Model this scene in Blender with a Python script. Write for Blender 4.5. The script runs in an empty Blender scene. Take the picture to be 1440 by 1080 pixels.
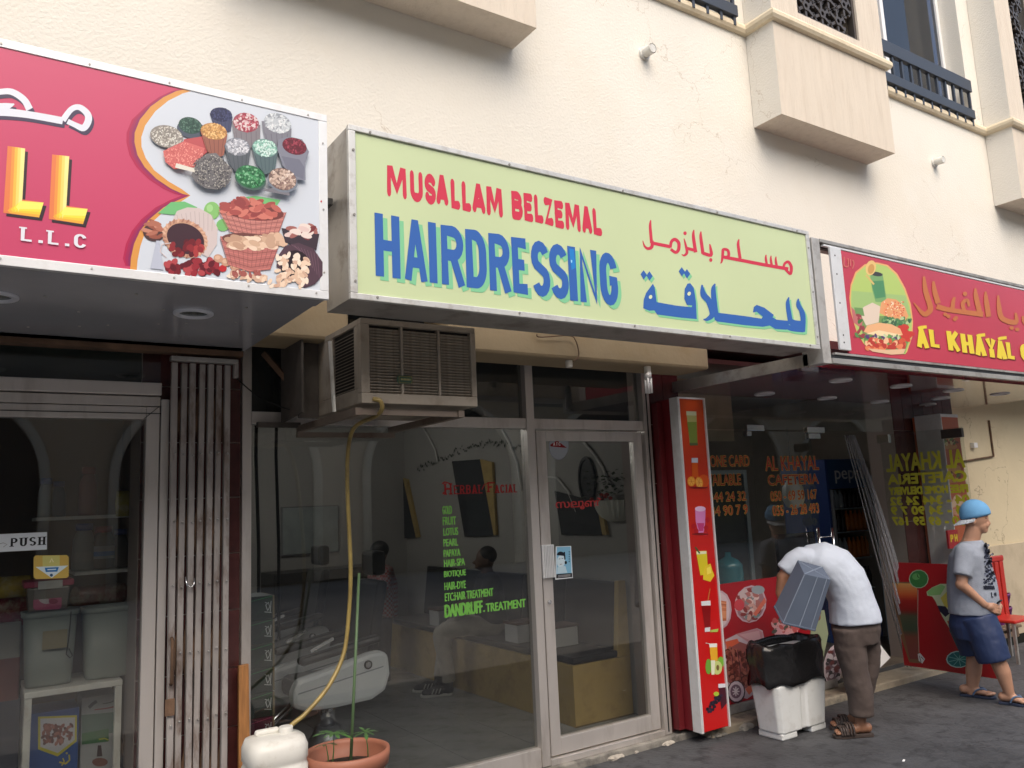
import bpy, bmesh, math, random
from mathutils import Vector, Matrix
random.seed(7)
R = math.radians
sc = bpy.context.scene
col = sc.collection

# ---------------------------------------------------------------- camera
YAW, PIT, ROL, FPX = 0.5874338, 0.1468470, -0.0445215, 1132.574
def cam_axes(yaw, pitch, roll):
    cy, sy, cp, sp = math.cos(yaw), math.sin(yaw), math.cos(pitch), math.sin(pitch)
    f = Vector((sy*cp, cy*cp, sp)); r = Vector((cy, -sy, 0)); u = r.cross(f)
    c, s = math.cos(roll), math.sin(roll)
    return c*r + s*u, -s*r + c*u, f
CR, CU, CF = cam_axes(YAW, PIT, ROL)
CAM = Vector((0, -4.6, 1.62))
cd = bpy.data.cameras.new('camera'); cam = bpy.data.objects.new('camera', cd); col.objects.link(cam)
mw = Matrix((CR, CU, -CF)).transposed().to_4x4(); mw.translation = CAM
cam.matrix_world = mw
cd.sensor_width = 36; cd.lens = FPX/1440*36; cd.clip_start = 0.05; cd.clip_end = 500
sc.camera = cam

# ---------------------------------------------------------------- light
SUN_EL, SUN_AZ = R(50), R(-165)     # azimuth measured from +Y towards +X: sun stands over the street, to the left
world = bpy.data.worlds.new('World'); sc.world = world; world.use_nodes = True
wn = world.node_tree; bg = wn.nodes['Background']
sky = wn.nodes.new('ShaderNodeTexSky'); sky.sky_type = 'NISHITA'; sky.sun_disc = False
sky.sun_elevation = SUN_EL; sky.sun_rotation = SUN_AZ; sky.dust_density = 4; sky.air_density = 1.2
wn.links.new(sky.outputs[0], bg.inputs[0]); bg.inputs[1].default_value = 0.15
sd = Vector((math.sin(SUN_AZ)*math.cos(SUN_EL), math.cos(SUN_AZ)*math.cos(SUN_EL), math.sin(SUN_EL)))
sl = bpy.data.lights.new('sun', 'SUN'); sl.energy = 1.15; sl.angle = R(60); sl.color = (1, .93, .82)
so = bpy.data.objects.new('sun', sl); col.objects.link(so); so.rotation_euler = sd.to_track_quat('Z', 'Y').to_euler()
sc.view_settings.view_transform = 'Standard'; sc.view_settings.look = 'None'
sc.view_settings.exposure = 0.74; sc.view_settings.gamma = 1
sc.view_settings.use_curve_mapping = False
sc.cycles.max_bounces = 8; sc.cycles.transparent_max_bounces = 16

# ---------------------------------------------------------------- survey helpers: photo measurements to metres on real planes
def ray(x, y): return CR*((x-720)/FPX) - CU*((y-540)/FPX) + CF
def onY(x, y, v):
    d = ray(x, y); return CAM + d*((v-CAM.y)/d.y)
def onZ(x, y, v):
    d = ray(x, y); return CAM + d*((v-CAM.z)/d.z)
def onX(x, y, v):
    d = ray(x, y); return CAM + d*((v-CAM.x)/d.x)

# ---------------------------------------------------------------- materials
def lin(c):
    r = []
    for v in c:
        v /= 255
        r.append(v/12.92 if v <= .04045 else ((v+.055)/1.055)**2.4)
    return tuple(r)
MATS = {}
def mat(name, color, rough=.6, metal=0, var=0, vscale=6, bump=0, bscale=40, stretch=None, spec=.5, dirt=None, dirt_amt=.5, dscale=3, emit=None, trans=0, coat=0):
    if name in MATS: return MATS[name]
    m = bpy.data.materials.new(name); m.use_nodes = True; MATS[name] = m
    nt = m.node_tree; b = nt.nodes['Principled BSDF']
    b.inputs['Base Color'].default_value = (*color, 1); b.inputs['Roughness'].default_value = rough
    b.inputs['Metallic'].default_value = metal; b.inputs['Specular IOR Level'].default_value = spec
    b.inputs['Coat Weight'].default_value = coat
    if trans: b.inputs['Transmission Weight'].default_value = trans
    if emit: b.inputs['Emission Color'].default_value = (*color, 1); b.inputs['Emission Strength'].default_value = emit
    if var or bump or dirt:
        tc = nt.nodes.new('ShaderNodeTexCoord'); mp = nt.nodes.new('ShaderNodeMapping')
        nt.links.new(tc.outputs['Object'], mp.inputs[0])
        if stretch: mp.inputs['Scale'].default_value = stretch
    out = None
    if var:
        n = nt.nodes.new('ShaderNodeTexNoise'); n.inputs['Scale'].default_value = vscale; n.inputs['Detail'].default_value = 6
        nt.links.new(mp.outputs[0], n.inputs['Vector'])
        cr = nt.nodes.new('ShaderNodeValToRGB'); nt.links.new(n.outputs[0], cr.inputs[0])
        cr.color_ramp.elements[0].position = .3; cr.color_ramp.elements[1].position = .7
        cr.color_ramp.elements[0].color = (*[c*(1-var) for c in color], 1)
        cr.color_ramp.elements[1].color = (*[min(1, c*(1+var)) for c in color], 1)
        out = cr.outputs[0]
    if dirt:
        n = nt.nodes.new('ShaderNodeTexNoise'); n.inputs['Scale'].default_value = dscale; n.inputs['Detail'].default_value = 8; n.inputs['Roughness'].default_value = .65
        nt.links.new(mp.outputs[0], n.inputs['Vector'])
        cr = nt.nodes.new('ShaderNodeValToRGB'); nt.links.new(n.outputs[0], cr.inputs[0])
        cr.color_ramp.elements[0].position = .5; cr.color_ramp.elements[1].position = .66
        cr.color_ramp.elements[0].color = (0, 0, 0, 1); cr.color_ramp.elements[1].color = (dirt_amt,)*3+(1,)
        mx = nt.nodes.new('ShaderNodeMix'); mx.data_type = 'RGBA'
        nt.links.new(cr.outputs[0], mx.inputs[0])
        if out: nt.links.new(out, mx.inputs[6])
        else: mx.inputs[6].default_value = (*color, 1)
        mx.inputs[7].default_value = (*dirt, 1); out = mx.outputs[2]
    if out: nt.links.new(out, b.inputs['Base Color'])
    if bump:
        n = nt.nodes.new('ShaderNodeTexNoise'); n.inputs['Scale'].default_value = bscale; n.inputs['Detail'].default_value = 5
        nt.links.new(mp.outputs[0], n.inputs['Vector'])
        bp = nt.nodes.new('ShaderNodeBump'); bp.inputs['Strength'].default_value = bump; bp.inputs['Distance'].default_value = .01
        nt.links.new(n.outputs[0], bp.inputs['Height']); nt.links.new(bp.outputs[0], b.inputs['Normal'])
    return m
def cracks(m, scale=1.3, width=.004, color=(.5, .43, .34), mask=.57):
    """adds hairline cracks (voronoi cell edges, warped, broken up by a mask) to a material"""
    nt = m.node_tree; b = nt.nodes['Principled BSDF']
    src = b.inputs['Base Color'].links[0].from_socket
    tc = nt.nodes.new('ShaderNodeTexCoord')
    wz = nt.nodes.new('ShaderNodeTexNoise'); wz.inputs['Scale'].default_value = 5; wz.inputs['Detail'].default_value = 6
    nt.links.new(tc.outputs['Object'], wz.inputs['Vector'])
    ad = nt.nodes.new('ShaderNodeVectorMath'); ad.operation = 'MULTIPLY_ADD'
    nt.links.new(wz.outputs['Color'], ad.inputs[0]); ad.inputs[1].default_value = (.45,)*3; nt.links.new(tc.outputs['Object'], ad.inputs[2])
    v = nt.nodes.new('ShaderNodeTexVoronoi'); v.feature = 'DISTANCE_TO_EDGE'; v.inputs['Scale'].default_value = scale
    nt.links.new(ad.outputs[0], v.inputs['Vector'])
    lt = nt.nodes.new('ShaderNodeMath'); lt.operation = 'LESS_THAN'; lt.inputs[1].default_value = width
    nt.links.new(v.outputs['Distance'], lt.inputs[0])
    k = nt.nodes.new('ShaderNodeTexNoise'); k.inputs['Scale'].default_value = 1.1; nt.links.new(tc.outputs['Object'], k.inputs['Vector'])
    gt = nt.nodes.new('ShaderNodeMath'); gt.operation = 'GREATER_THAN'; gt.inputs[1].default_value = mask
    nt.links.new(k.outputs[0], gt.inputs[0])
    mu = nt.nodes.new('ShaderNodeMath'); mu.operation = 'MULTIPLY'; nt.links.new(lt.outputs[0], mu.inputs[0]); nt.links.new(gt.outputs[0], mu.inputs[1])
    m2 = nt.nodes.new('ShaderNodeMath'); m2.operation = 'MULTIPLY'; nt.links.new(mu.outputs[0], m2.inputs[0]); m2.inputs[1].default_value = .55
    mx = nt.nodes.new('ShaderNodeMix'); mx.data_type = 'RGBA'
    nt.links.new(m2.outputs[0], mx.inputs[0]); nt.links.new(src, mx.inputs[6]); mx.inputs[7].default_value = (*color, 1)
    nt.links.new(mx.outputs[2], b.inputs['Base Color'])
def glass_mat(name, tint=(.86, .9, .88), ior=1.5, rough=0.0, haze=0):
    m = bpy.data.materials.new(name); m.use_nodes = True; MATS[name] = m; nt = m.node_tree
    for n in list(nt.nodes):
        if n.type == 'BSDF_PRINCIPLED': nt.nodes.remove(n)
    o = nt.nodes['Material Output']
    t = nt.nodes.new('ShaderNodeBsdfTransparent'); t.inputs[0].default_value = (*tint, 1)
    g = nt.nodes.new('ShaderNodeBsdfGlossy'); g.inputs['Roughness'].default_value = rough
    f = nt.nodes.new('ShaderNodeFresnel'); f.inputs[0].default_value = ior
    mx = nt.nodes.new('ShaderNodeMixShader')
    ge = nt.nodes.new('ShaderNodeNewGeometry'); sb = nt.nodes.new('ShaderNodeMath'); sb.operation = 'SUBTRACT'; sb.inputs[0].default_value = 1
    nt.links.new(ge.outputs['Backfacing'], sb.inputs[1]); mf = nt.nodes.new('ShaderNodeMath'); mf.operation = 'MULTIPLY'
    nt.links.new(f.outputs[0], mf.inputs[0]); nt.links.new(sb.outputs[0], mf.inputs[1])   # only the front face reflects: no false total reflection inside the pane
    nt.links.new(mf.outputs[0], mx.inputs[0]); nt.links.new(t.outputs[0], mx.inputs[1]); nt.links.new(g.outputs[0], mx.inputs[2])
    last = mx
    if haze:
        d = nt.nodes.new('ShaderNodeBsdfDiffuse'); d.inputs[0].default_value = (.5, .48, .44, 1)
        ns = nt.nodes.new('ShaderNodeTexNoise'); ns.inputs['Scale'].default_value = 3; ns.inputs['Detail'].default_value = 8
        mu = nt.nodes.new('ShaderNodeMath'); mu.operation = 'MULTIPLY'; nt.links.new(ns.outputs[0], mu.inputs[0]); mu.inputs[1].default_value = haze
        m3 = nt.nodes.new('ShaderNodeMixShader'); nt.links.new(mu.outputs[0], m3.inputs[0]); nt.links.new(mx.outputs[0], m3.inputs[1]); nt.links.new(d.outputs[0], m3.inputs[2])
        last = m3
    nt.links.new(last.outputs[0], o.inputs[0])
    return m
def attr_mat(name, rough=.45, spec=.4, coat=0):
    m = mat(name, (.5, .5, .5), rough, spec=spec, coat=coat); nt = m.node_tree
    a = nt.nodes.new('ShaderNodeAttribute'); a.attribute_name = 'Col'
    nt.links.new(a.outputs['Color'], nt.nodes['Principled BSDF'].inputs['Base Color'])
    return m

W_ST = mat('stucco_cream', (.74, .705, .63), .9, var=.03, vscale=1.2, bump=.38, bscale=60, dirt=(.68, .60, .47), dirt_amt=.25, dscale=.8)
cracks(W_ST)
W_BAY = mat('stucco_peach', (.66, .58, .48), .9, var=.03, vscale=6, bump=.6, bscale=26, stretch=(3, 3, .35), dirt=(.45, .36, .27), dirt_amt=.25, dscale=5)
W_MOLD = mat('moulding_cream', (.72, .62, .45), .8, var=.06, vscale=4, dirt=(.4, .3, .18), dirt_amt=.4, dscale=4)
W_BEAM = mat('beam_tan', (.32, .25, .155), .85, var=.1, vscale=2, bump=.3, bscale=20, dirt=(.28, .2, .1), dirt_amt=.5, dscale=3)
W_BEIGE = mat('beige_wall', (.62, .53, .36), .85, var=.05, vscale=1.5, bump=.15, bscale=25, dirt=(.4, .33, .2), dirt_amt=.35, dscale=1.5)
cracks(W_BEIGE, 1.0, .004, (.2, .15, .1), .52)
ASPH = mat('asphalt_dark', (.060, .061, .066), .75, var=.3, vscale=1.6, bump=1.0, bscale=28, dirt=(.02, .02, .022), dirt_amt=.75, dscale=7)
cracks(ASPH, 1.6, .006, (.012, .012, .013), .5)
CEM = mat('cement_grey', (.24, .225, .2), .9, var=.25, vscale=6, bump=.8, bscale=25, dirt=(.08, .075, .07), dirt_amt=.8, dscale=7)
ALU = mat('aluminium_anodised', (.66, .62, .59), .34, metal=.55, var=.07, vscale=3, stretch=(1, 1, .2), dirt=(.2, .16, .12), dirt_amt=.35, dscale=5)
ALUW = mat('aluminium_white', (.74, .75, .76), .4, metal=.25, var=.05, vscale=8, dirt=(.45, .43, .4), dirt_amt=.25, dscale=16)
ALUD = mat('aluminium_dull', (.42, .41, .39), .5, metal=.5, var=.15, vscale=5, dirt=(.18, .15, .12), dirt_amt=.6, dscale=8)
WHITE = mat('white_paint', (.8, .8, .8), .4)
WHITED = mat('white_plastic_dirty', (.72, .71, .66), .4, var=.05, vscale=8, dirt=(.35, .3, .22), dirt_amt=.4, dscale=9)
SOFG = mat('soffit_grey', (.44, .45, .49), .2, metal=.25, var=.06, vscale=3)
SOFR = mat('soffit_red', (.16, .018, .03), .13, var=.06, vscale=3, coat=.6)
BLACK = mat('black_rubber', (.012, .012, .013), .5)
BLKG = mat('black_vinyl', (.02, .02, .021), .28, var=.1, vscale=10, bump=.15, bscale=60)
DARK = mat('dark_shade', (.03, .028, .026), .9)
STEEL = mat('steel_polished', (.75, .75, .76), .16, metal=1)
RUST = mat('gate_painted_rusty', (.36, .33, .315), .55, metal=.15, var=.2, vscale=14, dirt=(.14, .085, .06), dirt_amt=.9, dscale=11, bump=.3, bscale=50, stretch=(1, 1, .3))
RUSTD = mat('rust_brown', (.13, .075, .045), .85, var=.4, vscale=9, bump=.4, bscale=40)
MTILE = mat('maroon_tile', (.085, .026, .025), .25, var=.15, vscale=9, dirt=(.05, .02, .02), dirt_amt=.5, dscale=12)
GROUT = mat('grout_pale', (.36, .3, .27), .9)
RAILM = mat('railing_blue_grey', (.04, .05, .07), .5)
GRILM = mat('bronze_grille', (.09, .075, .065), .45, metal=.4)
ACM = mat('ac_beige', (.29, .25, .20), .6, var=.1, vscale=5, dirt=(.15, .11, .08), dirt_amt=.6, dscale=7)
ACD = mat('ac_dark_fins', (.02, .018, .016), .7)
WOOD = mat('orange_wood', (.36, .16, .05), .6, var=.25, vscale=5, stretch=(14, 14, 1), bump=.2, bscale=20)
WOODG = mat('weathered_wood', (.16, .11, .075), .8, var=.3, vscale=4, stretch=(10, 10, 1), bump=.4, bscale=20)
GLASS = glass_mat('shop_glass', (.80, .81, .80), 2.0, haze=.012)
GLASSC = glass_mat('clear_glass', (.9, .92, .91), 1.75, haze=.015)
GLASSW = glass_mat('window_glass_upper', (.35, .42, .5), 1.7, haze=.03)
PRINT = attr_mat('printed_vinyl', .32, .5)
STICK = attr_mat('sticker_vinyl', .6, .3)
SKIN_A = mat('skin_brown', (.27, .13, .075), .5, var=.08, vscale=20)
SKIN_B = mat('skin_tan', (.42, .23, .15), .5, var=.06, vscale=20)

# ---------------------------------------------------------------- tagging and mesh building
def setp(o, label=None, cat=None, group=None, kind=None):
    if label: o['label'] = label
    if cat: o['category'] = cat
    if group: o['group'] = group
    if kind: o['kind'] = kind
    return o
def thing(name, loc, label, cat, group=None):
    o = bpy.data.objects.new(name, None); o.location = loc; o.empty_display_size = .1; col.objects.link(o)
    return setp(o, label, cat, group)
def link(name, me, parent=None, mats=None):
    o = bpy.data.objects.new(name, me); col.objects.link(o)
    if parent:
        o.parent = parent
        if parent.parent is None: o.matrix_parent_inverse = Matrix.Translation(-parent.location)
    return o
class MB:
    def __init__(s): s.v = []; s.f = []; s.sm = []
    def add(s, vs, fs, smooth=False):
        b = len(s.v); s.v += [Vector(p) for p in vs]; s.f += [tuple(b+i for i in f) for f in fs]; s.sm += [smooth]*len(fs); return s
    def box(s, x0, x1, y0, y1, z0, z1):
        if x0 > x1: x0, x1 = x1, x0
        if y0 > y1: y0, y1 = y1, y0
        if z0 > z1: z0, z1 = z1, z0
        return s.add([(x0,y0,z0),(x1,y0,z0),(x1,y1,z0),(x0,y1,z0),(x0,y0,z1),(x1,y0,z1),(x1,y1,z1),(x0,y1,z1)],
                     [(0,3,2,1),(4,5,6,7),(0,1,5,4),(1,2,6,5),(2,3,7,6),(3,0,4,7)])
    def hexa(s, lo, hi):
        """box from 4 lower and 4 upper corners (counter-clockwise from above)"""
        return s.add(list(lo)+list(hi), [(0,3,2,1),(4,5,6,7),(0,1,5,4),(1,2,6,5),(2,3,7,6),(3,0,4,7)])
    def obox(s, p0, p1, w, h, up=(0, 0, 1)):
        """bar between two points, width w across, height h along up"""
        p0, p1 = Vector(p0), Vector(p1); d = (p1-p0).normalized(); u = Vector(up); x = d.cross(u)
        if x.length < 1e-4: x = d.cross(Vector((1, 0, 0)))
        x.normalize(); u = x.cross(d).normalized(); a, b = x*w/2, u*h/2
        lo = [p0-a-b, p0+a-b, p0+a+b, p0-a+b]; hi = [p+(p1-p0) for p in lo]
        return s.add(lo+hi, [(0,3,2,1),(4,5,6,7),(0,1,5,4),(1,2,6,5),(2,3,7,6),(3,0,4,7)])
    def loft(s, rings, smooth=True, caps=True):
        """rings: lists of equal-length point lists"""
        n = len(rings[0]); vs = [p for r in rings for p in r]; fs = []
        for i in range(len(rings)-1):
            for k in range(n):
                fs.append((i*n+k, i*n+(k+1) % n, (i+1)*n+(k+1) % n, (i+1)*n+k))
        s.add(vs, fs, smooth)
        if caps:
            b = len(s.v)-len(vs)
            s.f.append(tuple(b+k for k in reversed(range(n)))); s.f.append(tuple(b+(len(rings)-1)*n+k for k in range(n))); s.sm += [False]*2
        return s
    def tube(s, pts, r, n=10, caps=True):
        pts = [Vector(p) for p in pts]
        rs = r if isinstance(r, (list, tuple)) else [r]*len(pts); rings = []; px = None
        for i, p in enumerate(pts):
            d = (pts[min(i+1, len(pts)-1)]-pts[max(i-1, 0)]).normalized()
            if px is None:
                px = d.cross(Vector((0, 0, 1)))
                if px.length < .1: px = d.cross(Vector((1, 0, 0)))
            px = (px - d*px.dot(d)).normalized(); py = d.cross(px)
            rings.append([p+(px*math.cos(2*math.pi*k/n)+py*math.sin(2*math.pi*k/n))*rs[i] for k in range(n)])
        return s.loft(rings, True, caps)
    def cyl(s, p0, p1, r0, r1=None, n=20): return s.tube([p0, p1], [r0, r0 if r1 is None else r1], n)
    def lathe(s, c, prof, n=28, axis='z', caps=True):
        """prof: (radius, height) pairs"""
        rings = []
        for r, h in prof:
            ring = []
            for k in range(n):
                a = 2*math.pi*k/n; x, y = r*math.cos(a), r*math.sin(a)
                ring.append(Vector(c)+(Vector((x, y, h)) if axis == 'z' else Vector((x, -h, y))))
            rings.append(ring)
        return s.loft(rings, True, caps)
    def ell(s, c, rx, ry, rz, n=16, m=10, rot=None):
        rings = []
        for i in range(m+1):
            t = math.pi*(i+.02 if i == 0 else i-.02 if i == m else i)/m
            ring = []
            for k in range(n):
                a = 2*math.pi*k/n; p = Vector((rx*math.sin(t)*math.cos(a), ry*math.sin(t)*math.sin(a), -rz*math.cos(t)))
                if rot: p = rot @ p
                ring.append(Vector(c)+p)
            rings.append(ring)
        return s.loft(rings, True)
    def prism(s, pts, dv):
        """extrude planar polygon (3D points) by vector dv"""
        pts = [Vector(p) for p in pts]; dv = Vector(dv); n = len(pts)
        return s.add(pts+[p+dv for p in pts], [tuple(range(n)), tuple(reversed(range(n, 2*n)))]+[(i, i+n, (i+1) % n+n, (i+1) % n) for i in range(n)])
    def mesh(s, name, m, recalc=True):
        me = bpy.data.meshes.new(name); me.from_pydata(s.v, [], s.f); me.materials.append(m)
        for p, k in zip(me.polygons, s.sm): p.use_smooth = k
        if recalc:
            bm = bmesh.new(); bm.from_mesh(me); bmesh.ops.recalc_face_normals(bm, faces=bm.faces); bm.to_mesh(me); bm.free()
        return me
    def build(s, name, m, parent=None, bevel=0, label=None, kind=None):
        o = link(name, s.mesh(name, m), parent)
        if bevel:
            b = o.modifiers.new('bevel', 'BEVEL'); b.width = bevel; b.segments = 2; b.limit_method = 'ANGLE'; b.angle_limit = R(35)
        return setp(o, label, kind=kind)
    def organic(s, name, m, parent=None, voxel=.008, smooth=4, disp=0):
        """voxel-merge overlapping shapes into one continuous skin"""
        me = s.mesh(name+'_raw', m); o = bpy.data.objects.new(name+'_raw', me); col.objects.link(o)
        r = o.modifiers.new('r', 'REMESH'); r.mode = 'VOXEL'; r.voxel_size = voxel; r.use_smooth_shade = True
        k = o.modifiers.new('s', 'SMOOTH'); k.iterations = smooth; k.factor = .5
        if disp:
            t = bpy.data.textures.new(name+'_folds', 'CLOUDS'); t.noise_scale = .16; t.noise_depth = 3
            d = o.modifiers.new('d', 'DISPLACE'); d.texture = t; d.strength = disp; d.mid_level = .5; d.texture_coords = 'GLOBAL'
        dg = bpy.context.evaluated_depsgraph_get(); dg.update()
        nm = bpy.data.meshes.new_from_object(o.evaluated_get(dg)); nm.name = name
        for p in nm.polygons: p.use_smooth = True
        bpy.data.objects.remove(o); bpy.data.meshes.remove(me)
        return link(name, nm, parent)
def tag_mesh(o, label, cat, group=None): return setp(o, label, cat, group)
def copy_tree(o, parent=None):
    c = o.copy(); col.objects.link(c); c.parent = parent
    for ch in o.children: copy_tree(ch, c)
    return c
def structure(mb, name, m, bevel=0): return mb.build(name, m, None, bevel, kind='structure')

# ---------------------------------------------------------------- flat print: coloured polygons on a plane
class Print:
    """u,v coordinates on a plane given by fn(u,v,offset) -> world point; each polygon sits a hair above the last"""
    def __init__(s, fn, eps=.000006, base=.0006): s.fn = fn; s.p = []; s.k = base; s.eps = eps
    def poly(s, pts, c, keep=False):
        s.p.append(([tuple(p) for p in pts], lin(c) if max(c) > 1.001 else c, s.k))
        if not keep: s.k += s.eps
    def rect(s, x0, y0, x1, y1, c): s.poly([(x0, y0), (x1, y0), (x1, y1), (x0, y1)], c)
    def ell(s, cx, cy, rx, ry, c, rot=0, n=14, a0=0, a1=360, keep=False):
        pts = []
        full = abs(a1-a0) >= 360
        for k in range(n if full else n+1):
            a = R(a0+(a1-a0)*k/n); x, y = rx*math.cos(a), ry*math.sin(a)
            pts.append((cx+x*math.cos(rot)-y*math.sin(rot), cy+x*math.sin(rot)+y*math.cos(rot)))
        s.poly(pts, c, keep)
    def line(s, pts, w, c, wy=None, closed=False):
        """ribbon; w may be a list; wy gives a different pen height"""
        P = [Vector(p) for p in pts]; n = len(P)
        ws = w if isinstance(w, (list, tuple)) else [w]*n
        L, Rr = [], []
        for i in range(n):
            a = P[(i-1) % n] if (i > 0 or closed) else P[i]; b = P[(i+1) % n] if (i < n-1 or closed) else P[i]
            d0 = (P[i]-a); d1 = (b-P[i])
            d0 = d0.normalized() if d0.length > 1e-9 else None; d1 = d1.normalized() if d1.length > 1e-9 else None
            if d0 is None: d0 = d1
            if d1 is None: d1 = d0
            n0 = Vector((-d0.y, d0.x)); n1 = Vector((-d1.y, d1.x)); nn = n0+n1
            if nn.length < .2: nn = n0
            nn.normalize(); k = 1/max(.82, nn.dot(n0)); h = ws[i]/2*k
            off = Vector((nn.x*h, nn.y*h if wy is None else nn.y*wy/2*k))
            L.append(P[i]+off); Rr.append(P[i]-off)
        for i in range(n if closed else n-1):
            j = (i+1) % n
            s.poly([L[i], L[j], Rr[j], Rr[i]], c, keep=True); s.k += 2e-6
        s.k += s.eps
    def curve(s, pts, w, c, k=5):
        """smoothed ribbon with varying width"""
        n = len(pts); ws = list(w) if isinstance(w, (list, tuple)) else [w]*n; ws += [ws[-1]]*(n-len(ws))
        P = [Vector((p[0], p[1], q)) for p, q in zip(pts, ws)]; out = []
        for i in range(n-1):
            p0, p1, p2, p3 = P[max(i-1, 0)], P[i], P[i+1], P[min(i+2, n-1)]
            for j in range(k):
                t = j/k; out.append(.5*((2*p1)+(p2-p0)*t+(2*p0-5*p1+4*p2-p3)*t*t+(3*p1-p0-3*p2+p3)*t**3))
        out.append(P[-1]); s.line([(p.x, p.y) for p in out], [max(1e-4, p.z) for p in out], c)
    def build(s, name, parent=None, m=None):
        vs, fs, cs = [], [], []
        for pts, c, k in s.p:
            b = len(vs); vs += [s.fn(u, v, k) for u, v in pts]; fs.append(tuple(range(b, b+len(pts)))); cs.append(c)
        me = bpy.data.meshes.new(name); me.from_pydata(vs, [], fs); me.materials.append(m or PRINT)
        a = me.color_attributes.new('Col', 'FLOAT_COLOR', 'CORNER'); i = 0
        for f, c in zip(me.polygons, cs):
            for _ in f.loop_indices: a.data[i].color = (*c, 1); i += 1
        return link(name, me, parent)
def pix_plane(Y, x0=0, y0=0, s=1, toward=-1):
    """coordinates measured in an enlarged crop of the photograph (origin x0,y0, scale s), laid on the plane Y"""
    def fn(u, v, k):
        p = onY(x0+u/s, y0+v/s, Y); p.y += toward*k; return p
    return fn
def wall_plane(Y, toward=-1): return lambda u, v, k: Vector((u, Y+toward*k, v))

# a small stroke alphabet; centre lines in a 0..1 box
def arc(cx, cy, rx, ry, a0, a1, n=10): return [(cx+rx*math.cos(R(a0+(a1-a0)*i/n)), cy+ry*math.sin(R(a0+(a1-a0)*i/n))) for i in range(n+1)]
G = {
 'A': [[(0,0),(.46,1),(.54,1),(1,0)], [(.2,.25),(.8,.25)]],
 'B': [[(0,0),(0,1),(.5,1)]+arc(.5,.77,.42,.23,90,-90)+[(0,.54)], [(.5,.54)]+arc(.55,.27,.45,.27,90,-90)+[(0,0)]],
 'C': [arc(.5,.68,.5,.32,15,180)+arc(.5,.32,.5,.32,180,345)],
 'D': [[(0,0),(0,1),(.45,1)]+arc(.45,.65,.55,.35,90,0)+arc(.45,.35,.55,.35,0,-90)+[(0,0)]],
 'E': [[(1,1),(0,1),(0,0),(1,0)], [(0,.52),(.8,.52)]],
 'F': [[(1,1),(0,1),(0,0)], [(0,.52),(.8,.52)]],
 'G': [arc(.5,.68,.5,.32,15,180)+arc(.5,.32,.5,.32,180,360)+[(1,.46),(.55,.46)]],
 'H': [[(0,0),(0,1)], [(1,0),(1,1)], [(0,.5),(1,.5)]],
 'I': [[(.5,0),(.5,1)]],
 'K': [[(0,0),(0,1)], [(1,1),(.05,.42)], [(.3,.6),(1,0)]],
 'L': [[(0,1),(0,0),(1,0)]],
 'M': [[(0,0),(.02,1),(.16,1),(.5,.2),(.84,1),(.98,1),(1,0)]],
 'N': [[(0,0),(0,1),(1,0),(1,1)]],
 'O': [arc(.5,.65,.5,.35,0,180)+arc(.5,.35,.5,.35,180,360)+[(1,.65)]],
 'P': [[(0,0),(0,1),(.5,1)]+arc(.5,.74,.48,.26,90,-90)+[(0,.48)]],
 'Q': [arc(.5,.65,.5,.35,0,180)+arc(.5,.35,.5,.35,180,360)+[(1,.65)], [(.6,.25),(1,-.05)]],
 'R': [[(0,0),(0,1),(.5,1)]+arc(.5,.75,.46,.25,90,-90)+[(0,.5)], [(.5,.5),(1,0)]],
 'S': [arc(.5,.745,.5,.255,25,205,8)+[(.18,.57),(.82,.43)]+arc(.5,.255,.5,.255,25,-155,8)],
 'T': [[(0,1),(1,1)], [(.5,1),(.5,0)]],
 'U': [[(0,1),(0,.3)]+arc(.5,.3,.5,.3,180,360)+[(1,1)]],
 'V': [[(0,1),(.5,0),(1,1)]],
 'W': [[(0,1),(.25,0),(.5,.9),(.75,0),(1,1)]],
 'X': [[(0,0),(1,1)], [(0,1),(1,0)]],
 'Y': [[(0,1),(.5,.45),(1,1)], [(.5,.45),(.5,0)]],
 'Z': [[(0,1),(1,1),(0,0),(1,0)]],
 '0': [arc(.5,.65,.5,.35,0,180)+arc(.5,.35,.5,.35,180,360)+[(1,.65)]],
 '1': [[(.2,.8),(.6,1),(.6,0)]],
 '2': [arc(.5,.7,.48,.3,170,-30)+[(0,0),(1,0)]],
 '3': [arc(.5,.75,.45,.25,160,-90)+arc(.5,.26,.48,.26,90,-160)],
 '4': [[(.75,0),(.75,1),(0,.3),(1,.3)]],
 '5': [[(.95,1),(.1,1),(.05,.55)]+arc(.48,.3,.5,.3,110,-160)],
 '6': [arc(.55,.72,.45,.28,30,180)+[(.05,.3)]+arc(.52,.29,.47,.29,180,-180)],
 '7': [[(0,1),(1,1),(.35,0)]],
 '8': [arc(.5,.76,.42,.24,270,-90), arc(.5,.27,.5,.27,90,450)],
 '9': [arc(.48,.71,.47,.29,0,360)+[(.95,.7)]+arc(.45,.28,.5,.28,0,-150)],
 '-': [[(.15,.42),(.85,.42)]], '.': [[(.4,.02),(.6,.02)]], ':': [[(.4,.1),(.6,.1)],[(.4,.6),(.6,.6)]], '(': [arc(.9,.5,.6,.62,120,240)], ')': [arc(.1,.5,.6,.62,60,-60)],
}
NARROW = {'I': .35, '.': .35, '1': .6, ' ': .5, ':': .35, '-': .6, 'M': 1.25, 'W': 1.25, '(': .4, ')': .4}
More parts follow.
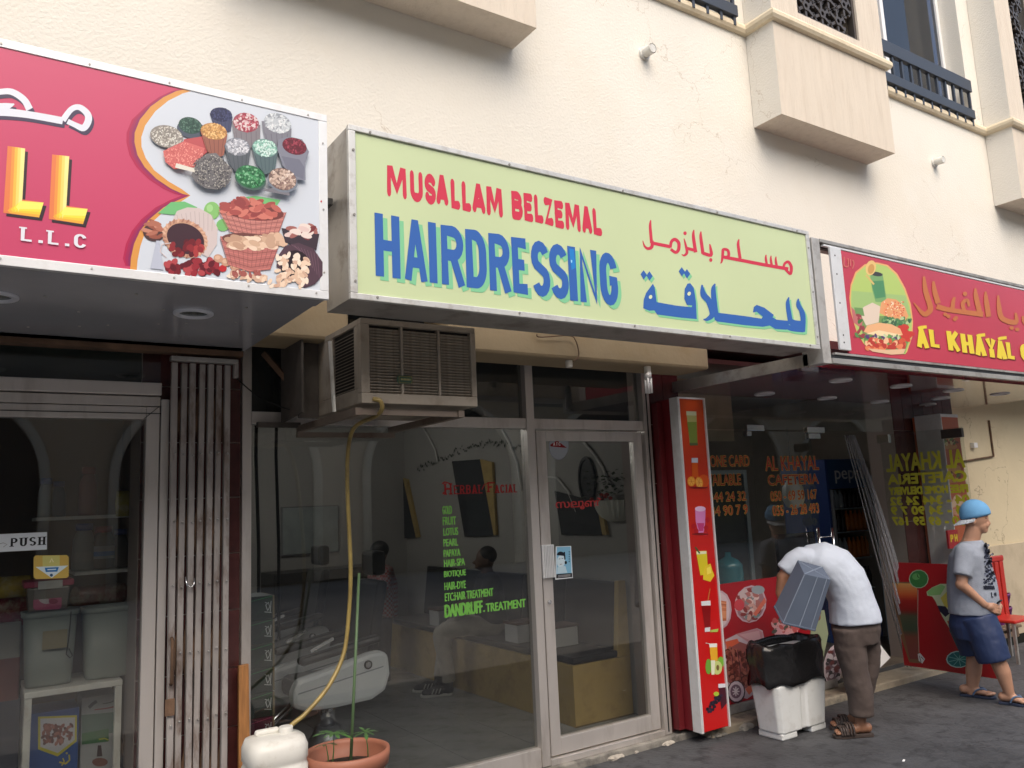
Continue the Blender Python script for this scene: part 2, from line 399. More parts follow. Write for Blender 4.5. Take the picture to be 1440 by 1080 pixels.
def text(pr, s, x0, y0, x1, y1, wx, c, wy=None, gap=.28, serif=False, slant=0, jitter=0, up=1, flip=False, rnd=False):
    """letters filling the box x0..x1, y0 (baseline)..y1 (cap line)"""
    wy = wy or abs(wx)
    tot = sum(NARROW.get(ch, 1) for ch in s)+gap*(len(s)-1); u = (x1-x0)/tot; x = x0
    sx = 1 if x1 > x0 else -1; sy = 1 if y1 > y0 else -1
    for ch in s:
        w = NARROW.get(ch, 1)*u; WX = wx
        if ch == '.':
            wx = min(wx*1.1, abs(w)); pr.poly([(x, y0), (x+sx*wx, y0), (x+sx*wx, y0+sy*wy*1.3), (x, y0+sy*wy*1.3)], c)
        elif ch != ' ':
            if ch not in 'I1:(': wx = min(wx, abs(w)*.46)
            jy = random.uniform(-jitter, jitter)*(y1-y0)
            for st in G.get(ch, []):
                pts = []
                for a, b in st:
                    if ch == 'I' : a = .5
                    X = x+sx*wx/2+a*(w-sx*wx); Y = y0+sy*wy/2+b*((y1-y0)-sy*wy)+jy
                    pts.append((X+slant*(Y-y0), Y))
                if not rnd and not serif:      # upright strokes run out to the cap line and the baseline
                    for q_, n_ in ((0, 1), (-1, -2)):
                        b = st[q_][1]; nb = st[n_][1]
                        if b in (0, 1) and abs(nb-b) > .2: pts[q_] = (pts[q_][0], y0 if b == 0 else y1)
                pr.line(pts, wx, c, wy)
                if rnd:
                    for p in (pts[0], pts[-1]): pr.ell(p[0], p[1], wx/2, wy/2, c, n=10)
                if serif:
                    for k in (0, -1):
                        b = st[k][1]; p = pts[k]
                        if b in (0, 1) and ch not in 'OSCG0369285L-.' or (ch == 'L' and k == 0):
                            pr.line([(p[0]-wx*.95, p[1]), (p[0]+wx*.95, p[1])], wy*.7, c, wy*.7)
        x += w+gap*u; wx = WX
def textp(pr, s, crop, xl, yb, yt, xr, w, c, hy=None, yr=None, **k):
    """upright lettering on a wall plane: left end, baseline and cap height at the left end, right end, all measured in an enlarged crop (Y, x0, y0, scale)"""
    Y, cx, cy, q = crop
    a = onY(cx+xl/q, cy+yb/q, Y); t = onY(cx+xl/q, cy+yt/q, Y); ym = yr if yr is not None else (yb+yt)/2
    X1 = onY(cx+xr/q, cy+ym/q, Y).x; mpp = (X1-a.x)/(xr-xl); mpy = (t.z-a.z)/(yb-yt)
    text(pr, s, a.x, a.z, X1, t.z, w*mpp, c, wy=(hy or w)*mpy, **k)

def glyph_mesh(body, name, x0, z0, x1, z1, Y, m, parent, bold=0, fn=None, k0=0, halo=0):
    """lettering from the built-in type, stretched into a rectangle; bold and halo thicken it with shifted copies a hair apart"""
    c = bpy.data.curves.new(name, 'FONT'); c.body = body; c.size = 1; c.resolution_u = 3
    o = bpy.data.objects.new(name, c); col.objects.link(o); dg = bpy.context.evaluated_depsgraph_get(); dg.update()
    src = bpy.data.meshes.new_from_object(o.evaluated_get(dg)); bpy.data.objects.remove(o)
    xs = [v.co.x for v in src.vertices]; ys = [v.co.y for v in src.vertices]
    a, b, e, f = min(xs), max(xs), min(ys), max(ys)
    fn = fn or (lambda u, v, k: Vector((u, Y-k, v)))
    sh = [(0, 0)]
    if bold: sh += [(bold, 0), (-bold, 0), (bold/2, bold/2), (-bold/2, -bold/2)]
    if halo: sh = [(halo*math.cos(q*.785), halo*math.sin(q*.785)) for q in range(8)]+[(halo*.55, 0), (-halo*.55, 0)]
    vs, fs = [], []
    for n, (dx, dz) in enumerate(sh):
        base = len(vs); vs += [fn(x0+(v.co.x-a)/(b-a)*(x1-x0)+dx, z0+(v.co.y-e)/(f-e)*(z1-z0)+dz, k0+n*.00003) for v in src.vertices]
        fs += [tuple(base+q for q in p.vertices) for p in src.polygons]
    me = bpy.data.meshes.new(name); me.from_pydata(vs, [], fs); me.materials.append(m)
    return link(name, me, parent)
def glyph_row(body, name, crop, xl, yb, yt, xr, m, parent, bold=0, halo=0, k0=0):
    Y, cx, cy, q = crop
    a = onY(cx+xl/q, cy+yb/q, Y); t = onY(cx+xl/q, cy+yt/q, Y); X1 = onY(cx+xr/q, cy+(yb+yt)/2/q, Y).x
    return glyph_mesh(body, name, a.x, a.z, X1, t.z, Y, m, parent, bold, halo=halo, k0=k0)

# ================================================================ SETTING
GZ = -.13       # pavement level
FZ = -.04       # shop floor level
structure(MB().box(-60, 90, -3.2, .0, GZ-.3, GZ), 'pavement', ASPH)
structure(MB().box(-60, 90, -70, -3.2, GZ-.35, GZ-.06), 'street', mat('street_concrete', (.30, .28, .25), .9, var=.2, vscale=.7, bump=.3, bscale=30))

# ---- opposite side of the street (only seen reflected in the shop glass)
ob = thing('opposite_building', (4, -18, GZ), 'long tan building with rows of dark windows across the street', 'building')
OPP = mat('opposite_wall', (.58, .47, .34), .9, var=.1, vscale=.6)
MB().box(-40, 60, -22, -16, GZ, 10.5).build('wall', OPP, ob)
mat('arch_cream', (.75, .68, .55), .8)
for fl_ in range(3):
    for i in range(22 if fl_ else 0):
        mb = MB().box(-36+i*4.2, -34.2+i*4.2, -16.0, -15.94, 1.2+fl_*3.4, 2.9+fl_*3.4)
        mb.build('window', GLASSW, ob)
for i in range(12):
    cx = -26+i*6.2; P_ = [(cx+2.3*math.cos(R(a)), -15.98, 2.6+2.0*math.sin(R(a))) for a in range(0, 181, 12)]
    MB().prism([(cx+2.3, -15.98, GZ)]+P_+[(cx-2.3, -15.98, GZ)], (0, .03, 0)).build('arch_shade', DARK, ob)  # flat dark panel on the wall paints the shade inside each arch
    MB().tube([(cx+2.42, -15.9, GZ)]+[(cx+2.42*math.cos(R(a)), -15.9, 2.6+2.12*math.sin(R(a))) for a in range(0, 181, 10)]+[(cx-2.42, -15.9, GZ)], .12, 6).build('arch_trim', MATS['arch_cream'], ob)
MB().box(-40, 60, -16, -15.2, 5.1, 5.3).build('canopy_slab', mat('opposite_slab', (.2, .19, .18), .8), ob)

# ================================================================ MAIN BUILDING
WY = -.52       # face of the upper wall
bd = thing('apartment_building', (4, 0, GZ), 'cream stucco building with boxed bays and small railed windows rising above the three shops', 'building')
def hole_wall(mb, x0, x1, z0, z1, y0, y1): mb.box(x0, x1, y0, y1, z0, z1)
mb = MB()
mb.box(-4, 14, WY, -.27, 2.86, 5.5)
mb.box(-4, 3.15, WY, -.27, 5.5, 9.5); mb.box(5.1, 7.24, WY, -.27, 5.5, 9.5); mb.box(8.9, 14, WY, -.27, 5.5, 9.5)
mb.box(3.15, 5.1, WY, -.27, 8.2, 9.5); mb.box(7.24, 8.9, WY, -.27, 8.2, 9.5)
mb.build('upper_wall', W_ST, bd)
MB().box(-4, 1.66, WY-.004, -.2, 2.53, 2.858).build('lintel_beam', W_BEAM, bd, .02, label='short tan lintel left of the air conditioner')
MB().box(2.28, 4.47, WY-.004, -.2, 2.53, 2.858).build('lintel_beam', W_BEAM, bd, .02, label='tan lintel above the salon door')
MB().box(-4, 14, -.199, 4.6, 2.87, 3.1).build('floor_slab', mat('slab_grey', (.2, .19, .17), .9, var=.2), bd)
# wall to the right of the cafeteria and the piers
MB().box(8.75, 20, .3, .6, GZ, 2.86).build('beige_wall', W_BEIGE, bd, label='beige plaster wall with cracks beyond the cafeteria')
MB().box(8.75, 20, .27, .299, GZ, .89).build('wall_dado', mat('dado', (.5, .42, .3), .85, var=.06, vscale=2, bump=.15, dirt=(.3, .24, .16), dirt_amt=.4), bd, .004)
MB().box(9.62, 9.7, .25, .299, 2.02, 2.08).build('wall_switch', WHITE, bd, .004)
mb = MB(); mb.tube([(9.3, .29, 1.86), (9.32, .285, 1.86), (10.1, .285, 1.92), (10.1, .285, 2.35)], .012, 6); mb.build('wall_conduit', RUSTD, bd)

def bay(x0, x1, label, zt=9.4, grille=True):
    b = MB()
    zb = 4.6; y0, y1 = -.80, WY-.003
    # front with grille opening
    gx0, gx1, gz0 = x0+.35, x1-.36, 5.59
    b.box(x0, x1, y0, y1, zb, 5.44)
    b.box(x0, gx0, y0, y1, 5.44, zt); b.box(gx1, x1, y0, y1, 5.44, zt); b.box(gx0, gx1, y0, y1, 5.44, gz0)
    o = b.build('bay_box', W_BAY, bd, 0, label=label); o.data.materials.append(W_ST)
    for f in o.data.polygons:
        if abs(f.normal.x) > .9 and (f.center.x < x0+.01 or f.center.x > x1-.01): f.material_index = 1
    # thin dark sheet painting the shade of a deep reveal behind the grille
    MB().box(gx0, gx1, y1-.03, y1, gz0, zt).build('grille_shade', DARK, o)
    fr = MB(); fr.box(gx0+.001, gx0+.035, y0+.02, y0+.08, gz0, zt); fr.box(gx1-.035, gx1-.001, y0+.02, y0+.08, gz0, zt); fr.box(gx0+.036, gx1-.036, y0+.02, y0+.08, gz0+.001, gz0+.03)
    fr.build('grille_frame', GRILM, o)
    return o, gx0+.04, gx1-.04, gz0+.035
# star shaped cast units of the grilles
def star_mesh():
    m = MB(); r = .11
    for k in range(6):
        a = R(60*k+30); c, s = math.cos(a), math.sin(a)
        m.obox((c*.04, 0, s*.04), (c*r, 0, s*r), .026, .07, up=(0, 1, 0))
    ring = [[Vector((math.cos(R(60*k))*q, y, math.sin(R(60*k))*q)) for k in range(6)] for q, y in ((.048, -.042), (.048, .036), (.022, .036), (.022, -.042), (.048, -.042))]
    m.loft(ring, False, False)
    for k in range(6):
        a = R(60*k+30); c, s = math.cos(a), math.sin(a)
        m.obox((c*r-s*.036, 0, s*r+c*.036), (c*r+s*.036, 0, s*r-c*.036), .022, .06, up=(0, 1, 0))
    return m.mesh('grille_star', GRILM)
STAR = star_mesh()
bays = [bay(.9, 2.84, 'left boxed bay, only its underside corner in view'), bay(5.23, 6.81, 'middle boxed bay with bronze star grille'), bay(9.16, 10.9, 'right boxed bay cut by the photo edge')]
for o, a, b, z in bays[1:]:
    dx, dz = .225, .195; row = 0; zz = z+.08
    while zz < (7.3 if a > 9 else 6.4):
        x = a+.10+(dx/2 if row % 2 else 0)
        while x < min(b-.02, 9.85 if a > 9 else 99):
            s_ = link('grille_star', STAR, None); s_.parent = o
            s_.location = (x, -.75, zz)
            x += dx
        zz += dz; row += 1
# string course: rounded moulding following the bays
def mould(pts):
    m = MB()
    prof = [(-.0, -.045), (.035, -.04), (.05, -.015), (.05, .015), (.035, .04), (0, .045)]
    rings = []
    for i, p in enumerate(pts):
        p = Vector(p); d0 = (p-Vector(pts[i-1])).normalized() if i else None; d1 = (Vector(pts[i+1])-p).normalized() if i < len(pts)-1 else None
        d0 = d0 or d1; d1 = d1 or d0
        n0 = Vector((d0.y, -d0.x, 0)); n1 = Vector((d1.y, -d1.x, 0)); n = (n0+n1).normalized(); k = 1/n.dot(n0)
        rings.append([p+n*(u*k)+Vector((0, 0, v)) for u, v in prof])
    m.loft(rings, False)
    return m
z5 = 5.455
mould([(-4, WY, z5), (.9, WY, z5), (.9, -.8, z5), (2.84, -.8, z5), (2.84, WY, z5), (5.23, WY, z5), (5.23, -.8, z5), (6.81, -.8, z5), (6.81, WY, z5),
       (9.16, WY, z5), (9.16, -.8, z5), (10.9, -.8, z5), (10.9, WY, z5), (14, WY, z5)]).build('string_course', W_MOLD, bd)
# windows of the upper floor
def upper_window(x0, x1, label):
    z0, z1 = 5.5, 8.2
    w = MB().box(x0, x1, -.33, -.28, z0, z0+.06); w.box(x0, x0+.05, -.33, -.28, z0, z1); w.box(x1-.05, x1, -.33, -.28, z0, z1); w.box(x0+.43, x0+.49, -.345, -.28, z0, z1)
    o = w.build('window', WHITE, bd, label=label)
    MB().box(x0+.05, x1-.05, -.31, -.30, z0+.06, z1).build('window_pane', GLASSW, o)
    MB().box(x0+.05, x1-.05, -.24, -.2, z0, z1).build('curtain', mat('curtain_grey', (.16, .17, .2), .9), o)
    MB().box(x0-.0, x1, WY-.001, -.34, z0-.04, z0+.002).build('window_sill', W_MOLD, o)
    return o
upper_window(3.15, 5.1, 'window at the top edge left of the middle bay')
upper_window(7.24, 8.9, 'window between the middle and right bays')
def railing(x0, x1):
    Y = -.57
    p0 = onY(1241, 62, Y); p1 = onY(1362, 123, Y); zt = (p0.z+p1.z)/2
    q0 = onY(1247, 106, Y); q1 = onY(1366, 163, Y); zb = (q0.z+q1.z)/2
    o = MB().box(x0, x1, Y-.02, Y+.03, zt-.075, zt+.06).build('railing_rail', RAILM, bd, .004)
    MB().box(x0, x1, Y-.02, Y+.03, zb-.055, zb+.045).build('railing_rail', RAILM, bd, .004)
    n = max(2, int((x1-x0)/.165))
    for i in range(n+1):
        x = x0+.03+(x1-x0-.06)*i/n
        MB().box(x-.014, x+.014, Y-.005, Y+.02, zb-.13, zt-.078).build('railing_baluster', RAILM, bd)
railing(7.18, 8.86); railing(3.1, 5.08)
# drain spouts
for (px, py), lab in (((905, 76), 'short white drain spout poking out of the wall above the salon sign'), ((1313, 229), 'short white drain spout poking out of the wall above the cafeteria sign')):
    p = onY(px, py, WY)
    t = thing('drain_spout', p, lab, 'drain pipe', 'drain spouts on the stucco wall')
    MB().cyl(p+Vector((0, .02, 0)), p+Vector((0, -.02, 0)), .05, n=18).build('flange', WHITED, t)
    m = MB(); m.tube([p+Vector((0, -.02, 0)), p+Vector((0, -.10, -.004))], .038, 16, caps=False); m.tube([p+Vector((0, -.10, -.004)), p+Vector((0, -.03, 0))], .031, 16, caps=True)
    m.build('pipe', WHITED, t)

# ---- ground-floor party walls and rooms
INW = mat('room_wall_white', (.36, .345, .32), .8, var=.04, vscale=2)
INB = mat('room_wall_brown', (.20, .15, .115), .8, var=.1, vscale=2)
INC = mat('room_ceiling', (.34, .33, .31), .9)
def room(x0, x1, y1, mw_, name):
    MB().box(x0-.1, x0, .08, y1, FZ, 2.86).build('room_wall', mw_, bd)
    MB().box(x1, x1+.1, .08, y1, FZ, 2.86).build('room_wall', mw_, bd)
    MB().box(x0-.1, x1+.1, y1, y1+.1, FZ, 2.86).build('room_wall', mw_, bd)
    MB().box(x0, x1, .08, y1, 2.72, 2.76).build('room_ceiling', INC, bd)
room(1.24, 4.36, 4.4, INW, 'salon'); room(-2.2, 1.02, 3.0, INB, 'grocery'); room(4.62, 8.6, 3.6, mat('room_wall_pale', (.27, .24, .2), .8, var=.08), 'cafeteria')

# shop floors with separate tiles
def tiles(name, x0, x1, y0, y1, size, mtile, mgrout, z=FZ, lab=None):
    base = structure(MB().box(x0, x1, y0, y1, GZ-.02, z-.003), name, mgrout)
    tm = MB().box(.002, size-.002, .002, size-.002, -.003, 0).mesh('tile', mtile)
    y = y0
    while y+size <= y1+.01:
        x = x0
        while x+size <= x1+.01:
            t = bpy.data.objects.new('tile', tm); col.objects.link(t); t.parent = base; t.location = (x, y, z); x += size
        y += size
    return base
TILEG = mat('floor_tile_grey', (.27, .275, .28), .2, var=.12, vscale=4, dirt=(.08, .08, .08), dirt_amt=.4, dscale=6)
tiles('salon_floor', 1.22, 4.38, .06, 4.4, .52, TILEG, mat('grout_dark', (.07, .07, .07), .9))
structure(MB().box(-2.3, 1.1, .06, 3.0, GZ-.02, FZ), 'grocery_floor', mat('floor_brown', (.1, .08, .07), .4, var=.2))
tiles('cafeteria_floor', 4.5, 8.6, .06, 3.6, .58, mat('floor_tile_tan', (.16, .13, .1), .3, var=.1), mat('grout_dark', (.07, .07, .07), .9))
# thresholds
m = MB(); structure(m.box(-2.3, 4.52, -.10, .058, GZ-.05, -.085), 'doorstep', CEM, .008)
m = MB().box(4.53, 8.6, -.21, .058, GZ-.05, -.075); structure(m, 'cafeteria_step', mat('step_stone', (.30, .26, .2), .8, var=.3, vscale=4, bump=.5, dirt=(.06, .055, .05), dirt_amt=.8, dscale=4), .01)
# broken cement lumps at the foot of the doorstep
lump = mat('plaster_rubble', (.42, .38, .33), .95, var=.3, vscale=12, bump=1, bscale=30)
rng = random.Random(5)
def rock(c, r, sq, m_, lab):
    b = bmesh.new(); bmesh.ops.create_icosphere(b, subdivisions=3, radius=1)
    for v in b.verts:
        n = v.co.copy(); k = 1+.22*math.sin(n.x*5+rng.random()*.6)*math.cos(n.y*4)+rng.uniform(-.06, .06)
        v.co = Vector((c[0]+n.x*r*k*1.2, c[1]+n.y*r*k*.8, c[2]+max(-.3, n.z*k)*r*sq))
    me = bpy.data.meshes.new('rubble'); b.to_mesh(me); b.free(); me.materials.append(m_)
    o = link('cement_lump', me); setp(o, lab, 'rubble', 'broken cement lumps')
    return o
for px, py, r, s_, lab in ((1045, 1024, .075, .55, 'largest dark cement lump, in front of the meat poster'), (1008, 1034, .07, .3, 'flat cement lump under the foot of the juice board'),
                     (938, 1046, .05, .4, 'pale broken cement lump at the salon doorstep corner'), (862, 1066, .07, .35, 'pale plaster lump in front of the salon door'), (893, 1057, .045, .4, 'small plaster crumb between the two pale lumps')):
    g = onZ(px, py, GZ); rock((g.x, g.y, GZ+r*.1), r, s_, lump if px < 1000 else CEM, lab)
gt = onZ(1270, 1071, GZ)
setp(MB().obox(gt, gt+Vector((.03, .01, .003)), .012, .006).build('paper_scrap', WHITE), 'tiny white paper scrap lying on the asphalt at the lower right', 'litter')

# ---- tiled piers between the shops
def pier(x0, x1, yf, label, tile_h=.30):
    o = MB().box(x0, x1, yf+.008, .3, -.085, 2.86).build('pier', GROUT, bd, label=label)
    n = max(1, round((x1-x0)/.2)); w = (x1-x0)/n
    tm = MB().box(.003, w-.003, -.008, 0, .003, tile_h-.003).mesh('pier_tile', MTILE)
    z = -.08
    while z < 2.5:
        for i in range(n):
            t = bpy.data.objects.new('pier_tile', tm); col.objects.link(t); t.parent = o; t.location = (x0+i*w, yf+.008, z)
        z += tile_h
pier(.70, 1.215, -.02, 'maroon tiled pier behind the folding gate', .3)
pier(4.285, 4.62, -.04, 'maroon tiled pier between salon and cafeteria', .45)
pier(7.62, 8.75, .0, 'maroon tiled pier at the right end of the cafeteria', .45)

# ================================================================ SALON SHOPFRONT
sf = thing('salon_shopfront', (2.7, 0, FZ), 'aluminium and glass shopfront of the hairdressing salon with green lettered window', 'shopfront')
def bar(name, par, x0, x1, z0, z1, y0=-.045, y1=.03, m=ALU, bev=.003): return MB().box(x0, x1, y0, y1, z0, z1).build(name, m, par, bev)
bar('frame_jamb', sf, 1.217, 1.268, -.08, 2.86)
bar('frame_jamb', sf, 4.215, 4.283, -.08, 2.86, y0=-.06)
MB().box(4.245, 4.252, -.066, -.0601, -.06, 2.5).build('frame_groove', BLACK, sf)
bar('frame_mullion', sf, 3.135, 3.20, -.08, 2.86, y0=-.055)
bar('frame_transom', sf, 1.269, 3.134, 2.125, 2.195)
bar('frame_transom', sf, 3.201, 4.214, 2.125, 2.195)
bar('frame_sill', sf, 1.269, 3.134, -.085, .035)
bar('frame_sill', sf, 3.201, 4.214, -.085, -.045, y0=-.06)
bar('frame_mullion', sf, 1.52, 1.56, 2.196, 2.86, m=ALUD)
MB().box(1.269, 3.134, -.006, .0, .036, 2.124).build('window_pane', GLASS, sf)
MB().box(1.561, 3.134, -.006, .0, 2.196, 2.86).build('transom_pane', GLASS, sf)
MB().box(3.201, 4.214, -.006, .0, 2.196, 2.86).build('transom_pane', GLASS, sf)
MB().box(1.269, 1.519, -.006, .0, 2.196, 2.86).build('transom_pane', GLASS, sf)
# door leaf
dx0, dx1, dz0, dz1 = 3.222, 4.200, -.035, 2.112
DM = MB(); DM.box(dx0, dx0+.082, -.035, .02, dz0, dz1); DM.box(dx1-.085, dx1, -.035, .02, dz0, dz1)
DM.box(dx0+.0825, dx1-.0855, -.035, .02, dz0, dz0+.105); DM.box(dx0+.0825, dx1-.0855, -.035, .02, dz1-.07, dz1)
door = DM.build('door', ALU, sf, .004)
MB().box(dx0+.083, dx1-.086, -.006, .0, dz0+.106, dz1-.071).build('door_pane', GLASS, door)
h0 = onY(764, 767, -.07); h1 = onY(783, 812, -.07)
hm = MB().box(h0.x+.0, h1.x, -.055, -.036, h1.z, h0.z)
for k in range(6): hm.box(h0.x+.012+k*(h1.x-h0.x-.02)/6, h0.x+.02+k*(h1.x-h0.x-.02)/6, -.068, -.0551, h1.z+.002, h0.z-.002)
hm.build('door_handle', ALUW, door, .002)
MB().cyl((dx0+.04, -.036, .95), (dx0+.04, -.05, .95), .013, n=12).build('door_lock', STEEL, door)
pr = Print(pix_plane(-.0075, 740, 740, 4.155))
pr.poly([(172,118),(262,115),(272,302),(170,312)], (225,230,235)); pr.poly([(178,122),(258,119),(266,296),(176,304)], (130,185,215))
pr.poly([(176,280),(268,273),(268,298),(174,306)], (25,28,35))
pr.ell(203,205,24,38,(205,225,235), .1); pr.poly([(182,240),(228,232),(240,272),(180,278)], (190,215,228)); pr.ell(201,168,22,20,(20,30,42),.1,a0=170,a1=370)
pr.line([(222,150),(226,195)],8,(20,30,42)); pr.line([(190,192),(199,190)],3,(20,30,42)); pr.line([(207,189),(216,187)],3,(20,30,42)); pr.line([(196,223),(208,221)],3,(110,60,60))
pr.ell(231,212,7,10,(20,30,42))
for k in range(5): pr.line([(248,150+k*14),(254,149+k*14)],8,(35,80,110))
for k in range(3): pr.line([(185,288+k*5),(258,281+k*5)],1.6,(200,200,200))
pr.build('door_poster', door, STICK).__setitem__('label', 'small blue sticker with a portrait of a man')
# round sticker at the top of the door
pr = Print(pix_plane(-.0075, 700, 440, 3.6))
pr.ell(309, 672, 50, 72, (150,155,165), .05, n=28); pr.ell(309, 672, 46, 68, (165,172,182), .05, n=28)
pr.poly([(264,668),(300,645),(350,684),(268,676)], (140,25,30)); 
for k, ch in enumerate('ATC'): pass
text(pr, 'ATC', 280, 672, 318, 655, 3.4, (225,215,215))
pr.build('round_sticker', door, STICK)
# lettering on the glass
RED_L = mat('red_vinyl', (.42, .02, .02), .5); GRN_L = mat('green_vinyl', (.16, .46, .07), .6)
a = onY(782, 718, -.008); b = onY(845, 700, -.008)
glyph_mesh('സലൂൺ', 'door_lettering', a.x, a.z, b.x, b.z, -.0085, RED_L, door, bold=.002)
pr = Print(wall_plane(-.0075)); CW = (-.0075, 500, 600, 3.6)
RD = (150,25,28)
textp(pr, 'H', CW, 450, 346, 286, 486, 9, RD, serif=True); textp(pr, 'ERBAL', CW, 497, 343, 297, 645, 7.5, RD, hy=6, serif=True, gap=.3)
textp(pr, 'F', CW, 668, 334, 280, 702, 9, RD, serif=True); textp(pr, 'ACIAL', CW, 706, 337, 294, 820, 7, RD, hy=6, serif=True, gap=.3)
q_ = Print(pix_plane(-.0079, 500, 600, 3.6)); q_.line([(438,288),(452,280),(484,290)],6,RD); q_.line([(640,318),(652,292),(690,282)],5,RD); q_.line([(440,340),(450,330)],6,RD); q_.build('lettering_flourish', sf, STICK)
GR = (110,185,60)
for s, x0, yb, yt, x1 in (('GOLD',441,444,402,487),('FRUIT',443,499,458,508),('LOTUS',446,552,514,518),('PEARL',446,607,570,518),('PAPAYA',447,660,624,530),
    ('HAIR-SPA',449,711,674,553),('BIOTIQUE',449,768,732,558),('HAIR-DYE',451,828,790,558),('ETC:HAIR TREATMENT',453,885,844,697)):
    glyph_row(s, 'window_lettering', CW, x0, yb, yt, x1, GRN_L, sf, bold=.0022)
glyph_row('DANDRUFF', 'window_lettering', CW, 454, 967, 903, 642, GRN_L, sf, bold=.005)
glyph_row('-', 'window_lettering', CW, 646, 938, 930, 656, GRN_L, sf)
glyph_row('TREATMENT', 'window_lettering', CW, 662, 938, 896, 862, GRN_L, sf, bold=.003)
pr.build('window_lettering', sf, STICK)
# dull red line of Malayalam at the pane edge
a = onY(690, 695, -.008); b = onY(727, 680, -.008)

# ---- salon interior
def tube_lamp(p0, p1, label, em='tube_glow', es=55):
    p0, p1 = Vector(p0), Vector(p1)
    t = thing('tube_lamp', (p0+p1)/2, label, 'ceiling lamp')
    MB().obox(p0+Vector((0,0,.04)), p1+Vector((0,0,.04)), .09, .05).build('lamp_housing', WHITE, t, .004)
    MB().cyl(p0, p1, .016, n=10).build('lamp_tube', mat(em, (1, .98, .94), .5, emit=es), t)
tube_lamp((1.75, 1.9, 2.66), (1.75, 3.1, 2.66), 'lit fluorescent tube on the salon ceiling at the left')
tube_lamp((5.4, 2.0, 2.62), (6.6, 2.0, 2.62), 'lit fluorescent tube added to brighten the cafeteria', 'tube_glow_dim', 18)  # tube added to lift the light inside the cafeteria
# bench along the right wall
MUST = mat('mustard_panel', (.44, .31, .11), .5, var=.08, vscale=5, dirt=(.16, .1, .03), dirt_amt=.45, dscale=5)
bn = thing('waiting_bench', (4.0, 1.8, FZ), 'long mustard waiting bench with black cushion along the salon wall', 'bench')
bx, by, bw = 3.762, .403, 4.33
MB().box(bx, bw, by, 3.7, FZ, .40).build('seat_base', MUST, bn, .004)
m = MB().prism([(4.20, by, .401), (bw, by, .401), (bw, by, .975), (4.255, by, .975)], (0, .05, 0)); m.build('end_panel', MUST, bn, .003)
MB().box(bx+.01, 4.24, by+.002, 3.7, .402, .452).build('seat_cushion', BLKG, bn, .015)
nb = 5
for k in range(nb):
    y0 = by+.055+k*(3.24/nb); MB().hexa([(4.20,y0,.455),(4.20,y0+3.24/nb-.008,.455),(4.325,y0+3.24/nb-.008,.455),(4.325,y0,.455)][::1],
       [(4.26,y0,.965),(4.26,y0+3.24/nb-.008,.965),(4.325,y0+3.24/nb-.008,.965),(4.325,y0,.965)]).build('back_cushion', BLKG, bn, .012)
MB().box(bx, bw, by-.002, by+.001, FZ, FZ+.01).build('base_trim', mat('trim_brown', (.12, .08, .03), .6), bn)
WHBX = mat('white_laminate', (.55, .56, .56), .4)
for (px, py, yy), lab in (((724, 897, 1.35), 'white magazine box with brown lid in the middle of the bench'), ((795, 900, .95), 'white magazine box with brown lid nearest the salon door'), ((590, 870, 2.75), 'white magazine box far down the bench beyond the seated man')):
    t = thing('magazine_box', (3.98, yy, .4525), lab, 'box', 'white boxes on the bench')
    MB().box(3.84, 4.17, yy-.10, yy+.10, .4535, .60).build('box_body', WHBX, t, .004)
    MB().box(3.83, 4.18, yy-.11, yy+.11, .601, .62).build('box_lid', mat('lid_brown', (.09, .04, .03), .5), t, .003)
# wall pieces: slanted mirrors with mustard edge, curved ribs
def on_wall(px, py): 
    p = onX(px, py, 4.352); return p
MIRR = mat('mirror_dark', (.10, .11, .12), .08, metal=.7)
for quad, strip, lab in ((((637.5,648.6),(677.8,645.8),(697,752.8),(655.6,755)), ((678.5,645.8),(695,650),(701,752),(697.7,752.8)), 'slanted dark mirror with mustard edge above the seated man'),
                   (((543,673.6),(569,672),(587.5,756),(557,757.5)), ((569.5,672),(575,674),(592,755),(588,756)), 'slanted dark mirror deep inside the salon'),
                   (((782,690),(842,706),(850,752),(792,752)), ((842.7,706),(849,710),(857,752),(850.8,752)), 'slanted dark mirror seen through the salon door')):
    pts = [on_wall(*p) for p in quad]; t = thing('wall_mirror', sum(pts, Vector())/4, lab, 'mirror')
    MB().prism(pts, (-.02, 0, 0)).build('mirror_glass', MIRR, t)
    MB().prism([on_wall(*p) for p in strip], (-.03, 0, 0)).build('mirror_edge', MUST, t)
RIB = mat('rib_white', (.62, .6, .56), .5)
for pts, lab in (([(596,600),(606,618),(613,632),(617,650)], 'short curved white moulding high on the salon wall'), ([(705,600),(716,620),(728,650),(735,690)], 'curved white moulding near the mullion'),
            ([(822,622),(838,640),(848,656),(858,680)], 'curved white moulding above the planter'), ([(765,671),(785,672),(800,690),(812,720)], 'low curved white moulding above the door mirror')):
    w = [on_wall(*p) for p in pts]
    o = MB().tube([p+Vector((-.01, 0, 0)) for p in w], .012, 8).build('wall_moulding', RIB); setp(o, lab, 'moulding', 'curved mouldings on the salon wall')
# painted ivy garland on the wall
iv = MB(); rg = random.Random(3)
for k in range(70):
    t = k/70; px = 588+t*150; py = 662-38*math.sin(t*2.2)+rg.uniform(-5, 5)
    c = on_wall(px, py)+Vector((-.004, 0, 0)); r = rg.uniform(.012, .03); a = rg.random()*6
    iv.prism([c+Vector((0, math.cos(a+q)*r*f, math.sin(a+q)*r*f)) for q, f in ((0, 1), (1.5, .5), (3, 1), (4.5, .5))], (-.002, 0, 0))
setp(iv.build('ivy_garland', mat('ivy_dark', (.05, .06, .045), .7), kind='stuff'), 'dark trailing ivy garland running along the salon wall', 'garland')
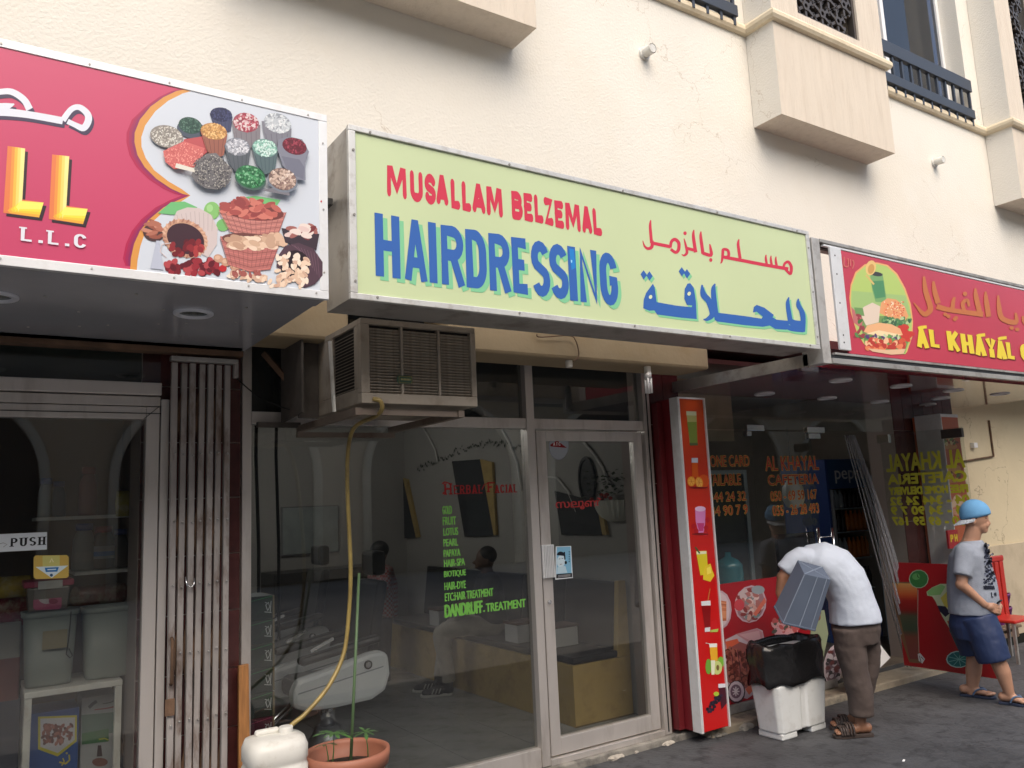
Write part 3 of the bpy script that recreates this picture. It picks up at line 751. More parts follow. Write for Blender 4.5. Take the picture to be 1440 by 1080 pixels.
# oval mirror and shell planter with plants
c = on_wall(827, 675); t = thing('oval_mirror', c, 'small dark oval mirror hung beside the shell planter', 'mirror')
m = MB(); m.loft([[c+Vector((x, math.cos(k*.3142)*.11*f, math.sin(k*.3142)*.2*f)) for k in range(20)] for x, f in ((0, 1), (-.025, 1), (-.025, .86), (-.012, .84))], False); m.build('mirror_frame', mat('frame_dark', (.02, .02, .02), .4), t)
c = on_wall(866, 712); t = thing('wall_planter', c, 'white pleated shell planter with green leaves on the salon wall', 'planter')
m = MB(); rings = []
for j in range(6):
    f = j/5; ring = []
    for k in range(25):
        a = math.pi*k/24; r = .17*(1-f*f*.9)**.5+.012*math.cos(k*math.pi); ring.append(c+Vector((-math.sin(a)*r*.8, -math.cos(a)*r*1.2, .05-.17*f)))
    rings.append(ring)
m.loft(rings, False, True).build('planter_bowl', mat('shell_white', (.62, .62, .55), .5), t)
lv = MB(); rg = random.Random(9)
for k in range(120):
    p = c+Vector((rg.uniform(-.2, .0), rg.gauss(0, .12), rg.uniform(.05, .26)+rg.random()*.05)); a = rg.random()*6; d = Vector((math.cos(a), math.sin(a), rg.uniform(-.5, .6)))*rg.uniform(.03, .06); e = d.cross(Vector((0, 0, 1))).normalized()*.018
    lv.add([p, p+d*.5+e, p+d, p+d*.5-e], [(0, 1, 2, 3)])
lv.build('foliage', mat('leaf_dull', (.05, .075, .03), .6, var=.4), t, kind='stuff')
fl = MB()
for k in range(7): fl.ell(c+Vector((-.12+rg.uniform(-.05, .05), -.1+k*.035, .06+rg.uniform(0, .04))), .018, .02, .016, 8, 5)
fl.build('red_flowers', mat('flower_red', (.35, .03, .02), .5), t, kind='stuff')
# left wall: counter, wall mirror, hanging towel and cables
t = thing('styling_counter', (1.4, 2.2, FZ), 'brown styling counter along the left salon wall', 'counter')
MB().box(1.245, 1.6, 1.2, 4.2, .72, .78).build('counter_top', mat('counter_brown', (.1, .06, .04), .3), t, .004)
MB().box(1.245, 1.55, 1.2, 4.2, FZ, .719).build('cabinet', mat('cabinet_brown', (.08, .05, .035), .5, var=.1), t)
setp(MB().box(1.242, 1.262, 1.3, 4.1, .95, 2.1).build('styling_mirror', MIRR), 'long styling mirror above the counter on the left salon wall', 'mirror')
# back wall: framed pale poster and dark cabinet
t = thing('pinned_chart', onY(436, 745, 4.38), 'large pale chart board on the back wall of the salon', 'board')
a = onY(397, 715, 4.38); b = onY(475, 775, 4.38)
MB().box(a.x, b.x, 4.36, 4.395, b.z, a.z).build('board_panel', mat('chart_pale', (.30, .33, .32), .5, var=.15, vscale=5), t, .004)
MB().box(a.x-.015, b.x+.015, 4.372, 4.397, b.z-.015, a.z+.015).build('board_frame', mat('frame_grey', (.2, .2, .2), .5), t)
for k, (px, yy) in enumerate(((390, 1.3), (362, .9))):
    p = onY(px, 640, yy); q = onY(px+2, 900, yy)
    m = MB().tube([(p.x, yy, 2.71), (p.x-.01, yy, p.z), (p.x+.01, yy, (p.z+q.z)/2), (q.x, yy, q.z)], .012, 8)
    setp(m.build('hanging_cable', BLACK), ('black cable hanging from the ceiling behind the window, right one', 'black cable hanging from the ceiling behind the window frame, left one')[k], 'cable', 'cables hanging in the salon')
# dark storage unit on the back wall
setp(MB().box(2.6, 3.9, 3.9, 4.38, FZ, 1.0).build('storage_cabinet', mat('cabinet_black', (.03, .028, .027), .4), bevel=.01), 'low black cabinet against the back wall of the salon', 'cabinet')

# barber chairs
CHW = mat('chair_white_shell', (.76, .80, .83), .25, var=.03, vscale=5)
def barber_chair(loc, rot, label):
    t = thing('barber_chair', loc, label, 'barber chair', 'barber chairs in the salon')
    x, y, z = loc
    V = lambda a, b, c: Vector((x+a, y+b, z+c))
    MB().lathe((x, y, z), [(.02, 0), (.30, 0), (.30, .02), (.24, .05), (.15, .12), (.10, .20), (.085, .24), (.02, .245)], 36).build('pedestal_base', mat('pedestal_grey', (.3, .32, .35), .35, metal=.5), t)
    MB().cyl(V(0,0,.24), V(0,0,.45), .05, n=20).build('lift_column', STEEL, t)
    z += .12; V = lambda a, b, c: Vector((x+a, y+b, z+c))
    MB().box(x-.26, x+.26, y-.2, y+.2, z+.33, z+.46).build('seat_cushion', BLKG, t, .04)
    for sgn in (-1, 1):
        yy = y+sgn*.25
        prof = [(-.33,.335),(-.34,.43),(-.30,.50),(-.05,.545),(.18,.60),(.28,.605),(.325,.57),(.335,.45),(.30,.345),(.2,.30),(-.05,.29),(-.25,.30)]
        MB().prism([(x+a, yy-.045, z+b) for a, b in prof], (0, .09, 0)).build('side_shell', CHW, t, .03)
        MB().prism([(x+a, yy-.047, z+b) for a, b in [(-.30,.415),(.28,.50),(.28,.507),(-.30,.422)]], (0, .094, 0)).build('shell_groove', mat('groove_grey', (.3, .33, .36), .4), t)
        MB().obox(V(-.28, sgn*.25, .60), V(.27, sgn*.25, .685), .10, .05).build('armrest', BLKG, t, .02)
        b = MB().cyl((x+.17, yy+sgn*.046, z+.53), (x+.17, yy+sgn*.053, z+.53), .028, n=20).build('round_badge', BLACK, t)
        MB().cyl((x+.17, yy+sgn*.0535, z+.53), (x+.17, yy+sgn*.0555, z+.53), .018, n=16).build('badge_ring', STEEL, b)
        MB().obox(V(-.2, sgn*.25, .66), V(-.05, sgn*.25, .72), .02, .02).build('chrome_lever', STEEL, t)
    MB().hexa([V(.20,-.2,.47), V(.27,-.2,.47), V(.27,.2,.47), V(.20,.2,.47)], [V(.30,-.2,1.05), V(.38,-.2,1.05), V(.38,.2,1.05), V(.30,.2,1.05)]).build('backrest', BLKG, t, .03)
    MB().box(x+.30, x+.40, y-.12, y+.12, z+1.08, z+1.25).build('headrest', BLKG, t, .03)
    MB().tube([V(-.2,0,.33), V(-.42,0,.16), V(-.5,0,.15)], .02, 10).build('footrest_arm', STEEL, t)
    MB().box(x-.62, x-.46, y-.17, y+.17, z+.14, z+.165).build('footrest_plate', STEEL, t, .005)
    t.rotation_euler = (0, 0, rot)
    return t
barber_chair((2.03, .86, FZ), 0, 'white and black barber chair with round badge nearest the salon window')
barber_chair((2.18, 2.35, FZ), 0, 'second white and black barber chair deeper inside the salon')
# stack of tissue boxes behind the window corner
BXG = mat('box_green', (.025, .04, .035), .5); BXP = mat('box_plum', (.09, .012, .035), .5); BXS = mat('box_side_kraft', (.25, .2, .12), .7)
bz = .115; top = 1.165; h = (top-.115+.0)/8.0
ordn = ['bottom', 'second from the bottom', 'third from the bottom']
for k in range(8):
    plum = k < 3; z0 = .115+k*h
    lab = (('plum tissue box, %s of the stack in the salon window' % ordn[k]) if plum else ('dark green tissue box, %s of the five green ones' % ['lowest', 'second lowest', 'middle', 'second highest', 'topmost'][k-3]))
    t = thing('tissue_box', (1.37, .2, z0), lab, 'box', 'tissue boxes stacked in the salon window')
    MB().box(1.295, 1.43, .10, .34, z0+.001, z0+h-.002).build('carton', BXP if plum else BXG, t, .002)
    MB().box(1.4302, 1.44, .10, .34, z0+.003, z0+h-.004).build('carton_side', BXS, t)
    pr = Print(wall_plane(.0995)); c1 = (190, 70, 120) if plum else (60, 150, 90); w = (190, 195, 195)
    x, z = 1.30, z0
    pr.line([(x, z+h*.80), (x+.05, z+h*.86), (x+.125, z+h*.95)], .003, c1); pr.line([(x+.03, z+h*.2), (x+.08, z+h*.5), (x+.125, z+h*.9)], .0025, tuple(v*.6 for v in c1))
    pr.line([(x+.10, z+h*.35), (x+.09, z+h*.6), (x+.105, z+h*.7), (x+.112, z+h*.5), (x+.10, z+h*.35)], .005, w); pr.line([(x+.082, z+h*.32), (x+.122, z+h*.26)], .005, w); pr.line([(x+.115, z+h*.3), (x+.12, z+h*.75)], .005, w); pr.line([(x+.085, z+h*.72), (x+.10, z+h*.66)], .004, w)
    pr.build('carton_print', t)
MB().box(1.29, 1.45, .09, .36, FZ, .113).build('display_ledge', mat('ledge_dark', (.05, .045, .04), .6), None).__setitem__('label', 'low dark plinth under the stack of tissue boxes')
bpy.data.objects['display_ledge']['category'] = 'plinth'

# ================================================================ GROCERY SHOPFRONT (left)
gf = thing('grocery_shopfront', (0, 0, FZ), 'aluminium framed glass front of the grocery shop at the left edge', 'shopfront')
GY = -.05
def gb(name, x0, x1, z0, z1, y0=GY-.04, y1=GY+.04, m=ALU): return MB().box(x0, x1, y0, y1, z0, z1).build(name, m, gf, .003)
gx = onY(205, 700, GY).x
gb('door_jamb', .715, .78, -.08, 2.20); gb('outer_jamb', .785, .825, -.08, 2.24, y0=GY-.05)
MB().prism([(.70, GY-.045, 2.135), (.705, GY-.045, 2.135), (.78, GY-.045, 2.205), (.775, GY-.045, 2.205)], (0, .004, 0)).build('mitre_joint', BLACK, gf)
gb('door_head', -2, .714, 2.135, 2.20); gb('door_head_fascia', -2, .784, 2.205, 2.255, y0=GY-.03); gb('head_channel', -2, .784, 2.26, 2.325, y0=GY-.06)
MB().box(-2, .784, GY-.045, GY-.041, 2.163, 2.167).build('head_groove', BLACK, gf)
MB().box(-2, .714, GY-.006, GY, -.03, 2.134).build('window_pane', GLASS, gf)
MB().box(-2, .79, GY+.02, GY+.026, 2.326, 2.60).build('transom_pane', GLASSC, gf)
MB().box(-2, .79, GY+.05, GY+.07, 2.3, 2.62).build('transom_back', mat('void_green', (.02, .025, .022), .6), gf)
gb('door_stile', -.02, .035, -.03, 2.13, m=BLACK)
MB().box(-2, 1.18, -.20, -.12, 2.475, 2.505).build('gate_rail', RUSTD, gf, .004); MB().box(-2, 1.18, -.21, -.11, 2.52, 2.55).build('rail_cover', ALUD, gf, .003)
pr = Print(pix_plane(GY-.0075, 0, 560, 4.5))
pr.poly([(-40,862),(297,847),(297,957),(-40,975)], (205,210,215)); 
q_ = Print(wall_plane(GY-.0082)); textp(q_, 'PUSH', (GY-.0082, 0, 560, 4.5), 66, 941, 886, 286, 15, (20,20,22), hy=6, serif=True, gap=.34); q_.build('push_lettering', gf, STICK)
pr.line([(-30,930),(20,915),(45,925),(20,942)], 4, (150,150,150))
pr.build('push_sticker', gf, STICK)
pr = Print(pix_plane(GY-.0075, 0, 780, 3.6))
pr.poly([(170,15),(180,4),(338,2),(348,12),(348,108),(338,118),(182,124),(170,114)], (190,160,80)); pr.poly([(215,6),(302,4),(302,62),(216,66)], (190,185,110)); pr.poly([(180,62),(345,55),(262,118)], (200,215,220))
pr.poly([(226,66),(298,63),(290,86),(232,88)], (40,110,170)); pr.ell(260,104,8,8,(30,70,110)); pr.line([(240,76),(284,74)],5,(210,220,225)); pr.line([(252,40),(262,20),(270,38)],5,(225,215,170))
pr.build('gold_sticker', gf, STICK)

# folding gate, pushed together
fg = thing('folding_gate', (.98, -.15, -.1), 'rusty white painted folding gate collapsed against the pier', 'folding gate')
xs = [onY(244, 700, -.15).x+i*(onY(318, 700, -.15).x-onY(244, 700, -.15).x)/6.0 for i in range(7)]
rg = random.Random(2)
for i, x in enumerate(xs):
    yy = -.15+(.012 if i % 2 else -.004); dx = rg.uniform(-.006, .006)
    c_ = MB().obox((x+dx, yy, -.1), (x-dx, yy, 2.43), .029, .012, up=(0, 1, 0)); c_.obox((x+dx-.013, yy+.012, -.1), (x-dx-.013, yy+.012, 2.43), .004, .03, up=(0, 1, 0)); c_.build('gate_slat', RUST, fg, .003)
    rv = MB()
    for zz in (.35, .62, .95, 1.28, 1.6, 1.95): rv.ell((x, yy-.02, zz+rg.uniform(-.01, .01)), .006, .005, .006, 8, 5)
    rv.build('rivets', ALUD, fg, kind='stuff')
    if i < 6:
        for zz in (.2, .8, 1.4, 2.0):
            MB().obox((x, yy+.022, zz), (xs[i+1], yy+.022, zz+.30), .02, .005, up=(0, 1, 0)).build('lattice_strip', RUSTD, fg)
            MB().obox((x, yy+.03, zz+.30), (xs[i+1], yy+.03, zz), .02, .005, up=(0, 1, 0)).build('lattice_strip', RUSTD, fg)
MB().box(xs[0]-.03, xs[-1]+.05, -.19, -.14, 2.435, 2.46).build('top_rail', ALUD, fg, .003)
MB().box(xs[-1]+.03, xs[-1]+.05, -.19, -.15, 2.36, 2.434).build('end_hook', RUST, fg)
p = onY(247, 935, -.18)
MB().tube([(p.x-.02, -.175, p.z+.13), (p.x-.02, -.2, p.z+.12), (p.x-.02, -.2, p.z-.08), (p.x-.02, -.175, p.z-.09)], .009, 8).build('gate_handle', RUSTD, fg)
MB().box(p.x-.045, p.x+.0, -.176, -.166, p.z-.24, p.z-.16).build('lock_plate', RUSTD, fg, .002)
p = onY(266, 822, -.17); MB().tube([(p.x-.02,-.18,p.z+.04),(p.x-.015,-.19,p.z),(p.x+.005,-.19,p.z-.015),(p.x+.02,-.19,p.z),(p.x+.02,-.18,p.z+.03)], .004, 6).build('bent_wire', STEEL, fg)

# ---- grocery interior display
def pbox(x0, y0, x1, y1, Y, depth, m=None):
    a = onY(x0, y0, Y); b = onY(x1, y1, Y); return (m or MB()).box(a.x, b.x, Y, Y+depth, b.z, a.z)
gt_ = thing('display_table', (.45, .3, FZ), 'white framed low table carrying the grey buckets in the grocery window', 'table')
tz = onY(100, 965, .2).z; x0 = onY(33, 1000, .2).x; x1 = onY(172, 960, .2).x
MB().box(x0, x1, .19, .60, tz-.03, tz+.0).build('table_frame', WHITED, gt_, .004)
for xx, yy in ((x0, .195), (x1-.035, .195), (x0, .56), (x1-.035, .56)): MB().box(xx+.001, xx+.034, yy, yy+.035, FZ, tz-.031).build('leg', WHITED, gt_, .003)
BKT = mat('bucket_grey_green', (.25, .28, .25), .4, var=.04, vscale=3)
def bucket(px0, px1, ytop, label, extra=False):
    a = onY(px0, ytop, .24); b = onY(px1, ytop-3, .24); cx = (a.x+b.x)/2; w = (b.x-a.x)/2; H = a.z-tz
    t = thing('plastic_bucket', (cx, .24+w*.8, tz), label, 'bucket', 'grey buckets in the grocery window')
    def ring(f, z, n=28):
        return [Vector((cx+math.copysign(abs(math.cos(2*math.pi*k/n))**.5, math.cos(2*math.pi*k/n))*w*f, .24+w*.8+math.copysign(abs(math.sin(2*math.pi*k/n))**.5, math.sin(2*math.pi*k/n))*w*.75*f, z)) for k in range(n)]
    MB().loft([ring(.6, tz+.003), ring(.78, tz+.004), ring(.8, tz+.02), ring(.93, tz+H-.02), ring(.9, tz+H-.02), ring(.76, tz+.03), ring(.5, tz+.03)]).build('bucket_body', BKT, t)
    m = MB(); m.loft([ring(.935, tz+H-.03), ring(1.0, tz+H-.025), ring(1.02, tz+H), ring(.92, tz+H), ring(.92, tz+H-.03)], True, False); m.build('bucket_rim', BKT, t)
    if extra:
        pr = Print(wall_plane(.24+w*.05-.008)); q0 = onY(60, 888, .24); q1 = onY(94, 910, .24)
        pr.rect(q0.x, q1.z, q1.x, q0.z, (150, 140, 110)); pr.build('paper_label', t, STICK)
        c = [onY(*p, .235) for p in ((100, 860), (98, 885), (95, 910), (93, 920), (98, 925), (102, 922), (97, 912))]
        MB().tube(c, .003, 6).build('string_loop', BLACK, t)
bucket(31, 114, 864, 'left grey plastic bucket with paper label and string', True); bucket(116, 196, 857, 'plain right grey plastic bucket behind the grocery glass')
zt = onY(72, 860, .24).z
a = onY(38, 822, .26); b = onY(98, 860, .26)
t = thing('lidded_tub', ((a.x+b.x)/2, .35, zt), 'clear tub with pink lid standing on the left bucket', 'plastic tub')
MB().hexa([(a.x+.01,.27,zt+.002),(b.x-.01,.27,zt+.002),(b.x-.01,.44,zt+.002),(a.x+.01,.44,zt+.002)], [(a.x,.26,a.z-.02),(b.x,.26,a.z-.02),(b.x,.45,a.z-.02),(a.x,.45,a.z-.02)]).build('tub_body', mat('tub_clear', (.22, .2, .18), .2), t, .01)
MB().box(a.x-.015, b.x+.015, .25, .46, a.z-.019, a.z+.012).build('tub_lid', mat('lid_pink', (.6, .09, .17), .4), t, .006)
MB().box((a.x+b.x)/2-.05, (a.x+b.x)/2+.06, .243, .249, a.z-.03, a.z+.012).build('lid_clip', WHITED, t, .004)
pr = Print(pix_plane(.2655, 0, 780, 3.6)); pr.poly([(168,195),(180,186),(300,184),(312,196),(312,262),(300,276),(180,280),(168,270)], (215,110,150)); pr.ell(225,232,30,16,(235,220,225),.3); pr.ell(270,236,24,14,(170,50,100)); pr.ell(290,200,10,8,(225,130,60)); pr.build('tub_label', t, STICK)
# shelves with jars and packets
sh = thing('wall_shelf', (.6, .5, 1.0), 'shelf rack with jars inside the grocery window', 'shelf')
def shelf(px0, px1, py, Y):
    a = onY(px0, py, Y); b = onY(px1, py-2, Y); MB().box(a.x, b.x, Y, Y+.35, a.z-.018, a.z).build('shelf_board', WHITED, sh, .002); return a.z, a.x, b.x
s1, s1a, s1b = shelf(105, 198, 805, .45); s2, _, _ = shelf(50, 192, 728, .55)
MB().box(s1b+.002, s1b+.02, .45, .8, FZ, 2.1).build('shelf_side', mat('shelf_side', (.1, .1, .1), .6), sh)
def jar(px, w, capc, bodyc, h, z, Y, label):
    c = onY(px, 800, Y); t = thing('jar', (c.x, Y+.08, z), label, 'jar', 'jars on the grocery shelves')
    MB().lathe((c.x, Y+.08, z+.001), [(.01, 0), (w, 0), (w*1.02, .02), (w, h*.45), (w*1.0, h*.5), (w*.93, h*.55), (w*.98, h*.62), (w*.7, h*.8), (w*.62, h*.85)], 20).build('jar_body', bodyc, t)
    MB().cyl((c.x, Y+.08, z+h*.852), (c.x, Y+.08, z+h), w*.75, n=20).build('jar_cap', capc, t)
    return t
JC = mat('jar_milky', (.26, .27, .25), .3); JD = mat('jar_dark', (.10, .09, .08), .25); CB = mat('cap_blue', (.03, .06, .25), .4); CRD = mat('cap_red', (.3, .03, .03), .4)
j0 = jar(119, .058, CB, JC, .26, s1, .5, 'milky plastic jar with blue cap on the lower shelf'); j = jar(147, .062, CRD, JD, .24, s1, .5, 'dark jar with red cap on the lower shelf'); jar(171, .045, CB, JD, .22, s1, .5, 'slim dark jar with blue cap on the lower shelf')
for t_, w_, h0, h1, cc_ in ((j, .064, .06, .13, (.35, .36, .38)), (j, .0645, .075, .10, (.05, .16, .4)), (j0, .060, .05, .10, (.3, .3, .27))):
    MB().lathe(t_.location, [(w_, h0), (w_, h1)], 20, caps=False).build('jar_label', mat('label_%d' % int(cc_[2]*100), cc_, .5), t_)
jar(62, .04, CB, JC, .22, s2, .6, 'blue capped bottle left on the upper shelf'); jar(80, .04, CB, mat('bottle_blue', (.05, .09, .16), .3), .2, s2, .6, 'blue bottle on the upper shelf'); jar(123, .05, CRD, mat('bottle_pink', (.3, .12, .12), .4), .28, s2, .6, 'pink bottle in the middle of the upper shelf')
def packet(px, py0, py1, w, Y, c, label):
    a = onY(px, py0, Y); b = onY(px, py1, Y); t = thing('snack_packet', (a.x, Y, (a.z+b.z)/2), label, 'packet', 'packets hanging in the grocery window')
    rings = []
    for k in range(7):
        f = k/6; z = b.z+(a.z-b.z)*f; d = .03*math.sin(math.pi*f)+.003; ww = w*(.85+.15*math.sin(math.pi*f))
        rings.append([Vector((a.x+ww*math.cos(2*math.pi*q/12), Y+d*math.sin(2*math.pi*q/12), z)) for q in range(12)])
    MB().loft(rings).build('packet_body', mat('packet_'+label.split()[0], c, .25, var=.35, vscale=12, dirt=(.5, .45, .3), dirt_amt=.7, dscale=11), t)
packet(176, 690, 726, .05, .42, (.35, .3, .05), 'yellow green snack packet standing at the end of the upper shelf'); packet(198, 688, 728, .03, .3, (.35, .14, .03), 'orange snack packet hanging beside the jamb at the upper shelf')
packet(199, 770, 800, .035, .3, (.5, .28, .03), 'amber snack packet hanging beside the jars'); packet(20, 810, 840, .09, .5, (.4, .28, .02), 'mustard coloured bag at the left edge of the grocery window')
packet(18, 840, 880, .13, .55, (.25, .02, .03), 'crimson sack below the mustard bag at the left edge'); packet(140, 822, 850, .15, .6, (.2, .04, .03), 'maroon sack lying behind the grey buckets')
for k, (px0, py0, px1, py1, Y, c, lab) in enumerate(((-30, 880, 28, 925, .5, (.3, .29, .26), 'white cardboard carton at the left edge of the grocery window'), (-30, 930, 26, 985, .5, (.18, .04, .035), 'dark red carton under the white carton at the left edge'), (-30, 990, 25, 1085, .5, (.04, .05, .08), 'navy carton at the bottom left corner of the grocery window'))):
    setp(pbox(px0, py0, px1, py1, Y, .3).build('cardboard_carton', mat('carton_%s' % lab.split()[0], c, .7, var=.1), bevel=.006), lab, 'carton', 'cartons piled in the grocery window')
# printed cartons under the table
t = thing('date_carton', onY(75, 1085, .32), 'blue carton with a picture of dates framed in yellow under the table', 'carton')
pbox(40, 1005, 108, 1110, .32, .25).build('carton_body', mat('carton_blue', (.02, .08, .3), .4), t, .004)
pr = Print(pix_plane(.3185, 0, 780, 3.6))
pr.poly([(192,820),(390,812),(388,945),(292,1022),(192,985)], (190,180,50)); pr.poly([(204,830),(380,823),(378,938),(292,1004),(204,972)], (190,190,195))
rg = random.Random(4)
for k in range(60): pr.ell(rg.uniform(215,368), rg.uniform(862,955), 14, 8, rg.choice([(110,50,45),(140,75,65),(85,35,30),(160,100,90)]), rg.random()*3)
pr.line([(350,1012),(352,1040),(332,1058),(300,1050)],8,(205,190,50)); pr.line([(318,1030),(325,1048),(312,1068)],6,(205,190,50)); pr.ell(338,1005,5,5,(205,190,50))
pr.build('carton_print', t)
t = thing('cooking_carton', onY(140, 1085, .3), 'white and green printed carton beside the blue date carton', 'carton')
pbox(115, 982, 160, 1110, .36, .22).build('carton_body', mat('carton_pale', (.4, .41, .42), .5), t, .004)
pr = Print(pix_plane(.3585, 0, 780, 3.6))
pr.poly([(414,730),(576,715),(576,795),(414,810)], (175,178,180)); pr.line([(450,775),(470,755),(490,742)],16,(60,60,75)); pr.line([(478,785),(540,778),(575,770)],6,(160,40,50)); pr.line([(520,755),(560,748),(575,740)],4,(60,60,75))
pr.poly([(414,812),(576,797),(576,902),(414,920)], (95,120,110)); pr.poly([(414,905),(550,880),(550,945),(414,962)], (50,110,55)); pr.line([(500,935),(530,930),(548,938)],7,(190,190,60)); pr.ell(506,1050,40,22,(130,85,70)); pr.poly([(495,965),(512,965),(518,1020),(490,1022)], (70,50,45))
pr.build('carton_print', t)
c = onY(178, 1040, .3); t = thing('tied_black_sack', (c.x, .3, FZ), 'black sack tied with a brown ribbon beside the printed cartons', 'sack')
MB().lathe((c.x, .3, FZ), [(.02,0),(.09,.0),(.10,.05),(.10,.2),(.092,.28),(.06,.36),(.03,.40),(.022,.43)], 20).build('sack_body', mat('sack_black', (.015,.015,.018), .35, var=.3, vscale=20, bump=.4, bscale=30), t)
rb = MB(); 
for k in range(7):
    a = k*.9; rb.tube([(c.x, .3, FZ+.42), (c.x+math.cos(a)*.03, .3+math.sin(a)*.03, FZ+.49), (c.x+math.cos(a)*.05, .3+math.sin(a)*.04, FZ+.52+.012*k)], [.012, .016, .004], 6)
rb.build('sack_ribbon', mat('ribbon_brown', (.2, .12, .07), .6), t)

# ================================================================ SIGNS
SY = -1.42
# ---- left canopy sign
ls = thing('grocery_canopy_sign', (0, -1, 2.5), 'deep canopy with red and white printed sign of beans and nuts at the upper left', 'shop sign')
lx1, lz0, lz1 = 1.205, 2.505, 3.335
MB().box(-3, lx1-.003, SY+.006, SY+.16, lz0+.02, lz1-.01).build('sign_box', ALUD, ls)
m = MB(); m.box(-3, lx1, SY-.004, SY+.02, lz1-.032, lz1); m.box(-3, lx1, SY-.004, SY+.02, lz0, lz0+.036); m.box(lx1-.038, lx1, SY-.004, SY+.02, lz0+.0365, lz1-.0325)
m.build('sign_frame', ALUW, ls, .002)
MB().box(-3, lx1-.0385, SY+.0, SY+.0055, lz0+.0365, lz1-.0325).build('sign_face', mat('sign_red', (.55, .055, .14), .35, var=.03, vscale=1), ls)
MB().box(-3, lx1-.002, SY+.161, -.125, lz0+.015, lz0+.05).build('soffit_panel', SOFG, ls)
MB().box(-3, lx1-.002, SY+.021, SY+.1605, lz0+.008, lz0+.0195).build('soffit_panel', SOFG, ls)
rv = MB()
for x in (-.0, .28, .56, .84, 1.12): rv.cyl((x, SY-.003, lz1-.02), (x, SY-.007, lz1-.02), .004, n=8); rv.cyl((x+.03, SY-.003, lz0+.022), (x+.03, SY-.007, lz0+.022), .004, n=8)
for z in (2.62, 2.9, 3.2): rv.cyl((lx1-.02, SY-.003, z), (lx1-.02, SY-.007, z), .004, n=8)
for k in range(14): rv.cyl((.05+(k*.31) % 1.1, -.3-(k*.17) % .9, lz0+.016), (.05+(k*.31) % 1.1, -.3-(k*.17) % .9, lz0+.012), .006, n=8)
rv.build('rivets', ALUD, ls, kind='stuff')
def downlight(par, p, r=.085, ring=WHITE, lens=None, drop=.012):
    m = MB(); x, y, z = p
    m.lathe((x, y, z), [(r*.70, .0), (r*.72, -drop*.8), (r*.9, -drop), (r, -drop*.6), (r, .0)], 28, caps=False); o = m.build('downlight_ring', ring, par)
    MB().cyl((x, y, z-.002), (x, y, z+.003), r*.70, n=24).build('downlight_lens', lens or mat('lens_dark', (.07, .09, .08), .15), o)
for px, py in ((272, 440), (-8, 416)):
    p = onZ(px, py, lz0+.015); downlight(ls, p, .085, mat('ring_grey', (.62, .64, .70), .4))
# print, measured in two enlargements of the photograph
P1 = Print(pix_plane(SY, 0, 0, 3))
WHT = (205, 212, 222); ORG = (215, 150, 75)
lobe_o = [(795,374),(745,384),(690,410),(635,450),(590,505),(568,560),(567,600),(580,655),(610,705),(660,755),(720,795),(770,818),(800,825),
          (750,845),(690,875),(630,925),(590,975),(565,1030),(552,1090),(550,1122)]
lobe_i = [(830,385),(770,395),(710,425),(655,470),(612,530),(596,580),(597,620),(615,668),(650,718),(710,765),(765,797),(803,825),(765,850),(700,885),(650,930),(612,980),(592,1040),(580,1100),(578,1126)]
right = [(1352,1242),(1352,1240),(1345,520)]
rr = lambda L: L+[(1377,1215),(1360,512)]
# soft dark purple glow round the lobes, then orange edge, then white field
def grow(L, d): return [(x-d*(1 if 3 < i < len(L)-1 else .6), y) for i, (x, y) in enumerate(L)]
for d, c in ((34, (176, 32, 78)), (24, (160, 36, 84)), (12, (140, 40, 92))): P1.poly(grow(lobe_o, d)+lobe_o[::-1], c)
P1.poly(lobe_o+[(549,1138),(577,1142)]+lobe_i[::-1], ORG); P1.poly([(795,374),(800,362),(850,374),(830,385)], ORG)
P1.poly([(850,372)]+lobe_i[1:12]+[(1372,830),(1362,508)], WHT); P1.poly(lobe_i[11:]+[(577,1140),(1374,1236),(1372,830)], WHT)
# arabic stroke with dark shadow
def arab(dx, dy, c):
    P1.curve([(-80+dx,478+dy),(0+dx,472+dy),(120+dx,484+dy),(265+dx,510+dy)], [34,34,30,30], c)
    P1.curve([(265+dx,508+dy),(300+dx,462+dy),(335+dx,453+dy),(368+dx,480+dy),(372+dx,510+dy),(352+dx,540+dy),(318+dx,528+dy),(285+dx,512+dy)], [26,24,24,28,30,28,22,22], c)
    P1.curve([(-60+dx,400+dy),(0+dx,388+dy),(50+dx,388+dy),(100+dx,420+dy),(125+dx,462+dy)], [20,24,26,28,30], c)
    P1.curve([(-60+dx,452+dy),(20+dx,450+dy),(60+dx,440+dy)], [26,30,6], c)
arab(9, 16, (60,50,80)); arab(0, 0, (222,226,236))
def ell_L(x0, x1, yt, yb, xr, off=0, c=None):
    pts = [(x0,yt),(x1,yt+9),(x1-12,yb-73),(xr,yb-52),(xr-20,yb+14),(x0-16,yb-22)]
    return pts
for pts, c in (([(32,616),(106,627),(94,842),(184,855),(165,918),(14,898)], 0), ([(220,652),(292,660),(280,868),(370,882),(350,946),(206,924)], 0)):
    P1.poly([(x+12,y+14) for x, y in pts], (50,35,45))
    P1.poly(pts, (225,125,75))
    a, b, c2, d, e, f = [Vector(p) for p in pts]
    for k, cc in enumerate(((232,150,70),(240,185,75),(246,215,110),(250,232,150))):
        t = .25+.17*k
        A = a.lerp(b, t); F = f.lerp(Vector((c2.x, c2.y)), 0)+ (e-f)*(t*.45)
        P1.poly([A, b, c2, Vector((c2.x-(b.x-A.x), e.y-22))], cc)
        P1.poly([Vector((f.x+18+k*8, f.y-10)).lerp(c2, .1*k), c2.lerp(f, .25-.05*k), d, e.lerp(d, .18*k), Vector((f.x+30+k*10, f.y+2-k*6))], ((236,170,60),(240,200,60),(246,222,70),(250,236,110))[k])
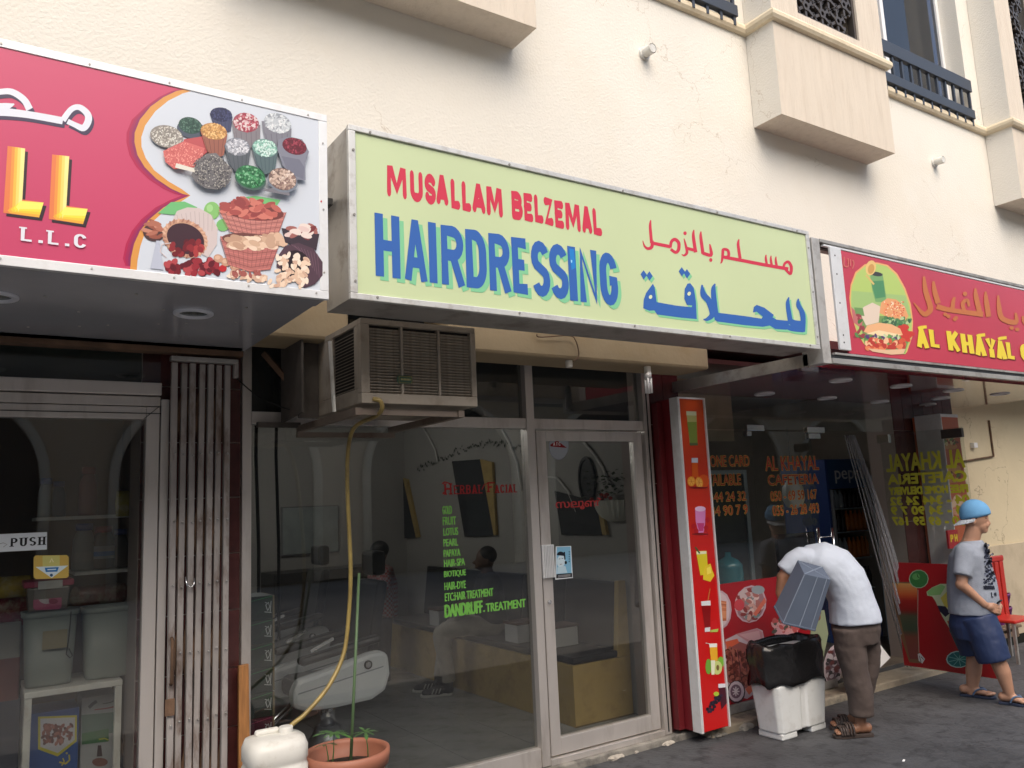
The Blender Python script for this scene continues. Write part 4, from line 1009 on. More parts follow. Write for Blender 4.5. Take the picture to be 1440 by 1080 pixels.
q_ = Print(wall_plane(SY-.004)); textp(q_, 'L.L.C', (SY-.004, 0, 0, 3), 86, 1015, 955, 366, 17, (225,225,235), hy=9, serif=True, gap=.35); q_.build('company_lettering', ls)
P1.build('sign_print', ls)

P2 = Print(pix_plane(SY-.002, 190, 120, 5.142857))
rg = random.Random(11)
def pile(P, cx, cy, rx, ry, rot, cols, n, a, b=None, under=None):
    if under: P.ell(cx, cy, rx*1.03, ry*1.03, under, rot, 20)
    b = b or a*.55
    for k in range(n):
        r = math.sqrt(rg.random()); t = rg.random()*6.283; x, y = rx*.93*r*math.cos(t), ry*.93*r*math.sin(t)
        X, Y = cx+x*math.cos(rot)-y*math.sin(rot), cy+x*math.sin(rot)+y*math.cos(rot)
        k0 = P.k; P.k += rg.random()*.0014; P.ell(X, Y, a, b, rg.choice(cols), rg.random()*3.1, 6, keep=True); P.k = k0
    P.k += .0015
def cup(P, cx, cy, rx, ry, rot, h, bx, c, shade):
    c1, s1 = math.cos(rot), math.sin(rot)
    L = (cx-rx*c1, cy-rx*s1); Rr = (cx+rx*c1, cy+rx*s1)
    P.poly([L, (cx, cy-ry*.3), Rr, (cx+rx*bx*c1+8, Rr[1]+h*.95), (cx+4, cy+ry*.6+h), (cx-rx*bx*c1+8, L[1]+h*.85)], c)
    for k in range(5): 
        f = -.7+.35*k; P.line([(cx+f*rx, cy+ry*.8), (cx+f*rx*bx+8, cy+ry*.5+h*.85)], 5, shade)
GB = (92, 96, 112)
cup(P2, 622, 215, 84, 52, .15, 110, .75, (60,66,100), (48,52,82)); pile(P2, 622, 212, 78, 50, .15, [(40,46,88),(28,32,70),(60,66,110)], 130, 8, 6, (34,38,78))
P2.ell(405, 320, 105, 66, (70,80,96), .2, 24); pile(P2, 398, 292, 84, 58, .25, [(52,92,80),(34,70,60),(84,120,104)], 150, 7, 5, (40,76,66))
cup(P2, 800, 275, 105, 75, .15, 150, .9, (128,122,128), (110,104,112)); pile(P2, 800, 272, 92, 68, .2, [(214,180,184),(190,90,104),(160,50,70),(226,206,206)], 150, 12, 7, (150,70,86))
cup(P2, 1020, 290, 112, 78, .25, 150, .85, (124,124,134), (104,104,116)); pile(P2, 1028, 278, 98, 68, .35, [(225,228,230),(206,212,216),(190,196,202)], 130, 14, 7, (150,156,164))
P2.poly([(350,395),(480,375),(540,470),(480,520),(340,450)], (184,80,84))
pile(P2, 225, 375, 118, 78, .22, [(205,200,190),(180,174,164),(150,144,136),(222,220,212)], 240, 7, 5, (140,134,128))
P2.poly([(200,480),(350,410),(500,460),(480,540),(420,600),(280,612),(215,560)], (208,108,104))
for k in range(230):
    t = rg.random()*6.28; r = math.sqrt(rg.random()); P2.ell(345+140*r*math.cos(t), 515+88*r*math.sin(t), 6, 4, rg.choice([(226,140,132),(196,92,92),(236,160,150)]), rg.random()*3, 6)
cup(P2, 565, 345, 100, 60, .15, 160, .65, (150,92,76), (120,70,60)); pile(P2, 565, 340, 94, 58, .2, [(222,172,104),(200,146,84),(236,196,134)], 150, 9, 6, (180,128,76))
cup(P2, 735, 455, 98, 62, .15, 160, .7, (86,92,100), (66,74,82)); pile(P2, 735, 452, 88, 62, .2, [(222,222,228),(200,202,210),(170,172,182)], 130, 11, 6, (128,132,142))
cup(P2, 930, 465, 98, 64, .2, 150, .7, (84,104,108), (64,84,90)); pile(P2, 932, 462, 90, 62, .25, [(196,226,216),(150,200,184),(216,236,230)], 130, 11, 6, (108,150,140))
P2.poly([(1020,470),(1030,400),(1100,380),(1200,400),(1250,490),(1222,570),(1225,695),(1160,690),(1060,590)], (128,130,144)); P2.poly([(1050,520),(1180,545),(1215,600),(1210,690),(1100,640)], (112,114,130)); pile(P2, 1145, 450, 88, 58, .3, [(130,34,54),(104,24,42),(160,60,78)], 130, 9, 6, (100,26,44))
pts = [(400,660),(440,560),(510,505),(580,500),(640,560),(700,620),(670,720),(600,765),(500,755),(430,710)]
P2.poly(pts, (112,110,112))
for k in range(380):
    a = rg.random()*6.28; r = math.sqrt(rg.random()); P2.ell(550+140*r*math.cos(a)+20*math.sin(a), 640+125*r*math.sin(a), 6, 4.5, rg.choice([(150,146,140),(90,88,92),(176,172,166),(70,68,74)]), rg.random()*3, 6)
P2.poly([(290,575),(420,612),(425,642),(282,608)], (222,218,206))
P2.ell(825, 690, 116, 76, (70,96,88), .3, 24); pile(P2, 825, 672, 108, 78, .3, [(70,150,96),(40,110,66),(130,190,146),(28,90,54)], 190, 10, 7, (44,110,70))
P2.poly([(900,770),(1050,740),(1110,795),(1105,810)], (120,118,126)); P2.ell(1055, 705, 112, 78, (120,128,140), .3, 24); pile(P2, 1055, 690, 100, 76, .3, [(206,182,166),(176,150,136),(224,206,194),(140,112,104)], 150, 12, 9, (120,98,92))
P2.build('sign_print', ls)

P3 = Print(pix_plane(SY-.002, 180, 250, 4.8))
P3.poly([(200,240),(290,165),(380,160),(470,200),(400,240),(300,250)], (112,186,120)); P3.poly([(790,130),(860,122),(1030,150),(1000,195),(900,170)], (120,196,124)); P3.ell(566, 222, 54, 60, (134,190,112), 0, 20); P3.ell(640, 320, 44, 42, (120,182,108)); P3.ell(552, 205, 22, 26, (160,208,140))
# almonds at left
P3.ell(175, 370, 75, 60, (74,50,52), .2, 20)
for k in range(16): P3.ell(rg.uniform(120,240), rg.uniform(300,400), 42, 13, rg.choice([(176,110,90),(150,84,68),(196,134,112)]), rg.uniform(-.3,.6), 10)
# tipped white basket
P3.poly([(300,290),(330,225),(400,200),(480,205),(560,250),(605,340),(600,450),(540,540),(300,400)], (206,192,190))
for k in range(9): P3.line([(330+k*30,226-abs(4-k)*-6),(350+k*27,330+k*4)], 3, (178,160,160))
P3.ell(385, 410, 158, 122, (196,150,126), .45, 30)
for k in range(28): a = k/28*6.28; x, y = 150*math.cos(a), 115*math.sin(a); P3.ell(385+x*.9-y*.43, 410+x*.43+y*.9, 17, 7, rg.choice([(216,176,150),(170,122,102)]), a+1, 8)
P3.ell(388, 412, 132, 98, (62,36,48), .45, 28)
for k in range(30): P3.ell(rg.uniform(290,500), rg.uniform(430,520), 24, 19, rg.choice([(140,40,48),(112,26,38),(170,58,60),(90,20,34)]), rg.random()*3, 12)
for k in range(60):
    x = rg.uniform(262,625); P3.ell(x, rg.uniform(560,650), 26, 20, rg.choice([(150,42,54),(120,26,40),(176,70,76),(96,20,36)]), rg.random()*3, 12)
P3.ell(640,612,26,24,(184,40,48))
for x, y in ((610,545),(660,570),(720,600)): P3.ell(x, y, 34, 28, (196,150,126), .4, 14); P3.ell(x-6,y-6,18,14,(216,178,152))
P3.poly([(190,425),(212,425),(240,622),(150,612)], (184,190,206)); P3.line([(290,440),(230,450),(216,500),(260,540)], 6, (206,190,190))
# back basket with dates
def basket(x0, x1, yt, xb0, xb1, yb, c, c2):
    P3.poly([(x0,yt),(x1,yt+20),(xb1,yb),((xb0+xb1)/2,yb+16),(xb0,yb-30)], c)
    for r_ in range(9):
        f = (r_+.5)/9; P3.line([(x0+(xb0-x0)*f, yt+(yb-30-yt)*f+3), ((x0+x1)/2, yt+40+(yb-yt-20)*f), (x1+(xb1-x1)*f, yt+22+(yb-yt-22)*f)], 4, c2 if r_ % 2 else tuple(min(255, v*1.15) for v in c))
    for q in range(12):
        f = q/11; P3.line([(x0+(x1-x0)*f, yt+18+18*math.sin(math.pi*f)), (xb0+(xb1-xb0)*f, yb-14)], 3, c2)
basket(610,1068,215,690,1010,395,(188,124,116),(140,82,80))
P3.ell(840, 225, 212, 62, (116,60,58), .12, 28)
for k in range(60):
    t = rg.random()*6.28; r = math.sqrt(rg.random()); P3.ell(840+190*r*math.cos(t), 208+58*r*math.sin(t)+10*math.cos(t), 42, 19, rg.choice([(190,102,92),(166,80,76),(206,122,108),(146,66,66)]), rg.uniform(-.8,.8), 12)
basket(620,1035,395,680,960,620,(182,112,106),(134,76,76))
P3.ell(828, 425, 196, 48, (110,66,62), .1, 26)
for k in range(36): P3.ell(rg.uniform(670,990), rg.uniform(392,470), 42, 20, rg.choice([(226,196,170),(206,172,146),(190,152,128),(236,210,188)]), rg.uniform(-.3,.7), 12)
for k in range(12): P3.ell(rg.uniform(940,1050), rg.uniform(385,460), 30, 28, rg.choice([(216,182,156),(196,160,136)]), 0, 14)
# dark bowl of brazil nuts
P3.poly([(1035,340),(1290,380),(1270,490),(1060,440)], (60,48,58))
for k in range(18): P3.ell(rg.uniform(1070,1260), rg.uniform(315,400), 40, 17, rg.choice([(120,52,56),(222,196,190),(160,100,94),(230,214,206)]), rg.uniform(-.7,.7), 10)
# tipped dark basket of cashews
P3.poly([(1010,530),(1060,460),(1150,440),(1250,480),(1312,570),(1312,660),(1260,720),(1190,745),(1000,600)], (82,60,72))
for k in range(9): P3.line([(1100+k*22,450+k*8),(1170+k*15,500+k*22)], 4, (112,84,98))
P3.ell(1125, 590, 98, 100, (40,26,34), .3, 24)
for k in range(110):
    t = rg.random(); x = 1000+rg.random()*210 if t < .6 else 680+rg.random()*520; y = rg.uniform(520,700) if t < .6 else rg.uniform(650,735)
    if x < 960: y = 620+(x-660)*.12+rg.uniform(10,50)
    P3.ell(x, min(y, 650+x*.085), 24, 13, rg.choice([(234,208,184),(222,190,164),(206,170,148),(240,222,204)]), rg.random()*3, 10)
for k in range(14): P3.ell(rg.uniform(690,900), rg.uniform(630,665), 22, 11, rg.choice([(160,90,84),(226,198,180)]), rg.random()*3, 10)
P3.poly([(1295,160),(1308,152),(1306,170)], (190,30,50))
P3.build('sign_print', ls)

# ---- green sign of the hairdresser
gs = thing('salon_sign', (2.9, -1.3, 2.5), 'long pale green box sign with red and blue lettering over the salon', 'shop sign')
gx0, gx1, gz0, gz1 = 1.306, 4.528, 2.520, 3.318
MB().box(gx0, gx1, SY+.02, -1.13, gz0+.004, gz1-.002).build('sign_box', mat('sign_side_metal', (.40, .385, .36), .5, metal=.4, var=.1, vscale=4, dirt=(.15, .12, .09), dirt_amt=.6, dscale=6), gs, .002)
m = MB(); m.box(gx0-.004, gx1+.004, SY-.006, SY+.019, gz1-.026, gz1); m.box(gx0-.004, gx1+.004, SY-.006, SY+.019, gz0, gz0+.028); m.box(gx0-.004, gx0+.030, SY-.006, SY+.019, gz0+.0285, gz1-.0265); m.box(gx1-.030, gx1+.004, SY-.006, SY+.019, gz0+.0285, gz1-.0265)
m.build('sign_frame', mat('frame_weathered', (.62, .62, .60), .42, metal=.35, var=.05, vscale=6, dirt=(.34, .31, .27), dirt_amt=.45, dscale=18), gs, .003)
MB().box(gx0+.0305, gx1-.0305, SY+.004, SY+.019, gz0+.029, gz1-.027).build('sign_face', mat('sign_green', (.55, .64, .38), .3, var=.035, vscale=1.5), gs)
rv = MB()
for k in range(5):
    x = gx0+.1+k*.75; rv.cyl((x, SY-.005, gz1-.018), (x, SY-.010, gz1-.018), .006, n=8); rv.cyl((x+.02, SY-.005, gz0+.018), (x+.02, SY-.01, gz0+.018), .006, n=8)
for z in (2.6, 2.9, 3.2): rv.cyl((gx0+.018, SY-.005, z), (gx0+.018, SY-.01, z), .006, n=8); rv.cyl((gx1-.018, SY-.005, z), (gx1-.018, SY-.01, z), .006, n=8)
rv.build('rivets', mat('rivet', (.25, .24, .22), .5), gs, kind='stuff')
RDS = (200, 55, 80); BLS = (52, 98, 172); MNT = (128, 196, 150)
PG = Print(wall_plane(SY+.004)); CG = (SY+.004, 500, 210, 3.6)
zt_ = lambda x, y: onY(500+x/3.6, 210+y/3.6, SY+.004)
for word, bxs, yl in (('MUSALLAM', [(158,100),(276,64),(350,56),(408,60),(482,46),(538,46),(590,66),(662,82)], 0), ('BELZEMAL', [(790,56),(852,46),(906,44),(955,46),(1008,46),(1062,76),(1146,50),(1202,44)], 1)):
    z1 = zt_(175, 78).z; z0 = zt_(165, 236).z
    for ch, (x, w) in zip(word, bxs):
        ym = 165+(x-160)*.21; a = zt_(x, ym); b = zt_(x+w, ym+w*.2); m_ = (b.x-a.x)/w
        j = rg.uniform(-.006, .006); text(PG, ch, a.x, z0+j, b.x, z1+j, (20.5 if yl == 0 else 18)*m_, RDS, wy=.045, rnd=True)
z1 = zt_(95, 320).z; z0 = zt_(110, 641).z
for dx, dz, c in ((.022, -.018, MNT), (0, 0, BLS)):
    for ch, xl, xr in (('H',98,224),('A',245,360),('I',362,418),('R',432,550),('D',556,662),('R',674,784),('E',790,884),('S',890,982),('S',982,1076),('I',1078,1118),('N',1130,1226),('G',1236,1326)):
        ym = 480+(xl-98)*.155; a = zt_(xl, ym); b = zt_(xr, ym+(xr-xl)*.155); m_ = (b.x-a.x)/(xr-xl)
        w = {'I': 40, 'H': 42, 'A': 33, 'R': 35, 'D': 38, 'N': 32, 'E': 37}.get(ch, 34)*m_
        text(PG, ch, a.x+dx, z0+dz, b.x+dx, z1+dz, w, c, wy=.056 if ch not in 'HAIN' else .05)
PG.k += .0001
def zp(l, c): PG.poly([tuple((zt_(x, y).x, zt_(x, y).z)) for x, y in l], c)
zp([(1080,502),(1104,506),(1112,600),(1092,612)], (35,125,200)); zp([(1088,560),(1096,562),(1095,574),(1090,575)], (150,205,235))  # lighter blue highlight painted onto the last letter I
PG.build('sign_lettering', gs, STICK)
PA = Print(pix_plane(SY+.004, 880, 280, 5.142857))
def S(pts, w, c=RDS): PA.curve(pts, w, c)
S([(180,152),(176,200),(186,318)], [8,20,22]); S([(190,300),(188,345),(160,358),(135,340),(122,300)], [22,24,20,14,4])
S([(192,318),(325,345)], 24); S([(322,350),(330,308),(355,292),(382,318),(380,368),(358,385),(325,362)], [20,22,24,24,24,22,20])
PA.ell(428,247,12,14,RDS); S([(420,285),(432,330),(442,385),(422,408),(402,398)], [6,16,20,14,4]); S([(438,355),(505,372)], 22)
S([(492,222),(488,270),(505,385)], [8,22,24]); S([(543,234),(542,280),(558,395)], [8,22,24]); S([(556,390),(615,405),(612,355),(606,325)], [24,24,18,8]); PA.ell(614,440,12,14,RDS)
S([(684,465),(694,450),(700,400),(705,365),(738,372),(742,412),(712,418)], [6,14,20,20,20,20,14]); S([(700,418),(830,442),(1000,475),(1175,505)], 24); S([(818,290),(812,330),(826,430)], [8,20,22])
for x in (1014,1050,1086): S([(x,402+(x-1014)*.18),(x-2,430+(x-1014)*.2),(x+6,478+(x-1014)*.2)], [6,16,18])
S([(1140,490),(1150,465),(1175,455),(1196,490),(1190,538),(1165,520),(1148,500)], [16,18,20,22,22,18,16])
def blue(dx, dy, c):
    T = lambda L: [(x+dx, y+dy) for x, y in L]
    for p in ((128,548),(170,556),(404,526),(441,540)): PA.poly(T([(p[0],p[1]-34),(p[0]+24,p[1]+2),(p[0],p[1]+34),(p[0]-22,p[1]-4)]), c)
    PA.poly(T([(195,612),(208,640),(222,745),(360,770),(475,782),(480,770),(440,765),(422,720),(425,650),(445,612),(465,608),(490,640),(506,740),(512,868),(400,858),(225,835),(205,805),(170,808),(125,790),(128,730),(145,680)]), c)
    PA.curve(T([(560,870),(590,868),(625,830),(600,740),(560,690),(550,620)]), [6,26,40,44,44,10], c)
    PA.curve(T([(645,612),(632,660),(645,800),(655,850)]), [8,34,40,44], c)
    PA.poly(T([(640,820),(700,826),(860,846),(980,865),(990,850),(945,815),(918,820),(925,780),(945,765),(1000,785),(1070,838),(1060,855),(1090,872),(1170,880),(1185,930),(1160,945),(1080,940),(1040,915),(990,924),(860,912),(660,886),(640,870)]), c)
    PA.curve(T([(1178,710),(1170,760),(1188,880),(1192,900)]), [8,30,36,40], c); PA.curve(T([(1190,885),(1215,898),(1270,905)]), [44,46,46], c); PA.curve(T([(1150,918),(1200,935),(1280,942)]), [30,40,44], c)
    PA.curve(T([(1246,720),(1248,770),(1285,840),(1286,960)]), [8,34,26,20], c); PA.poly(T([(1240,745),(1262,760),(1285,850),(1284,965),(1266,962),(1262,860)]), c)
blue(14, 18, MNT); blue(0, 0, BLS)
for x, y in ((178,708),(457,684)): PA.ell(x, y, 12, 15, (208,218,178), .4)
PA.build('sign_lettering', gs, STICK)
# steel brackets carrying the sign
for x in (1.45, 2.9, 4.4): MB().box(x, x+.05, -1.129, WY-.005, 3.1, 3.15).build('sign_bracket', RUSTD, gs)
# ---- added dark sheet painting the shade in the gap between the signs, left
MB().box(1.212, 1.295, -1.25, -.6, 3.0, 3.03).build('gap_shade', mat('gap_shade_dark', (.03, .03, .03), .6), gs)

# ---- cafeteria canopy and sign
cs = thing('cafeteria_canopy_sign', (6.5, -1, 2.44), 'red lit-box sign and glossy dark red canopy with round lights over the cafeteria', 'shop sign')
cx0, cx1, cz = 4.56, 9.0, 2.442
MB().box(cx0+.02, cx1, SY+.16, .06, cz, cz+.05).build('soffit_panel', SOFR, cs)
MB().box(cx0, cx0+.0195, -1.30, .05, cz-.012, cz+.07).build('canopy_edge', ALUD, cs)
# aluminium housing: outer channel, stepped rails
m = MB(); m.box(cx0, cx0+.085, SY-.0, SY+.16, cz-.01, 3.285); m.build('housing_end', mat('housing_grey', (.50, .49, .47), .45, metal=.35, var=.08, vscale=6, dirt=(.25, .22, .2), dirt_amt=.5, dscale=9), cs, .004)
MB().box(cx0+.086, cx1, SY-.005, SY+.16, 3.262, 3.285).build('housing_rail', ALUD, cs, .002); MB().box(cx0+.086, cx1, SY-.012, SY+.02, cz-.008, cz+.028).build('housing_rail', ALUD, cs, .002)
MB().box(cx0+.086, cx1, SY+.0, SY+.02, cz+.029, cz+.052).build('housing_rail', BLACK, cs); MB().box(cx0+.12, cx1, SY-.008, SY+.02, cz+.053, cz+.068).build('housing_rail', ALUD, cs, .002); MB().box(cx0+.086, cx1, SY+.03, SY+.06, 3.236, 3.2615).build('housing_rail', BLACK, cs)
MB().box(cx0+.12, cx1, SY-.004, SY+.02, 3.24, 3.252).build('housing_rail', ALUW, cs)
fx0 = onY(1170, 345, SY).x; 
MB().box(fx0-.055, fx0+.065, SY-.02, SY-.002, 2.53, 3.235).build('end_strip', ALUW, cs, .003)
rv = MB()
for z in (2.58, 2.63, 2.85, 3.05, 3.18): rv.cyl((fx0-.01, SY-.02, z), (fx0-.01, SY-.0215, z), .006, n=8)
rv.build('rivet_holes', BLACK, cs, kind='stuff')
MB().box(fx0+.066, cx1, SY-.0, SY+.012, 2.515, 3.235).build('sign_face', mat('sign_crimson', (.50, .05, .085), .28, var=.08, vscale=1.2), cs)
PC = Print(pix_plane(SY-.001, 1120, 320, 4.5))
OL = (190,110,60); LG = (176,200,110)
def egg(sx): return [(520+sx*180*math.cos(R(a))*(1 if 1 else 0)+(18 if math.sin(R(a)) > 0 else -12)*abs(math.sin(R(a))), 505+sx*290*math.sin(R(a))) for a in range(0, 360, 12)]
ov = [(350,370),(380,290),(440,240),(500,228),(570,245),(630,300),(680,390),(715,490),(730,600),(725,700),(690,800),(600,805),(480,785),(430,740),(385,660),(350,540),(342,450)]
PC.poly([(x+(-8 if x < 500 else 8), y-8) for x, y in ov], (225,170,110)); PC.poly(ov, LG); PC.poly([(395,560),(700,560),(715,700),(685,795),(600,800),(480,780),(430,735)], (120,150,90))
PC.poly([(350,400),(690,430),(725,560),(348,520)], (160,190,120))
# glass of juice
PC.poly([(465,300),(545,290),(568,440),(560,475),(500,470),(480,400)], (120,165,105)); PC.poly([(470,340),(550,335),(562,440),(500,450)], (80,140,95)); PC.ell(506,294,40,14,(60,60,60),.15); PC.ell(470,255,33,48,(226,190,120),.2); PC.ell(472,262,20,32,(200,150,80),.2); PC.line([(440,300),(490,360)],12,(210,180,110))
# bread, bun, filling
PC.poly([(400,520),(430,500),(480,475),(530,500),(520,600),(440,620),(415,570)], (222,204,186)); PC.poly([(345,500),(420,580),(410,640),(360,600)], (190,110,110)); PC.poly([(365,505),(420,510),(430,560),(375,555)], (110,150,90))
for k in range(12): PC.ell(rg.uniform(375,425), rg.uniform(510,700), 20, 10, rg.choice([(90,140,80),(70,120,60),(150,60,70)]), rg.random()*3, 8)
PC.poly([(525,540),(535,475),(575,447),(630,455),(685,500),(708,560),(690,585),(600,580)], (226,160,110))
for k in range(90): PC.ell(rg.uniform(555,680), rg.uniform(470,560), 6, 3.5, rg.choice([(240,220,190),(236,140,90),(206,70,50)]), rg.random()*3, 6)
for k in range(44): PC.ell(rg.uniform(545,725), rg.uniform(570,615), 15, 9, rg.choice([(80,130,80),(60,100,70),(120,165,110),(180,200,150)]), rg.random()*3, 8)
for k in range(12): PC.ell(rg.uniform(660,725), rg.uniform(625,710), 26, 16, rg.choice([(200,60,50),(220,90,70)]), rg.random(), 12)
PC.poly([(425,660),(445,620),(520,602),(600,612),(655,640),(672,680),(600,690),(480,680)], (232,178,130)); PC.poly([(440,672),(520,650),(670,680),(560,690)], (240,214,170))
for k in range(40): PC.ell(rg.uniform(435,670), rg.uniform(685,710), 16, 8, rg.choice([(110,160,90),(200,210,170),(86,130,70),(90,60,110)]), rg.random()*3, 8)
for k in range(70): PC.ell(rg.uniform(440,680), rg.uniform(710,768), 18, 13, rg.choice([(206,90,60),(184,60,50),(226,130,90),(236,190,150)]), rg.random()*3, 10)
PC.poly([(450,765),(560,775),(690,768),(675,800),(600,805),(480,785)], (224,186,150))
# faded lettering
def C(pts, w, c=OL): PC.curve(pts, w, c)
C([(280,180),(276,215),(290,250)],7,(200,110,100)); C([(300,185),(300,240),(325,245),(325,195)],7,(200,110,100)); C([(340,200),(340,245)],7,(200,110,100)); C([(355,205),(362,230),(352,262)],7,(200,110,100))
C([(805,310),(815,400),(845,500),(835,535),(800,545),(740,475)], [16,32,34,34,28,6]); C([(865,340),(872,400),(895,480)], [14,30,34]); C([(885,500),(960,520),(1060,535),(1180,550)], [34,30,30,34]); C([(985,515),(990,470),(1000,440)], [28,24,14])
C([(1060,530),(1050,480),(1080,460),(1090,500)], [24,24,20,16]); PC.ell(1065,420,14,14,OL); C([(1130,385),(1135,440),(1160,545)], [12,30,32]); C([(1195,405),(1200,470),(1215,565)], [12,30,32])
for x, y in ((960,562),(1008,572),(940,550),(1000,580)): PC.ell(x,y,13,12,OL)
C([(1275,430),(1280,500),(1300,575),(1385,600),(1385,540)], [12,28,32,30,14]); PC.ell(1360,636,14,12,OL); PC.ell(1395,645,14,12,OL); C([(1430,560),(1445,600),(1500,640)], [14,30,30])
YL = (228, 205, 60)
PY = Print(wall_plane(SY-.004))
def Y_(ch, x, yb, w, h, st=28):
    textp(PY, ch, (SY-.004, 1120, 320, 4.5), x+5, yb+5, yb-h+5, x+w+5, st, (120,40,40), hy=22); textp(PY, ch, (SY-.004, 1120, 320, 4.5), x, yb, yb-h, x+w, st, YL, hy=22)
Y_('A',762,755,72,120); Y_('L',848,755,66,110); Y_('K',962,775,72,120); Y_('H',1050,790,68,118); Y_('A',1132,805,66,118); Y_('Y',1205,818,62,116); Y_('A',1268,826,60,112); Y_('L',1336,830,52,104); Y_('C',1425,845,60,110)
for x in (762,1132,1268): PC.line([(x+6,755-95+(x-762)*.135-20),(x+22,755-120+(x-762)*.135-2),(x+60,755-126+(x-762)*.135)], 20, YL)
PC.build('sign_print', cs); PY.build('sign_lettering', cs)
for px, py in ((1075,554),(1182,535),(1163,560),(1267,543),(1237,565),(1341,549),(1406,554),(1323,560),(1304,569)):
    p = onZ(px, py, cz); 
    if p.y < .05 and p.x < 8.95: downlight(cs, p, .085, mat('ring_white', (.62, .62, .64), .35), mat('lens_white', (.5, .5, .52), .3), .01)

# ================================================================ AIR CONDITIONER AND THINGS OUTSIDE THE SALON
ac = thing('air_conditioner', (1.85, -.7, 2.13), 'dusty beige window air conditioner on a steel bracket over the salon window', 'air conditioner')
ax0, ax1, ay0, ay1, az0, az1 = 1.525, 2.175, -1.0, -.30, 2.13, 2.55
MB().box(ax0+.02, ax1-.02, ay0+.04, ay1, az0+.015, az1-.01).build('fin_core', ACD, ac)
m = MB()
m.box(ax0, ax1, ay0, ay0+.035, az0, az0+.05); m.box(ax0, ax1, ay0, ay0+.035, az1-.028, az1); m.box(ax0, ax0+.045, ay0, ay0+.035, az0+.0505, az1-.0285); m.box(ax1-.03, ax1, ay0, ay0+.035, az0+.0505, az1-.0285)
m.box(ax0+.215, ax0+.228, ay0+.002, ay0+.035, az0+.0505, az1-.0285); m.box(ax0+.425, ax0+.438, ay0+.002, ay0+.035, az0+.0505, az1-.0285)
m.build('front_frame', ACM, ac, .003)
m = MB(); m.box(ax0, ax0+.018, ay0+.0355, ay1, az0, az0+.075); m.box(ax0, ax0+.018, ay0+.0355, ay1, az1-.03, az1); m.box(ax0, ax0+.018, ay0+.0355, ay0+.09, az0+.0755, az1-.0305); m.box(ax0, ax0+.018, -.62, ay1, az0+.0755, az1-.0305)
m.box(ax1-.018, ax1, ay0+.0355, ay1, az0, az1); m.box(ax0+.0185, ax1-.0185, ay0+.0355, ay1, az1-.009, az1); m.box(ax0+.0185, ax1-.0185, ay0+.0355, ay1, az0, az0+.014)
m.build('casing', ACM, ac, .003)
sl_ = MB().obox((0, 0, 0), (1, 0, 0), .022, .0035, up=(0, .55, 1)).mesh('louvre', ACM)
n = 22
for seg0, seg1 in ((ax0+.047, ax0+.213), (ax0+.230, ax0+.423), (ax0+.440, ax1-.032)):
    for k in range(n):
        z = az0+.058+k*(az1-az0-.095)/n
        o = bpy.data.objects.new('louvre', sl_); col.objects.link(o); o.parent = ac; o.matrix_parent_inverse = Matrix.Translation(-ac.location); o.location = (seg0, ay0+.02, z); o.scale = (seg1-seg0, 1, 1)
sl2 = MB().obox((0, 0, 0), (0, 1, 0), .02, .0035, up=(-.5, 0, 1)).mesh('side_louvre', ACM)
for k in range(18):
    o = bpy.data.objects.new('side_louvre', sl2); col.objects.link(o); o.parent = ac; o.matrix_parent_inverse = Matrix.Translation(-ac.location); o.location = (ax0+.012, ay0+.093, az0+.085+k*.0165); o.scale = (1, .28, 1)
p = onY(570, 534, ay0); 
MB().prism([(p.x+dx, ay0-.003, p.z+dz) for dx, dz in ((-.038,-.02),(.03,-.02),(.038,-.012),(.038,.012),(.03,.02),(-.038,.02),(-.046,.01),(-.046,-.01))], (0, .004, 0)).build('maker_badge', mat('badge_green', (.02, .06, .04), .35), ac)
pr = Print(wall_plane(ay0-.0035)); pr.line([(p.x-.036,p.z-.016),(p.x+.034,p.z-.016),(p.x+.034,p.z+.015),(p.x-.036,p.z+.015)], .002, (150,130,70), closed=True); 
for k in range(7): pr.rect(p.x-.026+k*.0078, p.z-.004, p.x-.021+k*.0078, p.z+.005, (160,150,100))
pr.build('badge_print', ac)
# bracket and duct panels
bk = MB(); bk.box(ax0-.02, ax0+.015, -.97, -.10, 2.075, 2.11); bk.box(ax1-.10, ax1-.065, -.97, -.10, 2.075, 2.11); bk.box(ax0+.0155, ax1-.1005, -.96, -.925, 2.078, 2.108); bk.box(ax0-.02, ax1-.065, -.12, -.09, 2.045, 2.0745)
bk.build('steel_bracket', mat('bracket_steel', (.2, .16, .13), .6, metal=.4, dirt=(.1, .05, .03), dirt_amt=.7), ac)
q0 = onY(464, 480, -.85); q1 = onY(470, 579, -.85)
MB().obox(q0, q1, .02, .012).build('support_strip', WHITED, ac)
PNL = mat('side_panel_dirty', (.07, .06, .052), .8, var=.25, vscale=6, dirt=(.04, .03, .025), dirt_amt=.7, dscale=5)
MB().prism([(1.40, -.50, 2.14), (1.40, -.15, 2.12), (1.40, -.15, 2.56), (1.40, -.50, 2.56)], (.012, 0, 0)).build('side_duct_panel', PNL, ac)
MB().box(1.413, 1.522, -.42, -.40, 2.12, 2.56).build('side_duct_panel', PNL, ac)
MB().box(1.28, 1.52, -.13, -.09, 2.10, 2.128).build('duct_shelf', PNL, ac)
MB().obox((1.32, -.10, 2.52), (1.515, -.3, 2.2), .03, .03).build('diagonal_brace', RUSTD, ac)
